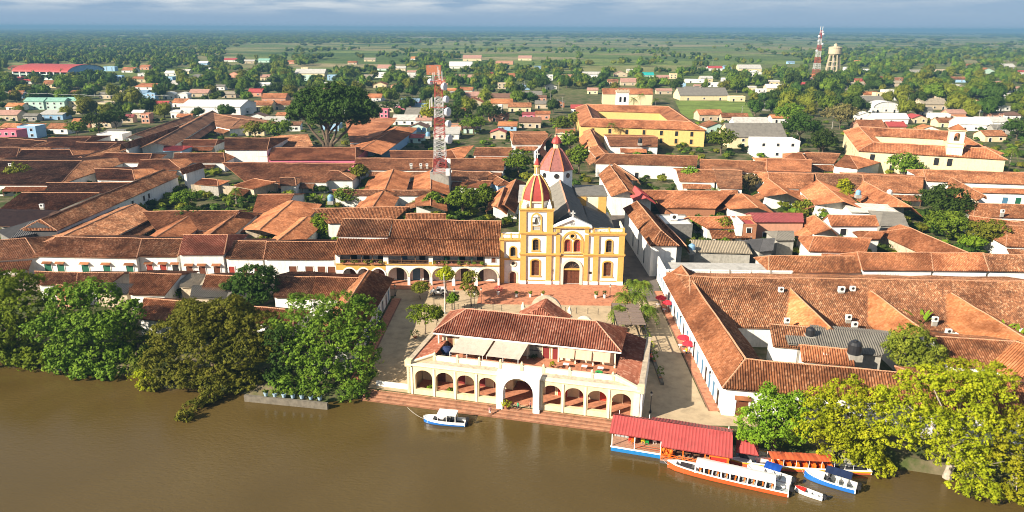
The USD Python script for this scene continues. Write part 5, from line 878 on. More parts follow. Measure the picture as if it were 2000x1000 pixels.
# ------------------------------------------------------------------ the town right of the church
H("long white-walled two-storey house along the shaded church street, nearest the plaza", (1244, 393), (1291, 450), (1217, 408), (1285, 503), 11.2, 8.4, "tile", "white", D=[(1235, "k"), (1246, "k"), (1258, "k"), (1270, "k")], dz=1.0, dw=1.5, dh=4.4, lod=2)
H("brown roofed house along the church street, second from the plaza", (1191, 322), (1226, 372), (1168, 342), (1194, 384), 9.4, 6.6, "tile")
H("orange roofed house far up the church street", (1152, 252), (1168, 284), (1138, 256), (1150, 288), 8.0, 5.6, "tile_new", "cream")
H("orange roofed house next up the church street", (1168, 286), (1182, 300), (1152, 290), (1163, 312), 7.4, 5.4, "tile", "white")
H("small white gabled house with red sheet roof on the church street", (1240, 363), (1262, 386), (1221, 384), (1247, 392), 9.0, 7.0, "sheet_red", "white", D=[])
H("long tile roof with wavy shadow behind the church street houses", (1254, 372), (1430, 374), (1300, 404), (1400, 409), 7.6, 4.6, "tile_new", "brick_wall")
H("bright sunlit tile wing at the end of the wavy-shadow roof", (1449, 378), (1480, 405), (1425, 386), (1398, 408), 7.2, 4.6, "tile_new", bk=.8)
H("white-walled long house crossing the top of the church street", (1184, 300), (1362, 305), (1162, 317), (1362, 327), 8.4, 6.0, "tile", "white", D=[(1235, "k"), (1285, "k")], dw=1.6)
H("mottled tile roof right of the white-walled long house", (1368, 311), (1497, 316), (1368, 332), (1497, 338), 7.4, 5.0, "tile")
H("tile roof behind a round bush in the right town", (1322, 331), (1446, 334), (1322, 352), (1398, 358), 6.6, 4.6, "tile")
H("dark patched tile roof right of the round bush", (1396, 331), (1448, 333), (1400, 366), (1450, 370), 7.0, 4.6, "tile_old")
H("tile roof far behind the church street with a dark water tank", (1186, 267), (1284, 268), (1190, 286), (1284, 286), 6.8, 5.0, "tile")
block("gray block-walled shed below the tank roof", 1246, 300, 68, 8, 4.0, "concrete", "f", "sheet_gray", D=0)
block("flat-roofed white concrete house with rooftop unit beside the church street", 1322, 474, 56, 12, 5.4, "concrete_dark", "f", "sheet_white", D=0, name="flat_roof_house")
H("tile roof between the flat-roofed house and the red metal roof", (1345, 424), (1470, 422), (1378, 444), (1470, 449), 6.8, 4.6, "tile_new")
H("red metal roof house with small doors in the right town", (1467, 416), (1566, 416), (1476, 433), (1572, 435), 7.4, 5.8, "sheet_maroon", "salmon", D=[(1490, "k"), (1520, "w"), (1536, "w")], dw=1.5)
block("small brick house below the red metal roof", 1460, 478, 28, 8, 6.0, "brick_wall", "f", "sheet_red", D=1)
block("tall narrow white wall house left of the brick one", 1441, 478, 12, 10, 6.5, "white", "f", "sheet_white", D=0)
H("gray fibre-cement hipped roof behind the white parapet", (1352, 469), (1452, 472), (1352, 492), (1470, 496), 6.6, 4.8, "sheet_tan", "concrete", bk=.5)
H("dark gray gable shed roof right of the brick house", (1490, 468), (1512, 466), (1478, 490), (1515, 492), 6.4, 4.8, "sheet_dark", "concrete")
H("small gray roof with white chimney near the dark sheds", (1520, 452), (1548, 452), (1516, 470), (1552, 470), 6.4, 5.0, "sheet_gray", "concrete")
# white parapet house on the corner
PB = Thing("parapet_house", "white single-storey house with panelled parapet opposite the church side", "house", (45, 170, 0)); q = MB(); x0, x1 = at(1287, 555)[0], at(1508, 545)[0]; yf = 166.5
q.box(x0, x1, yf, yf + 12, 0, 4.6); pw = PB.part("wall", q, "white_clean"); q = MB(); q.box(x0 - .1, x1, yf - .15, yf + .3, 6.5, 6.75); q.box(x0 - .1, x1, yf - .15, yf + .3, 4.4, 4.65); q.box(x0, x1, yf, yf + .25, 4.65, 6.5); q.box(x0 - .1, x0 + .2, yf, yf + 12, 4.4, 6.3); PB.part("parapet", q, "white_clean", pw)
for k in range(7): x = x0 + .4 + (x1 - x0 - .8) * k / 6; q = MB(); q.box(x - .2, x + .2, yf - .2, yf, .1, 6.9); PB.part("pilaster", q, "concrete" if k % 2 else "white", pw)
for k in range(6): a, b = x0 + .4 + (x1 - x0 - .8) * k / 6 + .5, x0 + .4 + (x1 - x0 - .8) * (k + 1) / 6 - .5; q = MB(); q.prism(sbox(a, 4.85, b, 6.3).difference(sbox(a + .18, 5.03, b - .18, 6.12)), yf - .07, yf); PB.part("parapet_panel", q, "white", pw)
q = MB(); q.box(x0 + .2, x1 - .1, yf + .3, yf + 11.9, 4.55, 4.75); PB.part("roof", q, "sheet_pale", pw); opening(PB, pw, (x0 + 1.2, yf), (1, 0), (0, -1), .1, 1.7, 3.4, "G", "white_clean", "tile_new"); 
for y in (yf + 2, yf + 5, yf + 8): opening(PB, pw, (x0, y), (0, -1), (-1, 0), .1, 1.3, 3.0, "u", "white_clean")
H("dull red tile roof on the side street, left of the front right row", (1502, 500), (1672, 501), (1500, 531), (1684, 535), 7.0, 4.6, "tile", "white", D=[])
LH = H("tile-roofed side street house with small wall lettering, second in the right row", (1674, 493), (1817, 494), (1684, 528), (1822, 529), 8.0, 5.4, "tile_new", "white_clean", D=[])
A3, u, n, L_6, p6, pf6, w0_, w1_, zt6 = LH.ctx; q = MB()
for k in range(9): s_ = 3.0 + k * .62; a6 = A3(s_, pf6 + .03, 4.0); q.beam(a6, a6 + [0, 0, .42], .16, .03)
LH.part("painted_lettering", q, "concrete")
H("clean orange tile roof on the side street, third in the right row", (1818, 494), (1919, 495), (1823, 529), (1930, 530), 8.0, 5.4, "tile_new", "white_clean", D=[])
H("dark weathered tile roof on the side street, rightmost in the front right row", (1921, 497), (2040, 499), (1932, 530), (2050, 532), 8.0, 5.4, "tile_old", "white_clean", D=[(1945, "k"), (1975, "k")], dw=1.8)
H("white two-storey house with small window and fresh roof in the right town", (1618, 421), (1708, 421), (1622, 442), (1713, 442), 9.6, 7.2, "tile_new", "white_clean", D=[(1640, "K")], dw=1.8, dh=2.0, win=4.3)
H("small orange lean-to with white edges below the fresh-roofed white house", (1700, 452), (1728, 452), (1678, 466), (1722, 470), 5.8, 4.6, "tile_new", bk=.4)
H("tile roof falling left of the fresh-roofed white house", (1590, 420), (1622, 446), (1560, 432), (1590, 458), 7.4, 4.6, "tile_new")
H("pale tile roof low in front of the fresh-roofed white house", (1590, 462), (1700, 466), (1580, 492), (1690, 494), 6.6, 4.4, "tile_new")
H("large sunlit orange slope with white edge running toward the viewer at right", (1778, 446), (1892, 494), (1722, 450), (1770, 494), 7.2, 4.0, "tile_new", "old_plaster", bk=.3)
H("gray-green sheet roof court above the large sunlit slope", (1650, 398), (1722, 400), (1668, 414), (1760, 418), 5.6, 4.6, "sheet_pale", "white", bk=.3)
H("cement roof beside the large sunlit slope", (1725, 416), (1762, 418), (1722, 444), (1772, 440), 6.2, 5.2, "sheet_gray", "concrete", bk=.3)
H("receding wing with lit left slope and roof pots, left one in the right town", (1597, 352), (1648, 393), (1572, 372), (1578, 400), 7.2, 4.4, "tile_new")
H("receding wing with long white edge, middle one in the right town", (1688, 354), (1780, 404), (1668, 372), (1728, 404), 7.4, 4.4, "tile_new")
H("tile roof with bright gable slope left in the right town", (1501, 350), (1537, 377), (1470, 372), (1500, 384), 7.2, 4.4, "tile_new")
H("long mottled roof behind the receding wings, left part", (1500, 337), (1588, 339), (1505, 368), (1586, 368), 7.6, 4.8, "tile")
H("long mottled roof behind the receding wings, middle part", (1592, 338), (1682, 341), (1600, 366), (1680, 368), 7.6, 4.8, "tile_old")
H("long mottled roof behind the receding wings, right part", (1685, 341), (1802, 345), (1690, 374), (1802, 378), 7.6, 4.8, "tile")
H("orange roof with white wall front in the middle right town", (1498, 310), (1584, 312), (1497, 333), (1585, 336), 8.2, 5.8, "tile_new", "white_clean")
H("small orange hip roof above the white-walled roof", (1548, 299), (1566, 300), (1528, 312), (1576, 313), 8.0, 6.2, "tile_new")
H("hipped orange roof beside the cream convent", (1652, 303), (1660, 304), (1620, 326), (1684, 328), 7.6, 5.0, "tile_new")
H("tile roof between the white terrace house and the cream convent", (1572, 298), (1640, 300), (1580, 318), (1630, 320), 7.2, 5.0, "tile")
H("long two-tier tile roof over white walls at the right edge", (1803, 331), (2040, 339), (1806, 352), (2050, 364), 9.0, 6.6, "tile", "white", D=[])
H("lower tile porch roof of the right edge house with green door", (1900, 367), (2040, 371), (1880, 375), (2040, 380), 5.6, 4.6, "tile_new", "white_clean", bk=.05, D=[(1965, "g"), (1940, "u")], dw=2.0, dh=3.0)
H("stained gray wing of the right edge house", (1858, 347), (1925, 383), (1842, 352), (1905, 392), 8.2, 5.6, "tile", "old_plaster", bk=.4)
H("tile roof at the right edge behind the dark tree", (1905, 397), (2040, 401), (1900, 422), (2040, 428), 6.8, 4.6, "tile")
H("blue-shaded white walled yard house at right edge", (1895, 422), (1990, 434), (1888, 432), (1975, 444), 5.6, 4.4, "tile_new", "white", bk=.3)
H("tile roof at the right edge below the yard house", (1968, 441), (2050, 444), (1966, 482), (2050, 484), 7.0, 4.4, "tile")
block("white terraced house with plants on its roof in the right distance", 1517, 308, 84, 14, 8.0, "white_clean", "f", "sheet_white", D=3)
block("white wall extension of the terraced house", 1490, 305, 36, 10, 6.0, "white_clean", "f", "sheet_white", D=1)
block("long gray tin-roofed hall behind the church street", 1478, 290, 110, 24, 6.0, "cream", "g", "sheet_gray", D=2)
block("pale roofed hall behind the gray tin one", 1467, 262, 66, 14, 6.0, "white", "g", "sheet_pale", D=0)
block("white low house with colonnade behind the yard trees", 1330, 282, 80, 9, 6.2, "white", "f", "sheet_gray", D=4)
block("blue and white long balcony house in front of the yellow convent", 1232, 264, 92, 8, 5.0, "sky_blue", "f", "sheet_dark", D=5)
H("tile roofs left of the yellow convent", (1150, 238), (1162, 262), (1140, 240), (1146, 262), 7.0, 5.0, "tile", "cream")
H("orange tile roof behind the crossing dome", (1062, 276), (1078, 262), (1032, 296), (1066, 300), 7.0, 5.0, "tile_new")
H("tile roof left of the crossing dome far back", (1003, 262), (1070, 262), (1000, 282), (1066, 282), 6.8, 5.0, "tile")
H("lit tile wing left of the big tree behind the church", (985, 366), (972, 404), (975, 368), (958, 402), 7.0, 4.6, "tile_new")
H("tile roof at the left foot of the bell tower", (1008, 350), (985, 400), (996, 352), (970, 400), 7.4, 4.8, "tile")
H("dark tile roof in the shade beside the church street far end", (1200, 320), (1246, 352), (1190, 322), (1226, 352), 6.2, 4.6, "tile_old")
H("shaded dark roof behind the nearest church street house", (1282, 420), (1340, 480), (1268, 424), (1318, 482), 7.0, 5.0, "tile_old")
# ------------------------------------------------------------------ large buildings of the middle distance
def courtyard(label, name, corners, h, dep, rise, mat, wall, windows=(), wcol="k", ww=1.6, wh=2.6, wz=None, sidew=None):
    """Four wings of one building round a court: corners front left, front right, back right, back left on the ground (outer wall lines)."""
    c = [np.array(p[:2], float) for p in corners]; ctr = sum(c) / 4; T = Thing(name, label, "building", (ctr[0], ctr[1], 0)); walls = []; inn = []; mid = []
    def inset(d):
        out = []
        for i in range(4):
            a, b, p = c[i - 1], c[i], c[(i + 1) % 4]; u1 = (b - a) / np.linalg.norm(b - a); u2 = (p - b) / np.linalg.norm(p - b); n1, n2 = np.array([-u1[1], u1[0]]), np.array([-u2[1], u2[0]])
            A_ = np.array([n1, n2]); out.append(np.linalg.solve(A_, np.array([n1 @ (b + n1 * d), n2 @ (b + n2 * d)])))
        return out
    out, mid, inn, wi = inset(-.7), inset(dep / 2), inset(dep + .5), inset(dep)
    z3 = lambda p, z: np.array([p[0], p[1], z])
    for i in range(4):
        j = (i + 1) % 4; d = depth(z3((c[i] + c[j]) / 2, 0)); lod = 1 if d < 430 else 0
        q = MB(); q.hexa([z3(c[i], 0), z3(c[j], 0), z3(wi[j], 0), z3(wi[i], 0), z3(c[i], h), z3(c[j], h), z3(wi[j], h), z3(wi[i], h)]); walls.append(T.part("wing_wall", q, wall))
        q = MB(); slope(q, z3(out[i], h), z3(out[j], h), z3(mid[j], h + rise), z3(mid[i], h + rise), lod=lod, row=.6); slope(q, z3(inn[j], h), z3(inn[i], h), z3(mid[i], h + rise), z3(mid[j], h + rise), lod=lod, row=.6); T.part("wing_roof", q, mat)
        q = MB(); cap(q, z3(mid[i], h + rise), z3(mid[j], h + rise), .25); cap(q, z3(out[i], h), z3(mid[i], h + rise), .2); T.part("ridge_cap", q, "ridge_mortar")
    q = MB(); a, b = z3(c[0], 0), z3(c[1], 0); u = (c[1] - c[0]) / np.linalg.norm(c[1] - c[0]); n = np.array([u[1], -u[0]]); L = np.linalg.norm(c[1] - c[0])
    for f, z in windows: opening(T, walls[0], c[0] + u * L * f, u, n, z, ww, wh, wcol, wall, None, "window", .25)
    u = (c[0] - c[3]) / np.linalg.norm(c[0] - c[3]); n = np.array([u[1], -u[0]]); L = np.linalg.norm(c[0] - c[3])
    for f, z in sidew or (): opening(T, walls[3], c[3] + u * L * f, u, n, z, ww, wh, wcol, wall, None, "window", .25)
    return T, walls
fl, fr_, blk_ = at(1133, 277)[:2], at(1370, 288)[:2], None
fl, fr_ = np.array([27.6, 416.0]), np.array([94, 401.0]); dv = np.array([2.5, 95.0])
YC, _ = courtyard("large yellow convent with orange roofs round a palm court in the distance", "convent", (fl, fr_, fr_ + dv, fl + dv), 9.0, 13, 3.6, "tile_new", "yellow", [(x, z) for x in (.1, .24, .38, .52, .66, .78, .9) for z in (1.2, 5.4)], sidew=[(x, 5.2) for x in (.15, .3, .45, .6, .75, .9)])
T = Thing("bell_gable_tower", "small white square tower with two arched openings behind the yellow convent", "tower", (63, 520, 0), local=True); wl = sbox(-4.2, 0, 4.2, 19).difference(arch(-2.4, -.6, 12.5, 15.2, 16.2)).difference(arch(.6, 2.4, 12.5, 15.2, 16.2)); q = MB(); q.prism(wl, 0, 1.0); q.box(-4.2, 4.2, 1.2, 7, 0, 19); tw_ = T.part("wall", q, "white_clean"); q = MB(); q.box(-4.2, 4.2, 1.05, 1.15, 12, 17); T.part("opening_shade", q, "window_dark", tw_); q = MB(); q.box(-4.6, 4.6, -.4, 7.4, 19, 20.2); [q.box(x - .6, x + .6, -.3, .4, 20.2, 21.2) for x in (-3.6, -1.2, 1.2, 3.6)]; T.part("battlement", q, "tan_wall", tw_)
block("long orange-roofed church hall behind the yellow convent", 1225, 205, 96, 18, 9.0, "cream", "g", "tile_new", D=0, yaw=-.05, rise=4, name="church_hall", cat="building")
cl, cr = np.array([147.5, 331.0]), np.array([200, 311.0]); dv = np.array([20, 66.0])
CC, cw = courtyard("cream convent with orange roofs and a square bell tower at right", "convent", (cl, cr, cr + dv, cl + dv), 9.6, 12, 3.4, "tile_new", "cream", [(x, 5.3) for x in (.1, .25, .39, .55, .64)] + [(.25, .9)], ww=2.0, wh=3.2, sidew=[(x, 4.8) for x in (.2, .35, .5, .65, .8)])
u = (cr - cl) / np.linalg.norm(cr - cl); o = cl + u * np.linalg.norm(cr - cl) * .66; CF = frame((o[0], o[1]), math.atan2(u[1], u[0])); q = MB(); q.box(-3.0, 3.0, .3, 6.3, 8, 15.2); wl = sbox(-2.8, 15.2, 2.8, 20.6).difference(arch(-1.1, 1.1, 16.2, 18.6, 19.7)); q.prism(wl, .5, 1.1); q.prism(wl, 5.5, 6.1); q.box(-2.8, -2.2, 1.1, 5.5, 15.2, 20.6); q.box(2.2, 2.8, 1.1, 5.5, 15.2, 20.6); q.moved(CF); bt = CC.part("bell_tower", q, "cream_pale")
q = MB(); [q.box(-3.3 - e, 3.3 + e, 0 - e, 6.6 + e, z, z + .35) for z, e in ((15.0, 0), (20.5, 0), (13.4, -.15))]; q.moved(CF); CC.part("tower_cornice", q, "cream", bt); q = MB(); q.lathe([(4.6, 20.9), (.1, 23.2)], (0, 3.3, 0), 4, math.pi / 4); q.moved(CF); CC.part("tower_roof", q, "tile_new", bt); q = MB(); q.lathe([(.7, 16.4), (.6, 17.2), (.2, 17.9)], (0, 3.3, 0), 10); q.moved(CF); CC.part("bell", q, "bell_metal", bt)
H("orange hipped chapel roof attached right of the cream convent tower", (1890, 283), (1925, 287), (1862, 300), (1950, 303), 12.6, 9.8, "tile_new", "cream_pale")
# sports hall with barrel roof
hp = at(133, 157)[:2]; hu = (at(32, 155)[:2] - hp); hu = hu / np.linalg.norm(hu); hL = 76.0; hv = np.array([hu[1], -hu[0]]); hv = hv if hv[1] > 0 else -hv
SH = Thing("sports_hall", "sports hall with red barrel roof and pale blue end wall at far left", "hall", (*hp, 0)); HFm = lambda p: np.stack([hp[0] + np.asarray(p)[..., 0] * hu[0] + np.asarray(p)[..., 1] * hv[0], hp[1] + np.asarray(p)[..., 0] * hu[1] + np.asarray(p)[..., 1] * hv[1], np.asarray(p)[..., 2]], -1)
wd = 62.0; tt = np.linspace(.12, math.pi - .12, 19); prof_ = [(wd / 2 - wd / 2 * math.cos(a) / math.cos(.12), 9.5 + 8.6 * (math.sin(a) - math.sin(.12))) for a in tt]
q = MB(); 
for (y0, z0), (y1, z1) in zip(prof_[:-1], prof_[1:]): q.hexa([(-1, y0, z0 - .3), (hL + 1, y0, z0 - .3), (hL + 1, y1, z1 - .3), (-1, y1, z1 - .3), (-1, y0, z0), (hL + 1, y0, z0), (hL + 1, y1, z1), (-1, y1, z1)])
q.moved(HFm); SH.part("roof", q, "sheet_red")
q = MB(); poly = [(y, z - .35) for y, z in prof_]; vs = [(0.3, y, z) for y, z in poly] + [(.3, wd, 0), (.3, 0, 0)]; c_ = len(vs); q.add(vs + [(.3, wd / 2, 4)], [[i, (i + 1) % c_, c_] for i in range(c_)]); q.moved(HFm); SH.part("end_wall", q, "sky_blue")
q = MB(); q.box(.3, hL, 2.0, wd - 2, 0, 9.2); q.moved(HFm); hw = SH.part("wall", q, "window_dark")
for k in range(9): x = hL * k / 8; q = MB(); q.box(x - .7, x + .7, .2, 2.2, 0, 9.4); q.moved(HFm); SH.part("column", q, "white", hw)
q = MB(); q.box(0, hL, .6, 1.9, 5.8, 6.8); q.box(0, hL, .6, 1.9, 0, 3.0); q.moved(HFm); SH.part("gallery_band", q, "mint", hw)
# towers
def lattice(T, base, top, w0, w1, n, bands, rad=.16, name="mast_section", mats=("tower_red", "tower_white")):
    base, top = np.asarray(base, float), np.asarray(top, float); cs = [np.array(c) for c in ((-1, -1, 0), (1, -1, 0), (1, 1, 0), (-1, 1, 0))]
    for b in range(bands):
        q = MB()
        for i in range(n * b // bands, n * (b + 1) // bands):
            f0, f1 = i / n, (i + 1) / n; p0, p1 = base + (top - base) * f0, base + (top - base) * f1; a0, a1 = w0 + (w1 - w0) * f0, w0 + (w1 - w0) * f1
            for k in range(4):
                A0, A1, B0, B1 = p0 + cs[k] * a0, p1 + cs[k] * a1, p0 + cs[(k + 1) % 4] * a0, p1 + cs[(k + 1) % 4] * a1
                q.beam(A0, A1, rad); q.beam(A0, B1, rad * .6); q.beam(B0, A1, rad * .6); q.beam(A1, B1, rad * .6)
        T.part(name, q, mats[b % 2])
TT = Thing("telecom_tower", "red and white lattice telecom tower with round dishes left of the church", "telecom tower", (-34.4, 270.5, 9.4)); lattice(TT, (-34.4, 270.5, 9.4), (-34.4, 270.5, 45), 2.3, 1.2, 24, 5, .15)
for x, y, z, r in ((1.9, -1.2, 41.5, 1.6), (2.6, -1.3, 37, 1.5), (3.0, -1.4, 32.5, 1.9), (3.2, -1.4, 28.2, 1.5), (3.3, -1.4, 22.5, 2.0), (-3.0, -1, 43.2, 1.3)):
    o = np.array([-34.4 + x, 270.5 + y, z]); q = MB(); r *= .85; q.lathe([(r * .9, -.25), (r, 0), (r, .9), (r * .95, .95), (.1, 1.1)], (0, 0, 0), 18); a = math.radians(-28); q.moved(lambda v, o=o: np.stack([o[0] + v[:, 2] * math.cos(a) - v[:, 0] * -math.sin(a), o[1] + v[:, 2] * math.sin(a) - v[:, 0] * math.cos(a), o[2] + v[:, 1]], 1)); d_ = TT.part("dish", q, "dish_white"); q = MB(); q.beam(o, (-34.4 + np.sign(x) * 1.5, 270.5, z), .2); TT.part("dish_arm", q, "tower_white", d_)
for x, y, z0 in ((-1.7, -1.5, 43), (1.6, -1.6, 43.5), (-1.6, 1.5, 43), (-2.6, -1.8, 34), (-3.2, -1.6, 33.5), (-2.2, -2.2, 34.4), (.6, -1.9, 44), (0, 0, 45)): q = MB(); q.beam((-34.4 + x, 270.5 + y, z0), (-34.4 + x, 270.5 + y, z0 + 3.4), .22); q.beam((-34.4 + x, 270.5 + y, z0 + .6), (-34.4, 270.5, z0 + .6), .1); TT.part("panel_antenna", q, "tower_white")
for z in (34.2, 43.4): q = MB(); [q.beam((-34.4 + a * 2.6, 270.5 + b * 2.6, z), (-34.4 + c_ * 2.6, 270.5 + d * 2.6, z), .18) for a, b, c_, d in ((-1, -1, 1, -1), (1, -1, 1, 1), (1, 1, -1, 1), (-1, 1, -1, -1))]; TT.part("platform", q, "tower_red")
q = MB(); q.box(-39.4, -37.9, 268, 270, 9, 11.5); q.moved(lambda v: v + [7.2, 0, 0]); TT.part("equipment_cabinet", q, "tank_white")
FT = Thing("far_telecom_tower", "slim red and white telecom mast rising past the horizon beside the water tower", "telecom tower", (395.5, 1058, 0)); lattice(FT, (395.5, 1058, 0), (395.5, 1058, 60), 4.2, .9, 22, 7, .32)
for x, z, r in ((-2.4, 46, 1.6), (-2.6, 52, 1.8), (2.6, 55, 1.8), (-3.4, 33, 1.8), (1.6, 58, 1.6), (3.4, 42, 1.4)): q = MB(); q.ball((395.5 + x, 1056, z), (r, .8, r), 1); FT.part("dish", q, "dish_white")
for x in (-1.2, 1.8): q = MB(); q.beam((395.5 + x, 1058, 56), (395.5 + x, 1058, 65), .6); FT.part("antenna", q, "tower_white")
WT = Thing("water_tower", "tall cream concrete water tower on eight legs near the horizon at right", "water tower", (414, 1048, 0), local=True); q = MB(); q.lathe([(5, 26.5), (7.6, 28.5), (8.4, 30), (8.4, 37.2), (7.6, 38.2), (2.4, 39.4), (2.2, 42.0), (.4, 43.0)], (0, 0, 0), 20); WT.part("tank", q, "tan_wall"); q = MB(); q.lathe([(8.5, 37.0), (8.9, 37.3), (8.9, 38.1), (8.0, 38.5)], (0, 0, 0), 20); q.lathe([(8.5, 29.4), (8.7, 29.7), (8.5, 30.2)], (0, 0, 0), 20); WT.part("rim", q, "tan_wall")
for k in range(8): a = k * math.pi / 4 + .2; q = MB(); q.beam((10.2 * math.cos(a), 10.2 * math.sin(a), -.5), (6.4 * math.cos(a), 6.4 * math.sin(a), 28.5), 1.1); WT.part("leg", q, "tan_wall")
for z in (6.5, 13, 19.5): r = 10.2 - 3.8 * z / 29; q = MB(); [q.beam((r * math.cos(a), r * math.sin(a), z), (r * math.cos(a + math.pi / 4), r * math.sin(a + math.pi / 4), z), .8) for a in np.arange(8) * math.pi / 4 + .2]; WT.part("ring_beam", q, "tan_wall")
q = MB(); q.tube([(0, 0, 0), (0, 0, 27)], .9, 8); WT.part("riser_pipe", q, "concrete")
# ------------------------------------------------------------------ river trees and trees in the town
def lobe_tree(label, px, py, z, lobes, h, mat, seed, n=1.0, size=.4, trunk=.45, name="tree", rc=1.0, droop=.1, bark="bark", fill=.15):
    """lobes: (picture x, picture y, distance shift, radius x, radius z) in metres at the tree's distance, placed round its foot."""
    P = at(px, py, z); out = []
    for x, y, dy, rx, rz in lobes:
        q = at_y(x, y, P[1] + dy); low_ = WZ + rz * .75
        if q[2] < low_: q = at(x, y, low_); dy = q[1] - P[1]
        out.append((q[0] - P[0], dy, q[2] - P[2], rx * 1.03, rx * .95, rz * 1.05))
    rg_ = np.random.default_rng(seed + 900)
    for l in list(out):
        for _ in range(2):
            d = rg_.normal(0, 1, 3); d /= np.linalg.norm(d); d[2] = abs(d[2]) * .8 + .1 if rg_.random() < .7 else -.3; k = rg_.uniform(.28, .42); out.append((l[0] + d[0] * l[3] * 1.02, l[1] + d[1] * l[4] * 1.02, max(l[2] + d[2] * l[5] * 1.05, WZ - P[2] + .8), l[3] * k, l[4] * k, l[5] * k))
    return tree(label, P, h, 5, mat, n * .82, size * .74, seed, trunk, bark, name, "tree", out, rc=rc * .82, droop=droop, low=.35, fill=fill)
GZ = -.4
lobe_tree("big bright green tree at the left edge over the river", 30, 690, GZ, [(20, 560, 3, 4.5, 3), (-30, 610, 1, 5, 3.4), (50, 600, 0, 4.4, 3), (10, 650, -2, 4.6, 3), (75, 640, 1, 3.6, 2.8), (45, 690, -2, 3.6, 2.4), (-40, 670, -1, 4, 3), (20, 700, -3, 3, 1.6), (80, 705, -2.5, 2.6, 1.6), (-20, 560, 3, 4, 3)], 12, "leaf_bright", 11, 1.0, .52)
lobe_tree("wide leafy green tree second from left on the river bank", 170, 700, GZ, [(135, 585, 3, 4.2, 2.8), (190, 580, 2, 4.2, 2.6), (105, 640, 0, 4.2, 3), (165, 640, -1, 4.6, 3), (215, 640, 0, 4.4, 3), (250, 610, 1, 2.8, 2.2), (130, 690, -2, 3.6, 2.6), (195, 700, -2, 4.0, 2.4), (235, 690, -1, 2.6, 2.2), (165, 725, -3, 2.6, 1.4), (120, 715, -3, 2.4, 1.4), (215, 728, -3.4, 2.2, 1.2)], 12, "leaf_green", 12, 1.15, .5)
lobe_tree("small dark green tree between the two biggest left river trees", 275, 700, GZ, [(262, 655, 0, 2.0, 1.8), (285, 680, 0, 2.2, 2.2), (270, 715, -.5, 2.0, 1.8)], 8, "leaf_green", 13, 1.0, .36)
lobe_tree("huge olive tree with branches hanging over the water", 420, 735, GZ, [(390, 625, 3, 5, 3.2), (445, 615, 3, 4.6, 3), (500, 640, 2, 4.6, 3), (345, 660, 0, 4.4, 3.4), (405, 675, -1, 5, 3.6), (470, 690, -1, 5, 3.4), (530, 680, 1, 3.6, 3), (315, 710, -1, 3.4, 2.8), (365, 735, -3, 3.6, 2.4), (425, 745, -4, 3.6, 2.4), (300, 745, -2, 2.2, 1.8), (480, 745, -2, 2.8, 1.8), (412, 775, -5, 1.8, 1.2), (362, 812, -6.5, 1.4, .9), (380, 792, -6, 1.3, .9)], 14, "leaf_olive", 14, 1.25, .36, .6, rc=.9)
lobe_tree("low bright shrub at the water below the huge olive tree", 283, 752, GZ, [(278, 738, 0, 1.5, 1.4), (292, 752, 0, 1.5, 1.2)], 3, "leaf_yellow", 15, 1.0, .3, .15)
lobe_tree("airy green tree on the quay left of the shaded plaza street", 650, 745, GZ, [(610, 605, 4, 4.2, 2.6), (665, 600, 4, 3.8, 2.6), (570, 640, 3, 3.6, 2.6), (700, 620, 3, 3.6, 2.8), (640, 655, 0, 4.4, 3), (690, 665, 0, 4, 3), (590, 690, -1, 3.4, 2.6), (720, 650, 2, 2.4, 2.2), (640, 715, -2, 3.6, 2.8), (690, 730, -2, 3.4, 2.6), (605, 730, -2, 2.6, 2.2), (690, 765, -3, 2.6, 1.5), (620, 760, -3, 2.4, 1.5), (560, 755, -2, 2.6, 1.7), (715, 700, -1, 2.6, 2.2)], 14, "leaf_green", 16, .75, .38, .5, rc=.9, droop=.25)
lobe_tree("round dark green tree rising over the tile roofs left of the plaza street", 500, 600, 0, [(495, 545, 0, 4.2, 3), (465, 560, 0, 2.8, 2.4), (520, 565, 0, 3, 2.6), (490, 580, -1, 3.6, 2.6)], 10, "leaf_dark", 17, 1.2, .4)
lobe_tree("bushy tree on the quay between olive tree and airy tree", 560, 740, GZ, [(550, 660, 0, 2.6, 2.4), (560, 700, -1, 2.8, 2.6), (545, 735, -1.5, 2.4, 1.8)], 9, "leaf_dark", 18, 1.0, .36)
# right bank
lobe_tree("bright lime green tree beside the red-roofed dock", 1510, 885, GZ, [(1500, 790, 1, 2.6, 2.2), (1470, 825, 0, 2.6, 2.4), (1525, 805, 1, 2.6, 2.4), (1505, 845, -1, 3.0, 2.4), (1545, 840, 0, 2.6, 2.6), (1465, 850, -1, 1.8, 1.4), (1560, 790, 1, 2.0, 1.8)], 8, "leaf_bright", 21, .85, .34)
lobe_tree("tall yellow-green tree over the orange-canopied boat", 1650, 900, GZ, [(1600, 790, 2, 2.8, 2.4), (1650, 775, 2, 3, 2.4), (1700, 790, 2, 2.8, 2.4), (1590, 835, 0, 2.8, 2.4), (1640, 840, 0, 3, 2.8), (1690, 850, -.5, 3, 2.6), (1640, 880, -1, 2.6, 2), (1690, 890, -1.5, 2.6, 2), (1720, 912, -2, 1.8, 1.3)], 9, "leaf_yellow", 22, .8, .34, rc=.8)
lobe_tree("yellow tree hanging low over the river with bare pale branches", 1850, 930, GZ, [(1770, 790, 2, 3.4, 2.6), (1820, 750, 4, 3.6, 2.6), (1880, 770, 3, 3.8, 3), (1930, 760, 4, 3.2, 2.6), (1760, 850, 0, 3, 2.4), (1820, 830, 1, 3.6, 2.8), (1890, 840, 0, 3.4, 2.6), (1850, 885, -2, 3, 2), (1910, 900, -2, 3, 2.2), (1880, 945, -4, 2.2, 1.3), (1925, 960, -4.5, 2.2, 1.4)], 11, "leaf_yellow", 23, .72, .34, .5, rc=.8, bark="bark_pale", fill=.25)
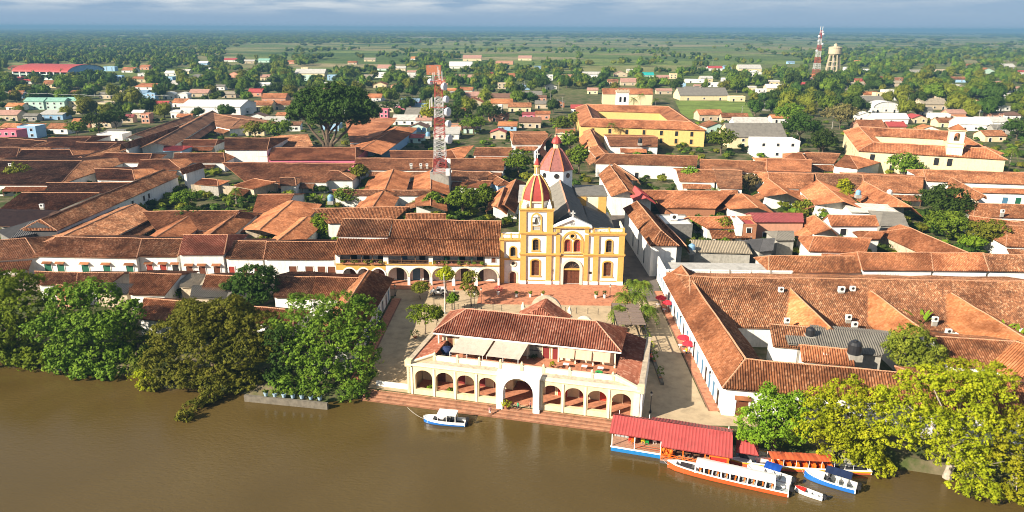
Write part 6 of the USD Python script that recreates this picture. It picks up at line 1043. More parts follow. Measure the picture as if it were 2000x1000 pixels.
lobe_tree("thin yellowing tree at the lower right corner of the river bank", 1975, 945, GZ, [(1960, 850, 1, 3, 2.4), (2010, 830, 2, 3.4, 2.8), (1980, 900, -1, 3, 2.2), (2020, 930, -2, 3, 2.2), (1985, 965, -3, 2.6, 1.6)], 10, "leaf_yellow", 24, .75, .34, .4, rc=.8, bark="bark_pale", fill=.25)
lobe_tree("ochre-green tree leaning over the far right riverside roof", 1930, 830, 0, [(1900, 735, 0, 3, 2), (1950, 740, 0, 2.6, 2), (1860, 725, 1, 2.4, 1.8)], 10, "leaf_yellow", 25, .55, .36, rc=.8)
lobe_tree("round olive yard tree with pale branches in the right block", 1785, 752, 0, [(1780, 665, 0, 3.4, 2.4), (1755, 685, 0, 2.8, 2.2), (1812, 690, 0, 3.0, 2.4), (1780, 700, -1, 3.4, 2.2)], 10, "leaf_olive", 26, 1.2, .34, bark="bark_pale")
q = MB(); rng = np.random.default_rng(8); P = at(1850, 925, GZ)
for (x, y, dy) in ((1870, 880, -3), (1890, 895, -3.5), (1850, 870, -2), (1905, 915, -4), (1880, 900, -4), (1950, 910, -4)):
    e = at_y(x, y, P[1] + dy); mid = (P + e) / 2 + [0, 0, 1.2]; q.tube([P + [0, 0, 1], mid, e], [.16, .1, .03], 5); [q.tube([e * .6 + mid * .4, e + rng.normal(0, 1.3, 3)], [.05, .015], 4) for _ in range(4)]
single("bare_branches", q, "bark_pale", "bare pale branches showing through the low yellow river tree", "branch")
# the giant spreading tree
P = at(652, 292, 0); P = np.array([P[0], 372.0, 0.0]); rng = np.random.default_rng(4); lb = []
for x, y, dy, r in ((650, 185, 0, 9), (610, 190, 2, 8), (690, 190, 2, 8), (590, 215, -3, 7), (630, 215, -8, 8), (670, 215, -8, 8.5), (710, 215, -2, 8), (650, 200, 9, 10), (722, 222, 3, 5), (580, 226, 2, 5), (700, 234, -5, 5), (620, 234, -6, 5.5), (655, 232, -8, 5)): q_ = at_y(x, y, P[1] + dy); lb.append((q_[0] - P[0], dy, q_[2], r, r, r * .62))
GT = tree("giant dark green spreading tree with forked trunks towering over the town", P, 32, 22, "leaf_dark", 1.6, .7, 31, 1.3, "bark", "giant_tree", lobes=lb, rc=2.0, low=.36, fill=.2)
q = MB()
for x, b in ((-4, -12), (3, 6), (5, 16), (-1, -4)): q.tube([(x * .3, 0, 0), (x * .6, -.5, 5), (x + b * .3, 0, 11), (b, -1, 19)], [1.1, .85, .6, .25], 7)
GT.part("limb", q, "bark")
# mid-town trees: (label, x, y of foot, height, radius, foliage, kind)
TREES = [("dense green tree in the plaza side yard beside the church, largest of the clump", 905, 425, 11, 6.2, "leaf_green"), ("bushy tree at the left of the clump behind the arcaded house", 848, 420, 8, 4.2, "leaf_green"), ("pale green tree right edge of the clump beside the church tower", 948, 408, 9, 3.6, "leaf_green"),
    ("bright light green round tree behind the arcaded house", 634, 468, 8, 4.2, "leaf_bright"), ("dark round yard tree left of the tall palm group", 676, 404, 7, 5, "leaf_green"), ("yellow-green sparse tree right of the wide tile roof", 703, 362, 8.5, 4.2, "leaf_olive"),
    ("leafy green tree behind the bell tower", 1012, 345, 12, 7, "leaf_green"), ("dark tree right of the crossing dome", 1130, 340, 13, 4.4, "leaf_green"), ("tall tree beside the crossing dome lantern", 1112, 300, 12, 5, "leaf_green"),
    ("flat bush cluster on the roof edge in the left town", 535, 350, 5, 4, "leaf_bright"), ("second bush beside the flat bush cluster", 566, 350, 4.5, 3.6, "leaf_olive"), ("round olive tree at the far left between tile roofs", 42, 362, 9, 6, "leaf_olive"),
    ("dark yard tree in the middle left courtyard", 368, 410, 7.5, 5, "leaf_green"), ("dark olive tree in the front courtyard behind the white row", 377, 452, 8, 5.4, "leaf_dark"), ("dark shrub in the narrow yard behind the white row", 505, 466, 5, 3, "leaf_dark"), ("small green shrub in the first left courtyard", 245, 455, 4, 3, "leaf_olive"),
    ("small bush beside the far left street wall", 264, 297, 6, 5, "leaf_green"), ("round yard bush in the right town above the long roof", 1347, 363, 8, 5.2, "leaf_bright"), ("dark leafy tree right of the cream house gable in the right town", 1408, 300, 13, 8, "leaf_green"), ("green tree beside the blue balcony house", 1262, 268, 8, 4.6, "leaf_dark"),
    ("dark bushy tree beside the flat-roofed concrete house", 1413, 468, 7, 4.4, "leaf_olive"), ("dark shrub behind the flat-roofed concrete house", 1366, 462, 6, 3.4, "leaf_dark"), ("fan-leaved pale shrub over the dark patched roof", 1464, 374, 7, 4.4, "leaf_dry"), ("big dark round tree at the right between tile roofs", 1840, 432, 12, 9.2, "leaf_dark"),
    ("green thicket below the big dark round tree", 1850, 468, 9, 7, "leaf_green"), ("feathery green tree right of the thicket", 1930, 488, 9, 6.6, "leaf_olive"), ("bright low bush between the thicket and the feathery tree", 1895, 492, 5, 4, "leaf_bright"), ("low shrubs along the pale sheet roofs in the right town", 1605, 420, 5, 5, "leaf_olive"),
    ("second low shrub mass beside the pale sheet roofs", 1570, 418, 5, 4.2, "leaf_olive"), ("dark palm-like bush in front of the fresh-roofed white house", 1640, 496, 5, 4, "leaf_dark"), ("yellow-green small tree among the receding wings", 1645, 390, 8, 3.6, "leaf_yellow"), ("bushy green tree in front of the cream convent, left one", 1765, 350, 11, 7.6, "leaf_green"),
    ("dark green tree in front of the cream convent, middle one", 1830, 340, 9, 6, "leaf_dark"), ("green tree in front of the cream convent right of the middle one", 1880, 342, 10, 6, "leaf_green"), ("dark tree at the left corner of the cream convent", 1605, 302, 13, 8, "leaf_dark"), ("large dark tree mass left of the cream convent", 1560, 282, 17, 12, "leaf_dark"),
    ("tall bushy tree behind the cream convent's left wing", 1540, 250, 16, 11, "leaf_green"), ("dry olive tree behind the cream convent roof", 1640, 252, 16, 12, "leaf_dry"), ("dark tree at left between the white warehouse and the near roofs", 195, 262, 14, 11, "leaf_dark"), ("light green bush in front of the dark left trees", 152, 268, 9, 6.5, "leaf_green"), ("dark wide tree at left above the flat white house", 228, 255, 13, 9, "leaf_dark"),
    ("dark tree left of the giant tree", 545, 275, 12, 10, "leaf_green"), ("olive tree at the left foot of the giant tree", 500, 272, 10, 8, "leaf_olive"), ("dark bush at the right foot of the giant tree", 760, 218, 8, 8, "leaf_dark"), ("yellowish broad tree touching the telecom tower's left side", 838, 240, 13, 7, "leaf_yellow"), ("dark tree just right of the telecom dishes", 895, 245, 14, 10, "leaf_dark"),
    ("dense tree right of the telecom tower behind the tile roofs", 925, 262, 12, 9, "leaf_green"), ("large tree above the tile roofs right of the telecom tower", 960, 238, 12, 10, "leaf_dark"), ("street tree in the far church street, nearest one", 1098, 262, 11, 5, "leaf_green"), ("tree at the left of the yellow convent's corner", 1122, 250, 10, 5, "leaf_olive"),
    ("green tree at the right edge above the white house", 1985, 272, 12, 10, "leaf_dark"), ("leafy tree in the right yard beside the gable wing", 1600, 660 - 380 + 20, 9, 5, "leaf_green"), ("dark shrub beside the yard wing in the right block", 1795, 640, 4, 2.4, "leaf_green"), ("shrub near the front street lamp in the left row yard", 332, 588, 4, 3, "leaf_bright")]
for i, (lb, x, y, h, r, m) in enumerate(TREES):
    P = at(x, y, 0); d = depth(P); k = max(1, d / 170); tree(lb, P, h, r, m, .95 / k ** .7, .36 * k ** .75, 100 + i, .28 if h < 10 else .4, rc=max(.7, r * .17), low=.22)
for i, (x, y, r) in enumerate(((1205, 236, 6), (1262, 238, 6), (1300, 240, 5))): tree(("bushy tree in the yellow convent court, left", "bushy tree in the yellow convent court, middle", "bushy tree in the yellow convent court, right")[i], at(x, y), 10, r, "leaf_green", .6, .6, 160 + i, .3, rc=1.2, low=.2)
# plaza trees and palms
tree("young plaza tree with large yellowing leaves right of the white jeep", at(872, 594), 9.2, 2.4, "leaf_yellow", 1.0, .32, 60, .13, low=.62, rc=.55); tree("slim plaza tree with sparse gray-green leaves before the arches", at(921, 598), 8.6, 2.6, "leaf_olive", .8, .28, 61, .14, low=.35, rc=.5, lobes=[(0, 0, 7.2, 1.9, 1.9, 1.3), (-.6, 0, 4.8, 2.0, 1.9, 1.3), (.5, 0, 3.2, 1.4, 1.4, .9), (-1.0, 0, 6.2, 1.3, 1.3, 1)])
tree("low spreading plaza bush left of the white jeep", at(822, 584), 4.2, 2.6, "leaf_olive", .8, .3, 62, .1, low=.4, rc=.5); tree("feathery light green tree in the shaded plaza street", at(830, 652), 6.4, 4.2, "leaf_bright", .55, .26, 63, .12, low=.5, rc=.5, droop=.5); tree("small bright shrub tree behind the market hall's left roof", at(885, 606), 4.2, 1.5, "leaf_bright", .9, .3, 64, .08, low=.4, rc=.4); tree("lime shrub touching the left end of the market hall roof", at(855, 640), 4.6, 1.5, "leaf_bright", .9, .3, 65, .08, low=.3, rc=.4)
for i, (x, y, h) in enumerate(((1215, 622, 5.5), (1232, 606, 6.8), (1252, 612, 7.0), (1206, 640, 4.2), (1262, 640, 4.4), (1240, 622, 5.6))): palm("fan palm behind the pergola, " + ("left front", "tall back left", "tallest back right", "lowest left", "low right", "middle")[i] + " one", at(x, y), h, 44, 2.9, 70 + i, "fan_palm", width=.75)
for i, (x, y, h) in enumerate(((462, 404, 6), (1395, 400, 5.5), (1645, 405, 6), (1410, 470, 4.2))): palm(("shaggy palm in the left town yard beside the gray wall", "small palm in front of the wavy-shadow roof", "yellow palm among the receding wings", "small palm by the flat-roofed house")[i], at(x, y), h, 18, 3.6, 80 + i, mat="leaf_palm" if i != 2 else "leaf_yellow")
for i, (x, y) in enumerate(((1165, 276), (1193, 282), (1235, 228), (1250, 222), (1278, 230), (1172, 262), (1222, 262), (1850, 342), (1905, 345), (1965, 350), (1775, 288), (1240, 238))): palm(("palm at the front wall of the yellow convent, left one", "larger palm at the front wall of the yellow convent", "palm in the yellow convent court, left", "tall palm in the yellow convent court, middle", "palm in the yellow convent court, right", "small palm beside the convent's front left corner", "palm behind the blue balcony house", "palm before the cream convent near its tower", "palm before the cream convent, right of the tower", "palm at the right corner of the cream convent", "palm in the cream convent court", "short palm in the yellow convent court")[i], at(x, y), (9, 11, 13, 14, 13, 7, 8, 11, 12, 13, 11, 10)[i], 14, 4.2, 90 + i, width=1.1)
for i, (x, y, h) in enumerate(((600, 402, 4.5), (612, 400, 5), (628, 401, 4.8), (790, 405, 4.2), (1945, 655, 5), (1960, 660, 5.5), (1985, 668, 5), (1800, 632, 4), (330, 590, 3.6), (352, 588, 3.8), (1660, 394, 4.6))): banana(("banana plant in the left town yard, left of three", "banana plant in the left town yard, middle of three", "banana plant in the left town yard, right of three", "lone banana plant before the blue-shaded yard wall", "banana plant beside the right yard wing, front left", "tall banana plant beside the right yard wing", "banana plant at the right edge behind the yard wing", "small banana plant beside the middle yard wing", "banana plant in the riverside yard, left", "banana plant in the riverside yard, right", "yellow banana plant among the right town wings")[i], at(x, y, 4.5) * [1, 1, 0] if x > 1780 else at(x, y), 8.5 if x > 1780 else h, 200 + i, 10)
# ------------------------------------------------------------------ far houses
LAND = [("the sports hall", 118, 150), ("the white warehouse", 430, 218), ("the giant tree", 650, 230), ("the telecom tower", 858, 240), ("the yellow convent", 1240, 240), ("the cream convent", 1790, 280), ("the water tower", 1628, 120), ("the white bell-gable tower", 1187, 190), ("the mown field", 1400, 215), ("the orange brick block", 847, 140), ("the mint-painted terrace", 110, 215), ("the left edge", 0, 180), ("the right edge", 2000, 180), ("the big white shed", 1738, 240)]
_used = {}
ORD = ["first", "second", "third", "fourth", "fifth", "sixth", "seventh", "eighth", "ninth", "tenth", "eleventh", "twelfth"]
def where(px, py):
    n, x, y = min(LAND, key=lambda l: abs(l[1] - px) + 2.5 * abs(l[2] - py)); dx, dy = px - x, py - y
    side = "left of" if dx < -45 else "right of" if dx > 45 else "behind" if dy < 0 else "in front of"
    if n.endswith("edge"): return "close to " + n if abs(dx) < 60 else "some way in from " + n
    far = "far " if abs(dx) > 130 else "just " if abs(dx) < 75 and abs(dx) > 45 else ""
    back = "" if abs(dx) <= 45 else " and behind" if dy < -22 else " and nearer" if dy > 22 else ""
    if back and not far: far = ""
    elif far == "just " and back: far = ""
    return f"{far}{side}{back} {n}".replace("left of and behind", "left of and behind").replace("right of and nearer", "right of and nearer than").replace("left of and nearer", "left of and nearer than")
def unique(base):
    k = _used.get(base, 0); _used[base] = k + 1
    return base if k == 0 else f"{base}, {ORD[k] if k < 12 else str(k + 1) + 'th'} such"
CN = {"white": "white", "cream": "cream", "sky_blue": "pale blue", "tan_wall": "tan", "salmon": "salmon", "mint": "mint", "brick_wall": "brick", "orange_wall": "orange", "pink": "pink", "concrete": "gray", "white_clean": "white", "bright_blue": "bright blue", "old_plaster": "stained plaster"}
RN = {"sheet_gray": "gray sheet", "sheet_red": "red", "sheet_pale": "pale sheet", "sheet_blue": "blue sheet", "sheet_tan": "tan", "sheet_white": "white", "tile": "brown tile", "tile_new": "orange tile", "tile_orange": "bright orange tile", "tile_old": "dark tile", "sheet_maroon": "maroon", "sheet_green": "pale green", "sheet_teal": "teal", "sheet_brown": "brown", "sheet_rose": "rose", "sheet_dark": "dark"}
FAR = """285 150 30 f sheet_white white;335 148 26 g sheet_white white;360 144 20 g sheet_pale cream;270 161 28 s tile_new cream;325 157 26 f sheet_pale sky_blue;345 169 20 g sheet_pale white;245 162 16 g tile_orange salmon;232 158 14 f sheet_blue sky_blue;214 139 22 f sheet_white sky_blue;396 127 18 g sheet_white sky_blue;450 121 24 g sheet_red white;487 124 20 g sheet_pale tan_wall;408 140 12 g sheet_white white
205 193 24 g sheet_gray tan_wall;268 190 38 g sheet_blue sky_blue;295 196 18 f sheet_blue sky_blue;205 210 52 f sheet_tan cream;250 206 16 f sheet_blue bright_blue;330 194 22 v sheet_white white;356 194 22 v sheet_white white;308 214 40 g sheet_red white;478 223 24 f sheet_white white;388 189 36 g sheet_rose tan_wall;100 234 46 s sheet_pale sky_blue;15 236 40 g sheet_rose tan_wall;270 231 22 g sheet_white tan_wall;285 241 16 f sheet_red salmon;360 238 28 g tile_new tan_wall;343 231 18 g sheet_white white;150 223 14 g sheet_tan tan_wall;245 240 30 g sheet_maroon tan_wall;185 225 20 g sheet_gray concrete;60 237 26 g sheet_gray concrete
567 125 16 g tile_orange salmon;688 126 18 g tile_new tan_wall;722 120 22 g sheet_tan cream;810 118 16 g tile_orange white;515 122 22 g sheet_green mint;595 141 14 f sheet_white cream;605 151 58 g sheet_pale cream;602 158 20 f sheet_white mint;648 157 17 f sheet_gray sky_blue;515 172 24 g sheet_white white;545 177 22 g sheet_gray sky_blue;715 156 22 s sheet_tan tan_wall;742 152 18 f sheet_white white;782 139 20 g sheet_pale cream;806 147 22 g sheet_rose white;798 157 26 g sheet_pale sky_blue;835 160 13 f sheet_white white;900 134 44 g sheet_white white;922 119 36 g sheet_rose cream;985 126 34 f sheet_rose salmon;908 158 36 g sheet_rose tan_wall;962 150 14 g sheet_red salmon;980 174 16 f sheet_tan tan_wall
535 201 46 g tile_new salmon;512 216 38 g tile cream;550 214 34 g tile_new tan_wall;800 208 36 g sheet_blue pink;780 214 22 g sheet_pale pink;818 218 30 g sheet_blue white;755 219 28 g sheet_tan cream;750 231 16 f sheet_red pink;790 244 46 g sheet_pale white;828 248 30 g sheet_rose white;975 199 40 g sheet_brown tan_wall;980 212 42 g tile_orange tan_wall;975 222 10 f sheet_white white;640 172 18 g sheet_white cream;690 168 20 g sheet_gray tan_wall;460 168 20 g sheet_pale cream;430 176 18 g sheet_gray white;585 186 22 g sheet_rose tan_wall
1025 118 26 g sheet_rose cream;1050 136 12 g sheet_blue sky_blue;1072 157 16 f sheet_white white;1155 152 34 g sheet_pale white;1212 150 26 p sheet_rose tan_wall;1232 143 16 g sheet_pale cream;1265 153 24 g sheet_teal mint;1295 157 24 g sheet_rose salmon;1315 154 14 f sheet_white cream;1397 138 28 g sheet_red white;1422 135 18 g sheet_blue sky_blue;1465 140 44 g sheet_pale cream;1478 149 26 p sheet_white white;1358 162 36 f sheet_white white;1325 170 28 f sheet_white sky_blue;1380 160 24 g sheet_pale cream;1398 170 30 f sheet_white white;1418 160 16 g sheet_white white;1365 174 18 g sheet_rose tan_wall;1375 196 95 g sheet_gray cream;1297 184 30 g sheet_rose tan_wall;1352 183 28 g sheet_gray white;1395 188 26 p sheet_tan cream;1468 179 16 g sheet_pale cream;1487 187 18 f sheet_dark white;1488 216 30 s sheet_pale concrete;1038 193 40 g sheet_gray tan_wall;1058 198 18 g sheet_brown salmon;1015 218 44 g tile cream;1060 212 30 g sheet_gray tan_wall;1060 234 28 g tile_new salmon;1032 233 24 g sheet_maroon pink;1035 250 42 g sheet_brown tan_wall;1435 240 50 g tile tan_wall;1388 236 46 g tile_new tan_wall;1440 198 30 f sheet_white cream
1512 166 20 g sheet_pale cream;1515 179 34 g sheet_white cream;1576 173 32 g sheet_red salmon;1590 155 20 g tile_orange salmon;1655 138 12 g sheet_white white;1690 144 16 f sheet_pale white;1675 123 10 g tile_orange salmon;1545 125 14 g sheet_blue sky_blue;1680 164 20 g sheet_red salmon;1675 171 26 g sheet_tan tan_wall;1655 184 26 g sheet_tan cream;1750 169 22 g sheet_tan tan_wall;1740 184 26 f sheet_white white;1720 195 22 f sheet_tan cream;1700 193 28 g tile_orange tan_wall;1700 205 50 g sheet_gray concrete;1745 196 18 g sheet_rose white;1730 220 50 v sheet_white white;1740 242 64 g sheet_white white;1822 167 30 g tile_orange salmon;1945 169 20 g sheet_rose tan_wall;1985 180 24 g sheet_rose white;1835 192 20 f sheet_tan tan_wall;1825 214 50 g sheet_tan tan_wall;1838 234 34 f sheet_white white;1808 225 24 g sheet_gray concrete;1868 233 34 g sheet_rose salmon;1880 241 18 s tile_orange tan_wall;1938 248 56 g sheet_pale white;1525 240 36 g tile_orange white;1690 236 34 p sheet_white white;1905 256 60 g sheet_white white_clean;1960 262 40 g sheet_gray concrete;1775 205 24 g sheet_gray tan_wall"""
SPECIAL = [(68, 214, 38, "mint", "g", "sheet_green", "two-storey mint house at the left end of the mint-painted terrace"), (108, 214, 40, "mint", "g", "sheet_green", "middle house of the mint-painted terrace below the sports hall"), (144, 213, 30, "cream", "g", "sheet_green", "cream house at the right end of the mint-painted terrace")]
for x, y, w, wc, rf, rc_, lb in SPECIAL: block(lb, x, y, w, 10, 6.2, wc, rf, rc_, D=3)
block("white warehouse with a low pale gable roof and blue gate", 412, 226, 118, 32, 6.5, "white", "g", "sheet_white", D=2, dcol="u", rise=3.5, name="warehouse", cat="warehouse"); block("orange brick block with a dark side wall in the distance", 847, 146, 28, 12, 12, "orange_wall", "f", "sheet_red", D=2, name="brick_block", cat="building")
rngh = np.random.default_rng(77)
for i, e in enumerate(FAR.replace("\n", ";").split(";")):
    x, y, w, rf, rc_, wc = e.split(); x, y, w = int(x), int(y), int(w); m = depth(at(x, y)) / FPX; W_ = w * m
    kind = {"g": "gabled", "p": "gable-fronted", "f": "flat-roofed", "s": "lean-to", "v": "vaulted"}[rf]
    lb = unique(f"{'long ' if w > 42 else 'small ' if w < 17 else ''}{CN[wc]} {kind} house{'' if rf == 'f' else ' with ' + RN[rc_] + ' roof'} {where(x, y)}")
    two = w < 24 and rf == "f"; block(lb, x, y, w, float(np.clip(W_ * rngh.uniform(.5, .8), 6, 24)), 6.0 if two else float(rngh.uniform(3.2, 4.2)) * (1.25 if W_ > 25 else 1), wc, rf, rc_, yaw=float(rngh.normal(0, .05)), D=2 if w < 40 else 3)
fill_px = [tuple(map(int, e.split()[:3])) for e in FAR.replace("\n", ";").split(";")] + [(s[0], s[1], s[2]) for s in SPECIAL] + [(412, 226, 118), (118, 150, 190), (1240, 240, 290), (1225, 200, 110), (1790, 290, 340), (1590, 140, 26), (1628, 142, 40), (650, 240, 140), (1517, 308, 84), (1478, 285, 120), (1400, 215, 150), (1330, 282, 80), (1232, 264, 92), (1467, 262, 66)]
FILL = []; _t = 0
while len(FILL) < 105 and _t < 9000:
    _t += 1; x = rngh.uniform(0, 2000); y = rngh.uniform(132, 300) if rngh.random() < .35 else rngh.uniform(205, 285); w = rngh.uniform(22, 46) * (.45 + .55 * (y - 120) / 160) + 6
    if abs(x - (1105 - (y - 200) * -.3)) < 16 or (980 < x < 1570 and y < 150) or (1480 < x < 1700 and y > 150): continue
    if any(b[0] - w * .5 < x < b[1] + w * .5 and b[2] - 4 < y < b[3] + 12 for b in HB) or any(abs(x - hx) < (w + hw) * .55 and hy - 11 < y < hy + 13 for hx, hy, hw in fill_px): continue
    fill_px.append((x, y, w)); FILL.append((x, y, w))
for x, y, w in FILL:
    m = depth(at(x, y)) / FPX; rc_ = ("tile", "tile_new", "tile_old", "sheet_rose", "sheet_gray", "sheet_pale", "sheet_brown", "sheet_tan", "tile_orange", "sheet_red")[min(9, int(rngh.random() ** 1.5 * 10))]; wc = ("white", "tan_wall", "salmon", "cream", "sky_blue", "concrete", "brick_wall", "mint")[int(rngh.random() ** 1.6 * 8)]; rf = "gggpsgf"[rngh.integers(7)]
    if rf == "f": rc_ = "sheet_gray"
    kind = {"g": "gabled", "p": "gable-fronted", "f": "flat-roofed", "s": "lean-to"}[rf]
    block(unique(f"{'small ' if w < 17 else ''}{CN[wc]} {kind} house{'' if rf == 'f' else ' with ' + RN[rc_] + ' roof'} {where(x, y)}"), x, y, w, float(np.clip(w * m * rngh.uniform(.6, 1.0), 7, 22)), float(rngh.uniform(2.9, 3.9)), wc, rf, rc_, yaw=float(rngh.normal(0, .12)), D=2)
# ------------------------------------------------------------------ distant trees
LEAFS = ["leaf_green", "leaf_dark", "leaf_olive", "leaf_dark"]
def far_proto(seed, mat, n, size, lobes, core=.72):
    mb, _ = crown(lobes, n, 7, size, seed, 1.1, .1); return mb
protos = []
UNIT = [(0, 0, .62, .62, .62, .40), (.42, .1, .52, .42, .42, .3), (-.4, .15, .55, .44, .4, .3), (.1, -.42, .5, .42, .4, .28), (-.1, .4, .58, .42, .4, .3), (.25, .3, .72, .32, .32, .24)]
def unit_crown(seed, n, per, size):
    rng = np.random.default_rng(seed); lb = np.array(UNIT); lb[:, :3] += rng.normal(0, .06, (6, 3)); lb[:, 3:] *= rng.uniform(.85, 1.15, (6, 1)); mb, _ = crown(lb, n, per, size, seed, .15, .15)
    for l in lb:  mb.ball(l[:3], l[3:] * .78, 1)
    return mb
firsts = []
def far_tree(i, x, y, label, P, h, r, group):
    k = i % 8
    if len(firsts) <= k:
        T = Thing("distant_tree", label, "tree", P, group, local=True, rz=0, scale=(r, r, h)); q = MB(); q.tube([(0, 0, -.03), (.02, 0, .25), (0, .01, .5)], [.06, .05, .03], 6); T.part("trunk", q, "bark"); T.part("crown", unit_crown(300 + k, 190, 10, .075), LEAFS[k % 4] if k < 7 else "leaf_olive"); firsts.append(T)
    else: copy(firsts[k], "distant_tree", label, "tree", P, i * 2.4 % 6.28, (r, r, h), group)
rng = np.random.default_rng(42)
houses_px = FILL + [tuple(map(int, e.split()[:3])) for e in FAR.replace("\n", ";").split(";")] + [(s[0], s[1], s[2]) for s in SPECIAL] + [(412, 226, 118), (847, 146, 28), (118, 150, 190), (1240, 235, 270), (1790, 300, 330), (1590, 140, 26), (1628, 142, 40), (430, 215, 110), (1225, 200, 96)]
KIND = ["leafy green tree", "dark green tree", "olive green tree", "deep green tree"]
def tree_ok(x, y):
    for hx, hy, w in houses_px:
        if abs(x - hx) < w * .62 and hy - 13 < y < hy + (9 if w < 60 else 4): return False
    if 1330 < x < 1470 and 192 < y < 232: return False
    if 1090 < x < 1380 and 180 < y < 292: return False
    if 1640 < x < 1960 and 235 < y < 340: return False
    if 25 < x < 210 and 128 < y < 156: return False
    if abs(x - (1105 - (y - 200) * -.3)) < 9 and 190 < y < 330: return False
    return True
cand = []; tries = 0
SPOTS = [(560, 1, 170, 235), (0, 0, 0, 0)]
def cover(x, y):
    """How likely a tree is there, read off the picture: town gardens, thick green belts, open fields."""
    if y > 232: return 0.0
    if y < 96: return .0
    c = .8 if y < 150 else .75
    if 440 < x < 980 and y < 113: c = .10
    if 980 < x < 1570 and y < 142: c = .08
    if x > 1570 and y < 128: c = .45
    if x > 1480 and y > 160: c = .95
    if 400 < x < 1000 and y > 205: c = .3
    if x < 150 and 160 < y < 205: c = .95
    return c
n_ind = 0
ys = []
while len(cand) < 1150 and tries < 60000:
    tries += 1; x = rng.uniform(-20, 2020); y = 96 + (232 - 96) * rng.uniform(0, 1) ** .8
    P_ = at(x, y); fl_ = y < 142 and 440 < x < 1570
    if fl_ and float(meshkit.fbm(np.array([P_[0] * .010, P_[1] * .0035, 1.7]), 3, 4)) < .52: continue
    if rng.random() > cover(x, y) * (2.6 if fl_ else 1) or not tree_ok(x, y): continue
    d = depth(at(x, y)); r = rng.uniform(4.6, 9.5) * (1.25 if x > 1480 and y > 170 else 1.0); rp = r * FPX / d
    if any((x - c[0]) ** 2 + (2.4 * (y - c[1])) ** 2 < (.62 * (rp + c[2])) ** 2 for c in cand): continue
    cand.append((x, y, rp, r))
cand.sort(key=lambda c: -c[2]); few = cand[:232]; rest = cand[232:]
for i, (x, y, rp, r) in enumerate(few):
    k = i % 8; P = at(x, y); P[2] = 0; kd = KIND[k % 4] if k < 7 else "dull olive tree"
    far_tree(i, x, y, unique(f"{'large ' if rp > 17 else ''}{kd} {where(x, y)}"), P, r * rng.uniform(1.15, 1.6), r, "distant trees round the town")
# many more, smaller in the picture: one mass of instanced crowns
def instancer(name, label, protos_, pts, scl, yaw, idx):
    I = UsdGeom.PointInstancer.Define(stage, "/World/" + name); paths = []
    for k, (mb, mat) in enumerate(protos_):
        p = f"/World/{name}/crown_{k + 1:03d}"; v, f, _ = mb.data(); usdkit.mesh(stage, p, (v, f), _mats[mat]); paths.append(Sdf.Path(p))
    I.CreatePrototypesRel().SetTargets(paths); I.CreatePositionsAttr(Vt.Vec3fArray.FromNumpy(np.asarray(pts, np.float32))); I.CreateScalesAttr(Vt.Vec3fArray.FromNumpy(np.asarray(scl, np.float32)))
    I.CreateOrientationsAttr(Vt.QuathArray([Gf.Quath(math.cos(a / 2), 0, 0, math.sin(a / 2)) for a in yaw])); I.CreateProtoIndicesAttr(Vt.IntArray([int(i) for i in idx])); meta(I.GetPrim(), label=label, category="trees", kind="stuff")
pts, scl = [], []
for x, y, rp, r in rest: P = at(x, y); pts.append([P[0], P[1], 0]); scl.append([r, r, r * rng.uniform(1.1, 1.5)])
tries = 0
while len(pts) < 15000 and tries < 500000:                          # the belts further out, denser where the picture is greener
    tries += 1; d = 800 * math.exp(rng.uniform(0, math.log(14000 / 800))); a = rng.uniform(-.70, .70); X, Y = d * math.sin(a - .027), d * math.cos(a - .027)
    x, y = pix((X, Y, 0)); 
    if not -40 < x < 2040: continue
    n1 = float(meshkit.fbm(np.array([X * .0016, Y * .0009, 3.3]), 4, 9)); left = (1000 - x) / 1000
    belt = 0.5 + .10 * (-left if y < 110 else 0) + (.06 if 95 < y < 150 and not 430 < x < 1570 else 0)
    if y > 96:
        if y < 142 and 440 < x < 1570 and float(meshkit.fbm(np.array([X * .010, Y * .0035, 1.7]), 3, 4)) < .52: continue
        if rng.random() > cover(x, y) * (1.1 if y > 120 else .7) * (2.2 if y < 142 and 440 < x < 1570 else 1) or not tree_ok(x, y): continue
    elif n1 < belt - .02 + (.16 if 440 < x < 980 and y > 80 else .19 if 980 < x < 1570 and y > 78 else .06 if x > 1570 and y > 80 else -.03 if 62 < y < 80 else .03): 
        if rng.random() > .03: continue
    k = 1 if d < 1800 else min(6, d / 1500); r = float(np.clip(math.exp(rng.normal(1.62, .42)), 2.2, 12)) * k; pts.append([X, Y, -.2]); scl.append([r, r, rng.uniform(7, 12)])
for _ in range(520):                                               # gardens that go on past both sides of the view
    sd_ = rng.random() < .5; x, y = (rng.uniform(2060, 2750), rng.uniform(235, 800)) if sd_ else (rng.uniform(-750, -60), rng.uniform(235, 620)); P = at(x, y); r = rng.uniform(3, 6.5); pts.append([P[0], P[1], -.2]); scl.append([r, r, r * rng.uniform(1.1, 1.5)])
scl = np.array(scl); instancer("far_woods", "blue-green belts of countless trees on the plain out to the horizon", [(unit_crown(400 + k, 46, 6, .13), LEAFS[k % 4] if k < 5 else "leaf_dark") for k in range(6)], pts, scl, rng.uniform(0, 6.28, len(pts)), rng.integers(0, 6, len(pts)))
# shrubs and weeds between the roofs
pts, scl = [], []
for _ in range(2600):
    x, y = rng.uniform(0, 2000), rng.uniform(236, 500); P = at(x, y)
    if 24 < P[0] < 46 and P[1] > 160 and P[1] < 420 or -55 < P[0] < 24 and P[1] < 225: continue
    if P[1] < 182: continue
    r = rng.uniform(1.2, 3.2); pts.append([P[0], P[1], 0]); scl.append([r, r, r * 1.0])
instancer("yard_shrubs", "low shrubs and weeds filling the yards between the tiled houses", [(unit_crown(500 + k, 50, 6, .14), LEAFS[k]) for k in range(4)], pts, np.array(scl), rng.uniform(0, 6.28, len(pts)), rng.integers(0, 4, len(pts)))
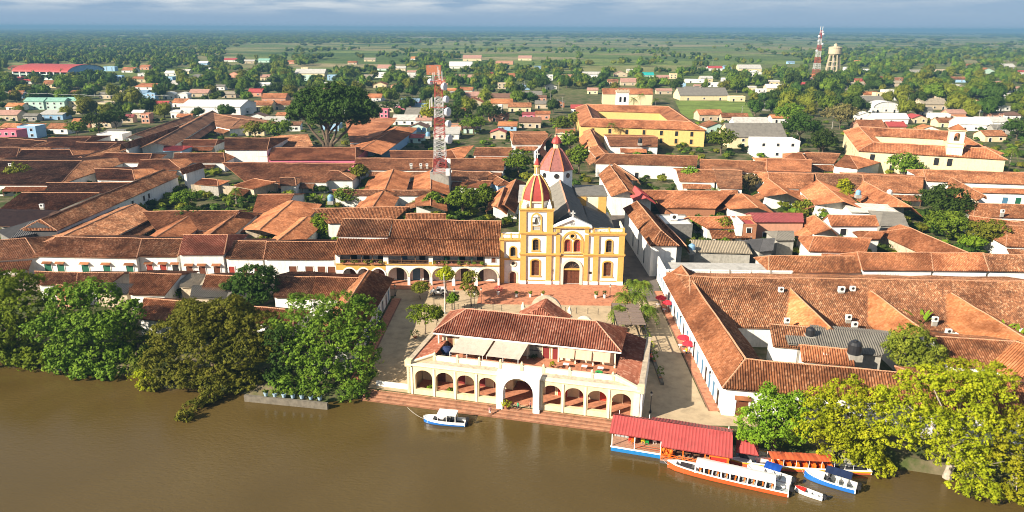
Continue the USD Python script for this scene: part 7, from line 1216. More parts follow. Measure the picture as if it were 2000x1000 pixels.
# the mown field behind the yellow convent
f = MB(); c = [at(1335, 232, .03), at(1475, 234, .03), at(1455, 197, .03), at(1318, 196, .03)]; f.add([list(p[:2]) + [.02] for p in c], [[0, 1, 2, 3]]); plain("field_green", (.14, .19, .04), .95, .1, var=.35, scale=.06); single("field", f, "field_green", kind="structure")
# haze over the plain
hz = usdkit.material(stage, LK + "haze_look", {"v": ("principled_volume", {"color": (.16, .32, .49), "density": 0.00016, "anisotropy": 0.0})}, [], volume="v.volume")
q = MB(); q.box(-34000, 34000, -1500, 31000, -5, 72); v_, f_, _ = q.data(); hm = usdkit.mesh(stage, "/World/haze", (v_, f_), hz); meta(hm.GetPrim(), kind="stuff", label="thin blue haze over the plain")
# ------------------------------------------------------------------ boats and the floating dock
def hull(L, B, H, rise=.5, n=14, full=.45, wall=.09, stern=.85):
    """Open hull along +x, bow at L: outside and inside skins as one closed shell. Returns outer shell, floor, and the gunwale line."""
    t = np.linspace(0, 1, n); b = B / 2 * np.where(t < full, stern + (1 - stern) * np.sin(np.clip(t / full, 0, 1) * math.pi / 2), np.sqrt(np.clip(1 - np.maximum((t - full) / (1 - full), 0) ** 2.2, 0, 1))); b = np.maximum(b, .03); z = H + rise * t ** 2.6; x = t * L
    def sec(i, off): bb = max(b[i] - off, .01); return [(x[i] - off * (i == n - 1), -bb, z[i]), (x[i], -bb * .93, .12), (x[i], -bb * .6, -.28), (x[i], bb * .6, -.28), (x[i], bb * .93, .12), (x[i] - off * (i == n - 1), bb, z[i])]
    m = MB(); v = np.array([sec(i, 0) for i in range(n)]).reshape(-1, 3); f = [[i * 6 + k, (i + 1) * 6 + k, (i + 1) * 6 + k + 1, i * 6 + k + 1] for i in range(n - 1) for k in range(5)]; m.add(v, f)
    m.add(sec(0, 0), [[0, 1, 4, 5], [1, 2, 3, 4]])
    gl = np.stack([x, -b, z], 1); gr = np.stack([x, b, z], 1); return m, gl, gr, x, b, z
def boat(label, stern, bow, B, H, rise, hullmat, rim, name="boat", inside="boat_inside", stripe=None, deckf=.72, full=.45, stn=.85):
    s, w = at(*stern, WZ), at(*bow, WZ); d = w - s; L = np.hypot(d[0], d[1]); T = Thing(name, label, "boat", (s[0], s[1], WZ), local=True, rz=math.atan2(d[1], d[0])); m, gl, gr, x, b, z = hull(L, B, H, rise, full=full, stern=stn); hp_ = T.part("hull", m, hullmat)
    r = MB()
    for g, sg in ((gl, 1), (gr, -1)):
        for i in range(len(x) - 1): a, c = g[i], g[i + 1]; k = np.array([0, sg * min(.16, b[i] * .7), 0]); k2 = np.array([0, sg * min(.16, b[i + 1] * .7), 0]); o = np.array([0, -sg * .04, 0]); r.quad(a + o + [0, 0, .03], c + o + [0, 0, .03], c + k2 + [0, 0, .03], a + k + [0, 0, .03]); r.quad(a + o + [0, 0, .03], c + o + [0, 0, .03], c + o - [0, 0, .1], a + o - [0, 0, .1]); r.quad(a + k + [0, 0, .03], c + k2 + [0, 0, .03], c + k2 * 1.0 + [0, 0, -z[i + 1] + .18], a + k + [0, 0, -z[i] + .18])
    r.box(0, .12, -b[0], b[0], .2, z[0]); T.part("gunwale", r, rim, hp_)
    if stripe:
        q = MB()
        for g, sg in ((gl, -1), (gr, 1)):
            for i in range(len(x) - 1): o = np.array([0, sg * .03, 0]); q.quad(g[i] + o - [0, 0, .12], g[i + 1] + o - [0, 0, .12], g[i + 1] + o - [0, 0, .34], g[i] + o - [0, 0, .34])
        T.part("stripe", q, stripe, hp_)
    f = MB(); n = len(x); f.add([(x[i], -b[i] * .9, .14 + .0 * z[i]) for i in range(n)] + [(x[i], b[i] * .9, .14) for i in range(n)], [[i, i + 1, n + i + 1, n + i] for i in range(n - 1)]); T.part("floor", f, inside, hp_)
    k0 = int(n * deckf); f = MB(); f.add([(x[i], -b[i] * .92, z[i] - .06) for i in range(k0, n)] + [(x[i], b[i] * .92, z[i] - .06) for i in range(k0, n)], [[i, i + 1, n - k0 + i + 1, n - k0 + i] for i in range(n - k0 - 1)]); T.part("foredeck", f, rim, hp_)
    T.dim = (L, B, H, x, b, z); return T
def motor(T, x=-.25, y=0, h=1.0, parent=None):
    q = MB(); q.box(x - .3, x + .25, y - .2, y + .2, h - .15, h + .35); q.box(x - .22, x + .18, y - .16, y + .16, h + .35, h + .48); p = T.part("outboard_motor", q, "motor"); q = MB(); q.box(x - .1, x + .08, y - .07, y + .07, -.4, h - .15); T.part("motor_leg", q, "motor", p)
def seats(T, xs, y0, y1, z, mat, back=True):
    for x in xs:
        q = MB(); q.box(x - .22, x + .22, y0, y1, .15, z); q.box(x - .25, x - .17, y0, y1, z, z + .45) if back else None; T.part("seat", q, mat)
B1 = boat("long orange-red passenger boat with a white roof beside the dock", (1540, 965), (1303, 912), 2.5, .85, .35, "boat_red", "boat_white", "passenger_boat", "boat_inside", None, .9, .5, .9); L = B1.dim[0]
q = MB(); n = 12; xs = np.linspace(1.9, L - 4.2, n); ys = np.linspace(-1.15, 1.15, 7); zz = np.array([[2.05 + .22 * (1 - (y / 1.15) ** 2) for y in ys] for _ in xs]); P = np.stack(np.broadcast_arrays(xs[:, None], ys[None], zz), -1); i = np.arange(n * 7).reshape(n, 7); F_ = np.stack([i[:-1, :-1].ravel(), i[1:, :-1].ravel(), i[1:, 1:].ravel(), i[:-1, 1:].ravel()], 1); q.add(P.reshape(-1, 3), F_); q.add(P.reshape(-1, 3) - [0, 0, .08], F_[:, ::-1]); [q.box(xs[0], xs[-1], y - .04, y + .04, 1.93, 2.06) for y in (-1.14, 1.14)]; B1.part("roof", q, "boat_white")
for x in np.linspace(1.95, L - 4.25, 10):
    for y in (-1.08, 1.08): q = MB(); q.box(x - .09, x + .09, y - .05, y + .05, .8, 2.05); B1.part("roof_post", q, "boat_white")
q = MB(); q.box(L - 4.3, L - 4.2, -1.1, 1.1, .85, 1.35); B1.part("windscreen", q, "boat_white")
for k, x in enumerate(np.linspace(2.4, L - 4.8, 9)):
    q = MB(); q.box(x - .25, x + .25, -.95, .95, .15, .75); q.box(x - .28, x - .18, -.95, .95, .75, 1.3); B1.part("seat", q, "dark_inside" if k % 3 == 1 else "boat_inside"); q = MB(); [q.box(x - .3 + .06, x - .02, y - .2, y + .2, .85, 1.4) for y in ((-.6, .5) if k % 2 else (-.5, .1, .65))]; B1.part("life_jackets", q, "life_orange")
motor(B1, -.3, 0, .75); q = MB(); q.box(L - 3.6, L - 1.9, -.55, .55, .95, 1.1); B1.part("bow_cover", q, "dark_inside")
B2 = boat("small blue and white boat with a white canopy near the quay steps", (910, 830), (828, 823), 2.1, .75, .35, "boat_blue", "boat_white", "canopy_boat", "dark_inside", "boat_white", .72); L = B2.dim[0]
q = MB(); q.box(1.5, 4.7, -1.0, 1.0, 2.0, 2.1); B2.part("canopy", q, "boat_white"); [B2.part("canopy_post", MB().box(x - .04, x + .04, y - .04, y + .04, .75, 2.0), "boat_white") for x in (1.6, 3.1, 4.6) for y in (-.95, .95)]; seats(B2, (1.9, 2.8, 3.7), -.8, .8, .6, "dark_inside"); motor(B2)
B3 = boat("long boat with a faded orange canopy moored behind the others", (1697, 922), (1425, 908), 2.4, .8, .4, "boat_orange", "boat_white", "orange_boat", "dark_inside", "boat_yellow", .82); L = B3.dim[0]
x0, x1 = L * .27, L * .72; 
for k in range(4): a, b = x0 + (x1 - x0) * k / 4, x0 + (x1 - x0) * (k + 1) / 4 - .04; B3.part("canopy_panel", sag_cloth((a, -1.15, 2.0), (b, -1.15, 2.0), (b, 1.15, 2.1), (a, 1.15, 2.1), -.16), "boat_orange")
for x in np.linspace(x0, x1, 6):
    for y in (-1.08, 1.08): B3.part("canopy_post", MB().tube([(x, y, .8), (x, y, 2.02)], .04, 5), "boat_white")
for x in np.linspace(x0 + .4, x1 - .4, 8): q = MB(); q.box(x - .25, x + .2, -.9, .9, .15, .7); q.box(x - .28, x - .2, -.9, .9, .7, 1.25); B3.part("seat", q, "life_orange")
q = MB(); q.box(L * .12, L * .2, -.95, .95, 1.85, 1.95); B3.part("rear_shade", q, "sheet_pale"); [B3.part("shade_post", MB().tube([(x, y, .8), (x, y, 1.86)], .035, 5), "boat_white") for x in (L * .13, L * .19) for y in (-.85, .85)]; motor(B3)
B4 = boat("blue and white speedboat with a dark navy sunshade, rightmost boat", (1672, 960), (1570, 930), 2.3, .85, .4, "boat_blue", "boat_white", "speedboat", "boat_inside", None, .62); L = B4.dim[0]
B4.part("sunshade", sag_cloth((.8, -1.05, 2.25), (4.3, -1.05, 2.3), (4.3, 1.05, 2.3), (.8, 1.05, 2.25), .03), "canvas_navy"); [B4.part("shade_frame", MB().tube([(x, y, .85), (x2, y, 2.25)], .035, 5), "chrome") for x, x2 in ((1.5, .9), (2.6, 4.1)) for y in (-.98, .98)]
seats(B4, (1.5, 2.6), -.75, .75, .65, "boat_white"); q = MB(); q.box(3.5, 4.0, -.9, .9, .15, 1.1); q.hexa([(3.9, -.85, 1.1), (4.0, -.85, 1.1), (4.0, .85, 1.1), (3.9, .85, 1.1), (3.6, -.8, 1.5), (3.66, -.8, 1.5), (3.66, .8, 1.5), (3.6, .8, 1.5)]); B4.part("console", q, "dark_inside"); motor(B4, -.28, -.35, .85); motor(B4, -.28, .35, .85)
B5 = boat("white launch with a bright blue canvas top between the passenger boat and orange boat", (1545, 948), (1458, 922), 2.2, .9, .35, "boat_white", "boat_white", "launch", "boat_inside", None, .6); L = B5.dim[0]
B5.part("canvas_top", sag_cloth((1.6, -1.0, 2.2), (3.9, -1.0, 2.25), (3.9, 1.0, 2.25), (1.6, 1.0, 2.2), -.12), "canvas_blue"); [B5.part("top_frame", MB().tube([(x, y, .9), (x2, y, 2.2)], .035, 5), "chrome") for x, x2 in ((2.2, 1.7), (3.0, 3.8)) for y in (-.95, .95)]; seats(B5, (2.0, 3.0), -.7, .7, .65, "boat_white"); q = MB(); q.box(.1, 1.4, -.95, .95, .7, .95); B5.part("stern_deck", q, "boat_white"); motor(B5)
B6 = boat("small white dinghy with a red bow cover in front of the speedboat", (1607, 976), (1552, 957), 1.25, .5, .2, "boat_white", "boat_white", "dinghy", "boat_inside", None, .62); q = MB(); x, b, z = B6.dim[3:]; k0 = 8; n = len(x); q.add([(x[i], -b[i] * .95, z[i] + .05) for i in range(k0, n)] + [(x[i], b[i] * .95, z[i] + .05) for i in range(k0, n)], [[i, i + 1, n - k0 + i + 1, n - k0 + i] for i in range(n - k0 - 1)]); B6.part("bow_cover", q, "plastic_red"); seats(B6, (.9, 1.8), -.5, .5, .4, "boat_white", False); motor(B6, -.15, 0, .45)
# dock
D = Thing("floating_dock", "floating dock with a faded red sheet roof, blue hull and orange rails at the quay", "floating dock", (22, 100, WZ)); dp = lambda x, y, z: at(x, y, z)
z0 = WZ; d0, d1 = dp(1193, 880, WZ), dp(1290, 896, WZ); u = (d1 - d0)[:2]; Ld = np.linalg.norm(u); u = u / Ld; DF = frame((d0[0], d0[1], WZ), math.atan2(u[1], u[0])); c = MB()
def dk(name, mb, mat, par=None, lb=None): mb.moved(DF); return D.part(name, mb, mat, par, lb)
s1 = (dp(1421, 916, WZ)[:2] - d0[:2]) @ u; v1 = -1.15
h1 = dk("hull", MB().box(0, Ld, 0, 7.5, -.4, .75), "hull_blue", lb="blue hull of the left half"); h2 = dk("hull", MB().box(Ld, s1, v1, 7.5, -.4, .5), "sheet_dark"); q = MB(); q.box(-.08, Ld, -.1, 7.55, .75, .9); dk("deck", q, "deck_wood"); q = MB(); q.box(Ld, s1 + .1, v1 - .1, 7.55, .5, .66); dk("deck", q, "deck_wood")
q = MB(); q.box(-.1, Ld, -.14, -.1, .7, .95); dk("rubbing_strake", q, "boat_white", h1)
for x in (.1, 3.6, Ld - .1): dk("post", MB().box(x - .06, x + .06, .0, .12, .9, 3.4), "cloth_white")
for x in np.linspace(Ld + .1, s1 - .2, 4): dk("post", MB().box(x - .07, x + .07, v1, v1 + .14, .66, 3.1), "life_orange")
for x in (.1, 5, s1 - .2): dk("post", MB().box(x - .06, x + .06, 7.2, 7.32, .7, 3.2), "cloth_white")
rz_, re_ = 4.7, 2.9
q = MB(); slope(q, (-.3, -.4, 3.35), (Ld, -.4, 3.35), (Ld, 2.6, 4.8), (-.3, 2.6, 4.8), row=.5, lod=1, hgt=.05); dk("roof", q, "sheet_red", lb="front slope over the left half"); q = MB(); slope(q, (Ld, -1.35, 2.95), (s1 + .5, -1.35, 2.95), (s1 + .3, 2.6, 4.8), (Ld, 2.6, 4.8), row=.5, lod=1, hgt=.05); dk("roof", q, "sheet_red", lb="longer front slope over the right half"); q = MB(); slope(q, (s1 + .5, 7.7, 2.6), (Ld - 2.2, 7.7, 2.6), (Ld - 2.2, 2.7, 4.82), (s1 + .3, 2.7, 4.82), row=.5, lod=1, hgt=.05); slope(q, (Ld - 2.2, 6.0, 3.2), (-.3, 6.0, 3.2), (-.3, 2.7, 4.8), (Ld - 2.2, 2.7, 4.8), row=.5, lod=1, hgt=.05); dk("roof", q, "sheet_red", lb="rear slope")
q = MB(); q.moved(lambda v: v); slope(q, (s1 + 1.0, 1.0, 2.6), (s1 + 4.2, 1.0, 2.6), (s1 + 3.0, 3.6, 4.0), (s1 + 2.4, 3.6, 4.0), row=.5, lod=1, hgt=.05); slope(q, (s1 + 4.2, 1.0, 2.6), (s1 + 4.2, 6, 2.6), (s1 + 3.0, 3.8, 4.0), (s1 + 3.0, 3.6, 4.0), row=.5, lod=1, hgt=.05); slope(q, (s1 + 1.0, 6.2, 2.6), (s1 + 1.0, 1.0, 2.6), (s1 + 2.4, 3.6, 4.0), (s1 + 2.4, 3.8, 4.0), row=.5, lod=1, hgt=.05); dk("side_roof", q, "sheet_red", lb="small red hipped roof at the right end")
q = MB(); q.box(s1 + 1.2, s1 + 4.0, 1.4, 6, -.3, .6); dk("side_hull", q, "hull_blue"); q = MB(); q.box(s1 + 1.6, s1 + 3.8, 2.2, 5.5, .6, 2.5); dk("side_cabin", q, "dark_inside")
q = MB(); q.box(s1 - 2.7, s1 - .05, v1 + .2, 4, .66, 2.5); kb = dk("kiosk", q, "plastic_red"); q = MB(); [q.box(a, a + .14, v1 + .02, v1 + .2, .62, 2.6) for a in (s1 - 2.85, s1 - .1)]; q.box(s1 - 2.75, s1 - .05, v1 + .05, v1 + .19, 2.45, 2.6); dk("kiosk_frame", q, "life_orange", kb); q = MB(); [q.prism(shapely.Point(s1 - 2.0 + k * 1.2, 1.2).buffer(.32), v1 + .12, v1 + .19) for k in range(2)]; dk("round_sticker", q, "boat_white", kb)
q = MB(); [q.box(Ld + .1, s1 - 2.8, v1, v1 + .06, z, z + .06) for z in (.95, 1.25, 1.55)]; [q.box(x - .03, x + .03, v1, v1 + .06, .66, 1.6) for x in np.linspace(Ld + .3, s1 - 3, 7)]; dk("railing", q, "life_orange"); q = MB(); [q.box(3.6, Ld, .05, .1, z, z + .05) for z in (1.3, 1.7)]; dk("railing", q, "boat_orange")
q = MB(); q.box(.1, 2.6, 3.0, 3.1, .9, 2.9); [q.box(x, x + .06, 2.9, 3.0, .9, 2.9) for x in (.3, .9, 1.5, 2.1)]; dk("panel_wall", q, "boat_inside"); q = MB(); q.box(3.7, Ld + 4, 3.4, 3.5, .9, 3.0); dk("back_wall", q, "dark_inside")
q = MB(); rng = np.random.default_rng(2); [q.ball((Ld + .6 + rng.uniform(-.3, 1.2), v1 + .9 + rng.uniform(-.4, .5), 1.0 + rng.uniform(0, 1.0)), (.3, .22, .36), 1) for _ in range(16)]; dk("life_jackets", q, "life_orange")
for k, (x, y, m) in enumerate(((2.7, 2.0, "plastic_red"), (3.0, 2.3, "plastic_red"), (3.2, 1.6, "life_orange"), (4.6, 2.3, "plastic_yellow"), (5.3, 2.0, "plastic_green"), (5.0, 2.8, "plastic_green"), (6.4, 2.6, "boat_white"))):
    w = DF(np.array([x, y, .9])); T = Thing("stacked_chairs", f"{('red', 'second red', 'orange', 'yellow', 'green', 'second green', 'white')[k]} plastic chair stack under the left half of the dock roof", "chairs", w, local=True); q = MB(); q.box(-.25, .25, -.25, .25, .4, .9); T.part("seats", q, m); q = MB(); q.box(-.25, .25, .2, .27, .9, 1.4); T.part("backs", q, m); q = MB(); [q.box(a - .03, a + .03, b - .03, b + .03, 0, .4) for a in (-.22, .22) for b in (-.22, .22)]; T.part("legs", q, m)
for k in range(3): w = DF(np.array([Ld + 2.6 + k * 1.3, .8, .66])); T = Thing("dock_table", f"small table with chairs behind the orange dock rail, {('left', 'middle', 'right')[k]}", "table", w, local=True); T.part("table_top", MB().box(-.45, .45, -.4, .4, .7, .76), "wood"); T.part("legs", MB().box(-.38, -.3, -.3, .3, 0, .7).box(.3, .38, -.3, .3, 0, .7), "iron")
# ------------------------------------------------------------------ plaza furniture
J = Thing("parked_jeep", "white boxy off-road vehicle parked before the arches on the plaza", "car", at(857, 576) + [0, 0, .004], local=True, rz=math.pi - .03)
q = MB(); q.prism(Polygon([(-1.95, .55), (1.95, .55), (1.98, 1.02), (1.75, 1.12), (.75, 1.15), (-1.95, 1.15)]).difference(shapely.Point(1.2, .5).buffer(.46)).difference(shapely.Point(-1.2, .5).buffer(.46)), -.82, .82); jb = J.part("body", q, "car_white"); q = MB(); q.hexa([(-1.93, -.78, 1.15), (.78, -.78, 1.15), (.78, .78, 1.15), (-1.93, .78, 1.15), (-1.85, -.7, 1.92), (.45, -.7, 1.92), (.45, .7, 1.92), (-1.85, .7, 1.92)]); J.part("cabin", q, "car_white")
for sg in (-1, 1):
    for a, b in ((-1.55, -.75), (-.55, .35)): q = MB(); q.hexa([(a, sg * .79, 1.22), (b + .08, sg * .79, 1.22), (b + .08, sg * .74, 1.22), (a, sg * .74, 1.22), (a, sg * .735, 1.78), (b - .08, sg * .735, 1.78), (b - .08, sg * .68, 1.78), (a, sg * .68, 1.78)]); J.part("side_window", q, "window_dark")
    for x in (1.2, -1.2): q = MB(); q.tube([(x, sg * .62, .38), (x, sg * .86, .38)], .38, 16); w_ = J.part("wheel", q, "rubber"); q = MB(); q.tube([(x, sg * .85, .38), (x, sg * .875, .38)], .2, 10); J.part("rim", q, "chrome", w_)
    J.part("headlight", MB().tube([(1.93, sg * .58, .9), (1.99, sg * .58, .9)], .11, 10), "lamp_glass")
q = MB(); q.hexa([(.79, -.7, 1.2), (.83, -.7, 1.2), (.83, .7, 1.2), (.79, .7, 1.2), (.47, -.64, 1.85), (.51, -.64, 1.85), (.51, .64, 1.85), (.47, .64, 1.85)]); J.part("windscreen", q, "window_dark"); J.part("bumper", MB().box(1.95, 2.1, -.8, .8, .5, .68), "iron"); J.part("grille", MB().box(1.96, 1.995, -.4, .4, .72, 1.0), "iron", jb); q = MB(); q.tube([(-1.95, 0, 1.05), (-2.15, 0, 1.05)], .36, 14); J.part("spare_wheel", q, "rubber")
def lamp(label, P, h=4.2, double=False):
    T = Thing("street_lamp", label, "street lamp", P, local=True); T.part("base", MB().lathe([(.2, 0), (.2, .3), (.1, .5)], (0, 0, 0), 8), "iron"); T.part("pole", MB().tube([(0, 0, .4), (0, 0, h)], [.075, .05], 8), "iron"); T.part("lantern", MB().lathe([(.1, h), (.2, h + .45), (.24, h + .5)], (0, 0, 0), 6), "lamp_glass"); T.part("cap", MB().lathe([(.27, h + .5), (.05, h + .75), (.02, h + .9)], (0, 0, 0), 6), "iron"); return T
for x, y, h, lb in ((940, 604, 4.6, "black street lamp at the plaza edge right of the sparse tree"), (848, 604, 4.6, "black street lamp on the plaza below the white jeep"), (888, 606, 4.6, "black street lamp on the plaza left of the slim tree"), (927, 603, 3.4, "black lamp post touching the slim plaza tree"), (772, 578, 2.2, "low black lamp at the corner by the tile roofed street house"), (1191, 584, 3.0, "black lamp on the terrace steps near the palms"), (1433, 812, 5.0, "lamp post with pale globe at the river corner of the white house"), (1270, 806, 3.2, "dark lamp post at the quay beside the market hall's right end")): lamp(lb, at(x, y), h)
fp = Thing("flagpole", "tall white flagpole behind the market hall's left roof", "flagpole", at(869, 612), local=True); fp.part("pole", MB().tube([(0, 0, 0), (0, 0, 9.6)], [.09, .05], 8), "cloth_white"); fp.part("base", MB().lathe([(.4, 0), (.3, .3), (.1, .35)], (0, 0, 0), 10), "concrete")
bol = None
for i, (x, y) in enumerate([(858 + 12.3 * k, 604 + .25 * k) for k in range(7)] + [(963, 606), (980, 607), (1060, 609), (1082, 610), (1104, 611), (1126, 612), (1148, 613), (1168, 614)]):
    P = at(x, y); lb = f"dark plaza bollard, {ORD[i] if i < 12 else str(i + 1) + 'th'} from the left along the plaza edge"
    if bol is None: bol = Thing("bollard", lb, "bollard", P, "bollards along the plaza edge", local=True); bol.part("post", MB().tube([(0, 0, 0), (0, 0, 1.25)], [.07, .06], 6), "iron"); bol.part("knob", MB().ball((0, 0, 1.32), .1, 1), "iron")
    else: copy(bol, "bollard", lb, "bollard", P, 0, 1, "bollards along the plaza edge")
for i, (x, y, m, r, lb) in enumerate(((973, 576, "flower_red", .9, "white pot of red bougainvillea at the left end of the church terrace"), (1009, 580, "leaf_green", .4, "white pot with a small plant on the terrace, first left of the church door"), (1036, 580, "leaf_green", .4, "white pot with a small plant on the terrace, second left of the church door"), (1060, 580, "leaf_olive", .5, "white pot with a taller plant on the terrace, nearest the church door's left"), (1164, 582, "leaf_green", .5, "white pot with a plant on the terrace right of the church door"), (1181, 582, "leaf_dark", .6, "white pot with a dark bush at the right end of the terrace"))): bush(lb, at(x, y, .4), r, r * 1.6, m, "pot_white", 300 + i, pr=.38, ph=.8)
b_ = bush("dark round shrub standing in the shaded street left of the market hall", at(811, 660), 1.0, 1.4, "leaf_dark", "clay_pot", 310, pr=.4, ph=.3)
for k in range(7): P = at(520 + k * 17.5, 776 + k * 1.3, 0); bush(f"pale blue planter on the quay wall, {ORD[k]} from the left below the airy tree", P + [0, 0, .3], .45, .6, "leaf_green", "pot_blue", 320 + k, pr=.4, ph=.6)
q = MB(); a, b = at(478, 776, -.4), at(640, 792, -.4); q.beam(a + [0, 0, -.3], b + [0, 0, -.3], .5, 1.6); single("quay_wall", q, "stone", "stained stone quay wall under the big left river trees", "wall")
# pergola behind the market hall
z = 4.0; pc = [at(1204, 637, z), at(1250, 638, z), at(1250, 593, z), at(1206, 592, z)]; px0, px1, py0, py1 = 18.0, 23.6, 138.0, 150.5
G = Thing("pergola", "dark steel pergola with a slatted gray-brown roof behind the market hall", "pergola", ((px0 + px1) / 2, (py0 + py1) / 2, 0))
for x in (px0, px1):
    for y in (130.5, 134.2, py0, 144, py1): G.part("post", MB().box(x - .08, x + .08, y - .08, y + .08, 0, 4.1 if y >= py0 else 3.4), "iron")
    G.part("side_beam", MB().box(x - .09, x + .09, 130.4, py1 + .1, 3.35, 3.5), "iron"); G.part("side_beam", MB().box(x - .07, x + .07, py0, py1, 4.05, 4.2), "iron"); G.part("side_beam", MB().box(x - .05, x + .05, 130.4, py1, 1.9, 2.0), "iron")
for y in (130.5, 134.2): G.part("cross_beam", MB().box(px0, px1, y - .07, y + .07, 3.5, 3.62), "iron")
G.part("cross_beam", MB().box((px0 + px1) / 2 - .05, (px0 + px1) / 2 + .05, 130.5, 134.2, 3.5, 3.6), "iron")
for k in range(9):
    y = py0 + .1 + k * (py1 - py0 - .2) / 9; w = (py1 - py0 - .2) / 9 - .24
    for a, b in ((px0 - .1, (px0 + px1) / 2 - .08), ((px0 + px1) / 2 + .08, px1 + .1)): G.part("plank", MB().box(a, b, y, y + w, 4.2 + .02 * (k % 2), 4.28 + .02 * (k % 2)), "gray_wood")
G.part("planter", MB().box(px1 + .3, px1 + .9, 120, 148, 0, .5), "stone")
for k, (y, m) in enumerate(((122, "leaf_green"), (129, "leaf_bright"), (133.5, "leaf_yellow"), (137.5, "leaf_bright"), (142, "leaf_green"), (146, "leaf_bright"))): bush(f"climbing shrub in the planter along the pergola's street side, {ORD[k]} from the river", (px1 + .6, y, .02), .7, 2.2, m, "clay_pot", 340 + k, pr=.3, ph=.5)
T = Thing("market_stall_cloth", "red cloth-covered cart in the shaded street beside the market hall", "cart", at(1268, 703), local=True); T.part("cart", MB().box(-.4, .4, -.6, .6, .35, .9), "wood"); T.part("cloth", sag_cloth((-.55, -.8, 1.0), (.55, -.8, 1.0), (.55, .8, 1.1), (-.55, .8, 1.1), -.2), "plastic_red"); [T.part("wheel", MB().tube([(s * .45, -.3, .25), (s * .52, -.3, .25)], .25, 10), "rubber") for s in (-1, 1)]
for i, (x, y, lb) in enumerate(((1290, 598, "farthest red cafe umbrella along the white plaza house"), (1303, 608, "second farthest red cafe umbrella along the white plaza house"), (1334, 678, "red cafe umbrella nearer the river, left of the nearest pair"), (1344, 690, "nearest red cafe umbrella beside the yellow-shirted person"))):
    P = at(x, y, .16); T = Thing("cafe_umbrella", lb, "umbrella", P, local=True, rz=.4 * i); T.part("pole", MB().tube([(0, 0, 0), (0, 0, 2.7)], .035, 6), "cloth_white"); T.part("canopy", MB().lathe([(1.35, 2.0), (1.38, 2.08), (.9, 2.38), (.35, 2.65), (.03, 2.78)], (0, 0, 0), 8), "umbrella_red"); T.part("foot", MB().lathe([(.3, 0), (.3, .1), (.06, .14)], (0, 0, 0), 10), "concrete")
    T = Thing("sidewalk_table", f"white cafe table under the {('farthest', 'second farthest', 'third', 'nearest')[i]} red umbrella", "table", P + [-.75, -.5, 0], local=True); T.part("table_top", MB().lathe([(.45, .7), (.45, .75)], (0, 0, 0), 12), "cloth_white"); T.part("leg", MB().tube([(0, 0, 0), (0, 0, .7)], .05, 6), "cloth_white")
# ------------------------------------------------------------------ people
def person(label, P, heading, shirt, trousers, pose="stand", h=1.7):
    """One continuous body built from tapering bones; clothes are shells over it."""
    T = Thing("person", label, "person", P, local=True, rz=heading); k = h / 1.7; st = .13 if pose == "walk" else .03
    hip, kn, an, ch, nk, hd = .88 * k, .48 * k, .07 * k, 1.28 * k, 1.43 * k, 1.58 * k
    def hulls(bones):
        M_ = manifold3d.Manifold()
        for a, ra, b, rb in bones: M_ += manifold3d.Manifold.batch_hull([manifold3d.Manifold.sphere(ra, 12).translate(list(map(float, a))), manifold3d.Manifold.sphere(rb, 12).translate(list(map(float, b)))])
        me = M_.to_mesh(); m = trimesh.Trimesh(me.vert_properties[:, :3], me.tri_verts); q = MB(); q.tm(m); return q
    L_ = lambda s: [((0, s * .09, hip), .085, (st * s * 1.2 + .02, s * .1, kn), .06), ((st * s * 1.2 + .02, s * .1, kn), .058, (st * s * 2, s * .1, an), .038), ((st * s * 2, s * .1, an - .03), .036, (st * s * 2 + .14, s * .11, an - .04), .028)]
    A_ = lambda s: [((0, s * .19, ch + .1), .05, (-st * s + .02, s * .26, ch - .18), .04), ((-st * s + .02, s * .26, ch - .18), .038, (-st * s * 1.6 + .12, s * .25, ch - .42), .028), ((-st * s * 1.6 + .12, s * .25, ch - .42), .03, (-st * s * 1.6 + .17, s * .245, ch - .52), .02)] + [((-st * s * 1.6 + .17, s * (.245 + o), ch - .52), .011, (-st * s * 1.6 + .2, s * (.245 + o * 1.3), ch - .6 + abs(o)), .008) for o in (-.03, -.015, 0, .015, .03)]
    body = [((0, 0, nk - .02), .055, (.01, 0, hd - .05), .055), ((.0, 0, hd), .085, (.015, 0, hd + .03), .09), ((.07, 0, hd - .03), .05, (.03, 0, hd - .02), .07), ((.1, 0, hd + .0), .012, (.09, 0, hd + .03), .01)] + [((0, s * .09, hd), .02, (0, s * .095, hd + .02), .018) for s in (-1, 1)] + [((0, -.1, ch + .06), .09, (0, .1, ch + .06), .09), ((0, 0, ch), .12, (0, 0, hip), .12)]
    b = T.part("body", hulls(body + L_(1) + L_(-1) + A_(1) + A_(-1)), "skin", smooth=True)
    T.part("shirt", hulls([((0, -.14, ch + .08), .085, (0, .14, ch + .08), .085), ((0, 0, ch + .03), .145, (0, 0, hip + .02), .14)] + [((0, s * .17, ch + .1), .068, (-st * s + .01, s * .235, ch - .1), .06) for s in (-1, 1)]), shirt, b, smooth=True)
    T.part("trousers", hulls([((0, -.06, hip), .115, (0, .06, hip), .115)] + [((0, s * .09, hip - .03), .1, (st * s * 1.2 + .02, s * .1, kn - .02), .075) for s in (-1, 1)]), trousers, b, smooth=True)
    T.part("hair", hulls([((-.02, 0, hd + .04), .095, (-.01, 0, hd + .06), .09)]), "hair", b, smooth=True); return T
def onstep(x, y):
    P = at(x, y, -.5)
    for _ in range(4): c, s = math.cos(-MTH), math.sin(-MTH); r = P[:2] - MO; v = s * r[0] + c * r[1]; P = at(x, y, -.02 - .14 * max(0, min(7, math.floor(-v / .33))))
    return P
person("person in pale clothes standing alone on the lower river steps", onstep(957, 811), 1.9, "cloth_pink", "cloth_white"); person("person in a green shirt on the steps in front of the white portal", onstep(1012, 802), .3, "cloth_green", "cloth_dark", "walk"); person("person in light clothes near the right foot of the white portal", onstep(1036, 800), 2.6, "cloth_pink", "cloth_dark")
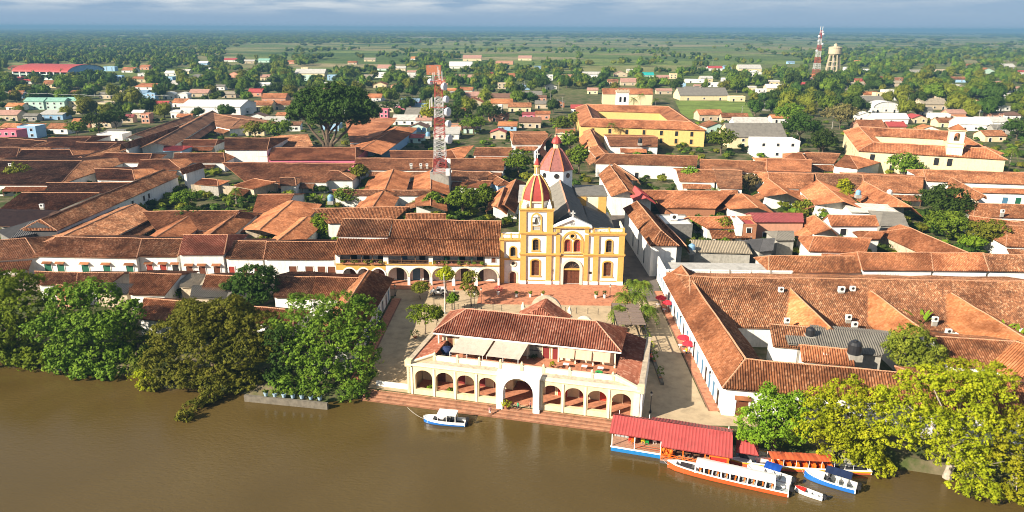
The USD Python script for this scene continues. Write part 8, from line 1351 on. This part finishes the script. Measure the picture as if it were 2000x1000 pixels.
person("person in a bright yellow shirt walking on the right sidewalk below the umbrellas", at(1340, 694, .16), -1.9, "cloth_yellow", "cloth_dark", "walk"); person("person in dark clothes by the farther red umbrellas", at(1306, 602, .16), -1.6, "cloth_dark", "cloth_dark")
def rope(label, a, b, sag=.4, mat="cloth_white", r=.016, name="mooring_rope", cat="rope"):
    q = MB(); t = np.linspace(0, 1, 12)[:, None]; P = np.asarray(a) * (1 - t) + np.asarray(b) * t; P[:, 2] -= (4 * sag * t * (1 - t))[:, 0]; q.tube(P, r, 4); single(name, q, mat, label, cat)
rope("mooring rope from the small canopy boat to the quay steps", at(829, 818, WZ + .8), at(795, 795, -.6), .3); rope("mooring rope from the blue speedboat's bow to the bank trees", at(1572, 928, WZ + 1), at(1560, 900, -.2), .2); rope("mooring rope from the long passenger boat's bow to the dock", at(1306, 908, WZ + .9), at(1296, 899, WZ + .6), .1)
rope("long pale yellow pole lying on the bank behind the orange boat", at(1448, 872, .3), at(1560, 896, .3), 0, "boat_yellow", .07, "boat_pole", "pole")
rope("pale overhead power line crossing the far left town", at(-20, 178, 9), at(330, 187, 8), 1.2, "cloth_white", .09, "power_line", "power line")
# ------------------------------------------------------------------ things on the roofs
def tank(label, x, y, z, r=.75, h=1.5, mat="tank_black"): P = at(x, y, z); T = Thing("water_tank", label, "water tank", P, local=True); T.part("tank", MB().lathe([(r, 0), (r * 1.03, h * .4), (r, h * .8), (r * .7, h), (r * .3, h * 1.05)], (0, 0, 0), 14), mat); T.part("lid", MB().lathe([(r * .35, h * 1.05), (r * .33, h * 1.15)], (0, 0, 0), 10), mat); T.part("stand", MB().box(-r, r, -r, r, -1.2, 0), "concrete")
for a in ((1668, 690, 7.2, 1.15, 2.2, "tank_black", "big black water tank by the red roof with skylight in the right yard"), (1582, 655, 7.3, .8, 1.5, "tank_black", "small black water tank on the cement lean-to in the right yard"), (646, 392, 5, 1.0, 2.0, "tank_blue", "blue water tank beside the dark round yard tree in the left town"), (818, 257, 8.5, 1.2, 2.0, "tank_blue", "left blue water tank of the pair left of the telecom tower"), (828, 257, 8.5, 1.2, 2.0, "tank_blue", "right blue water tank of the upper pair left of the telecom tower"), (836, 266, 8, 1.2, 2.0, "tank_blue", "lower blue water tank nearest the telecom tower"), (1250, 279, 7, 1.0, 2.2, "tank_black", "black water tank on the tile roof far behind the church street"), (1676, 380, 6, .9, 1.5, "tank_blue", "blue tank by the middle receding wing in the right town"), (1737, 378, 5.5, .9, 1.3, "tank_white", "gray tank behind the long mottled roof in the right town"), (1351, 487, 5.5, .9, 1.4, "tank_blue", "bright blue barrel behind the white parapet house")): tank(a[6], *a[:6])
def acbox(label, x, y, z, s=1.0, dish=False):
    P = at(x, y, z); T = Thing("roof_unit", label, "air conditioner", P, local=True); T.part("case", MB().box(-.55 * s, .55 * s, -.3 * s, .3 * s, -.2, .8 * s), "tank_white"); T.part("fan_grille", MB().tube([(0, -.32 * s, .42 * s), (0, -.3 * s, .42 * s)], .3 * s, 12), "iron"); T.part("foot", MB().box(-.5 * s, .5 * s, -.25 * s, .25 * s, -1.6, -.2), "concrete")
for a in ((1525, 568, 8.0, 1.0, "white roof unit left of the first yard wing peak"), (1537, 628, 7, .9, "white roof unit on the first yard wing slope"), (1643, 568, 8.2, 1.2, "white roof unit on the long north wing, left of a pair"), (1665, 566, 8.2, 1.0, "smaller white roof unit on the long north wing, right of the pair"), (1657, 622, 6, 1.0, "white vent unit in the valley left of the middle yard wing"), (1669, 636, 5.6, 1.0, "white air conditioner at the foot of the middle yard wing"), (1826, 626, 6, 1.0, "white unit left of the broad yard wing"), (1852, 650, 5.6, 1.0, "gray unit on the lower left of the broad yard wing"), (803, 323, 6.5, 1.0, "white roof unit left of the telecom tower, first of three"), (822, 323, 6.5, 1.0, "white roof unit left of the telecom tower, second of three"), (834, 323, 6.5, .9, "white roof unit nearest the telecom tower base"), (82, 404, 6.2, 1.2, "white roof cowl on the lit left tile roof"), (20, 323, 7.2, 1.1, "small white roof cap on the long brown roof at far left"), (1316, 428, 6.0, 1.9, "large white cooling unit on the flat-roofed concrete house"), (1958, 414, 6.4, 1.0, "small white unit on the right edge tile roof"), (1996, 655, 5.5, 1.6, "white unit at the right edge beside the bananas")): acbox(a[4], *a[:4])
T = Thing("roof_skylight", "white translucent skylight set in the small new red tile roof", "skylight", at(1616, 687, 6.9), local=True); T.part("pane", MB().hexa([(-1, -.9, -.3), (1, -.9, -.3), (1, .9, .35), (-1, .9, .35), (-1, -.9, -.2), (1, -.9, -.2), (1, .9, .45), (-1, .9, .45)]), "cloth_white"); T.part("frame", MB().beam((-1.05, -.9, -.22), (-1.05, .9, .43), .1).beam((1.05, -.9, -.22), (1.05, .9, .43), .1), "concrete")
up = None
for i, (x, y, h) in enumerate(((1392, 128, 11), (1098, 214, 10), (1075, 206, 10), (298, 150, 16), (1448, 232, 9), (1773, 205, 10), (185, 190, 9), (245, 192, 9), (410, 205, 9), (560, 190, 9), (680, 166, 9), (1700, 238, 9), (1910, 240, 9), (1945, 262, 8), (1024, 176, 9), (1090, 178, 9), (1625, 252, 9), (1558, 262, 9), (345, 152, 9), (370, 168, 9))):
    P = at(x, y); lb = unique(f"slim pale utility pole {where(x, y)}")
    if up is None: up = Thing("utility_pole", lb, "utility pole", P, "utility poles in the far town", local=True, scale=(1, 1, h / 10)); up.part("pole", MB().tube([(0, 0, 0), (0, 0, 10)], [.22, .14], 6), "concrete"); up.part("crossarm", MB().box(-1, 1, -.08, .08, 9.1, 9.3), "concrete")
    else: copy(up, "utility_pole", lb, "utility pole", P, .2 * i, (1, 1, h / 10), "utility poles in the far town")
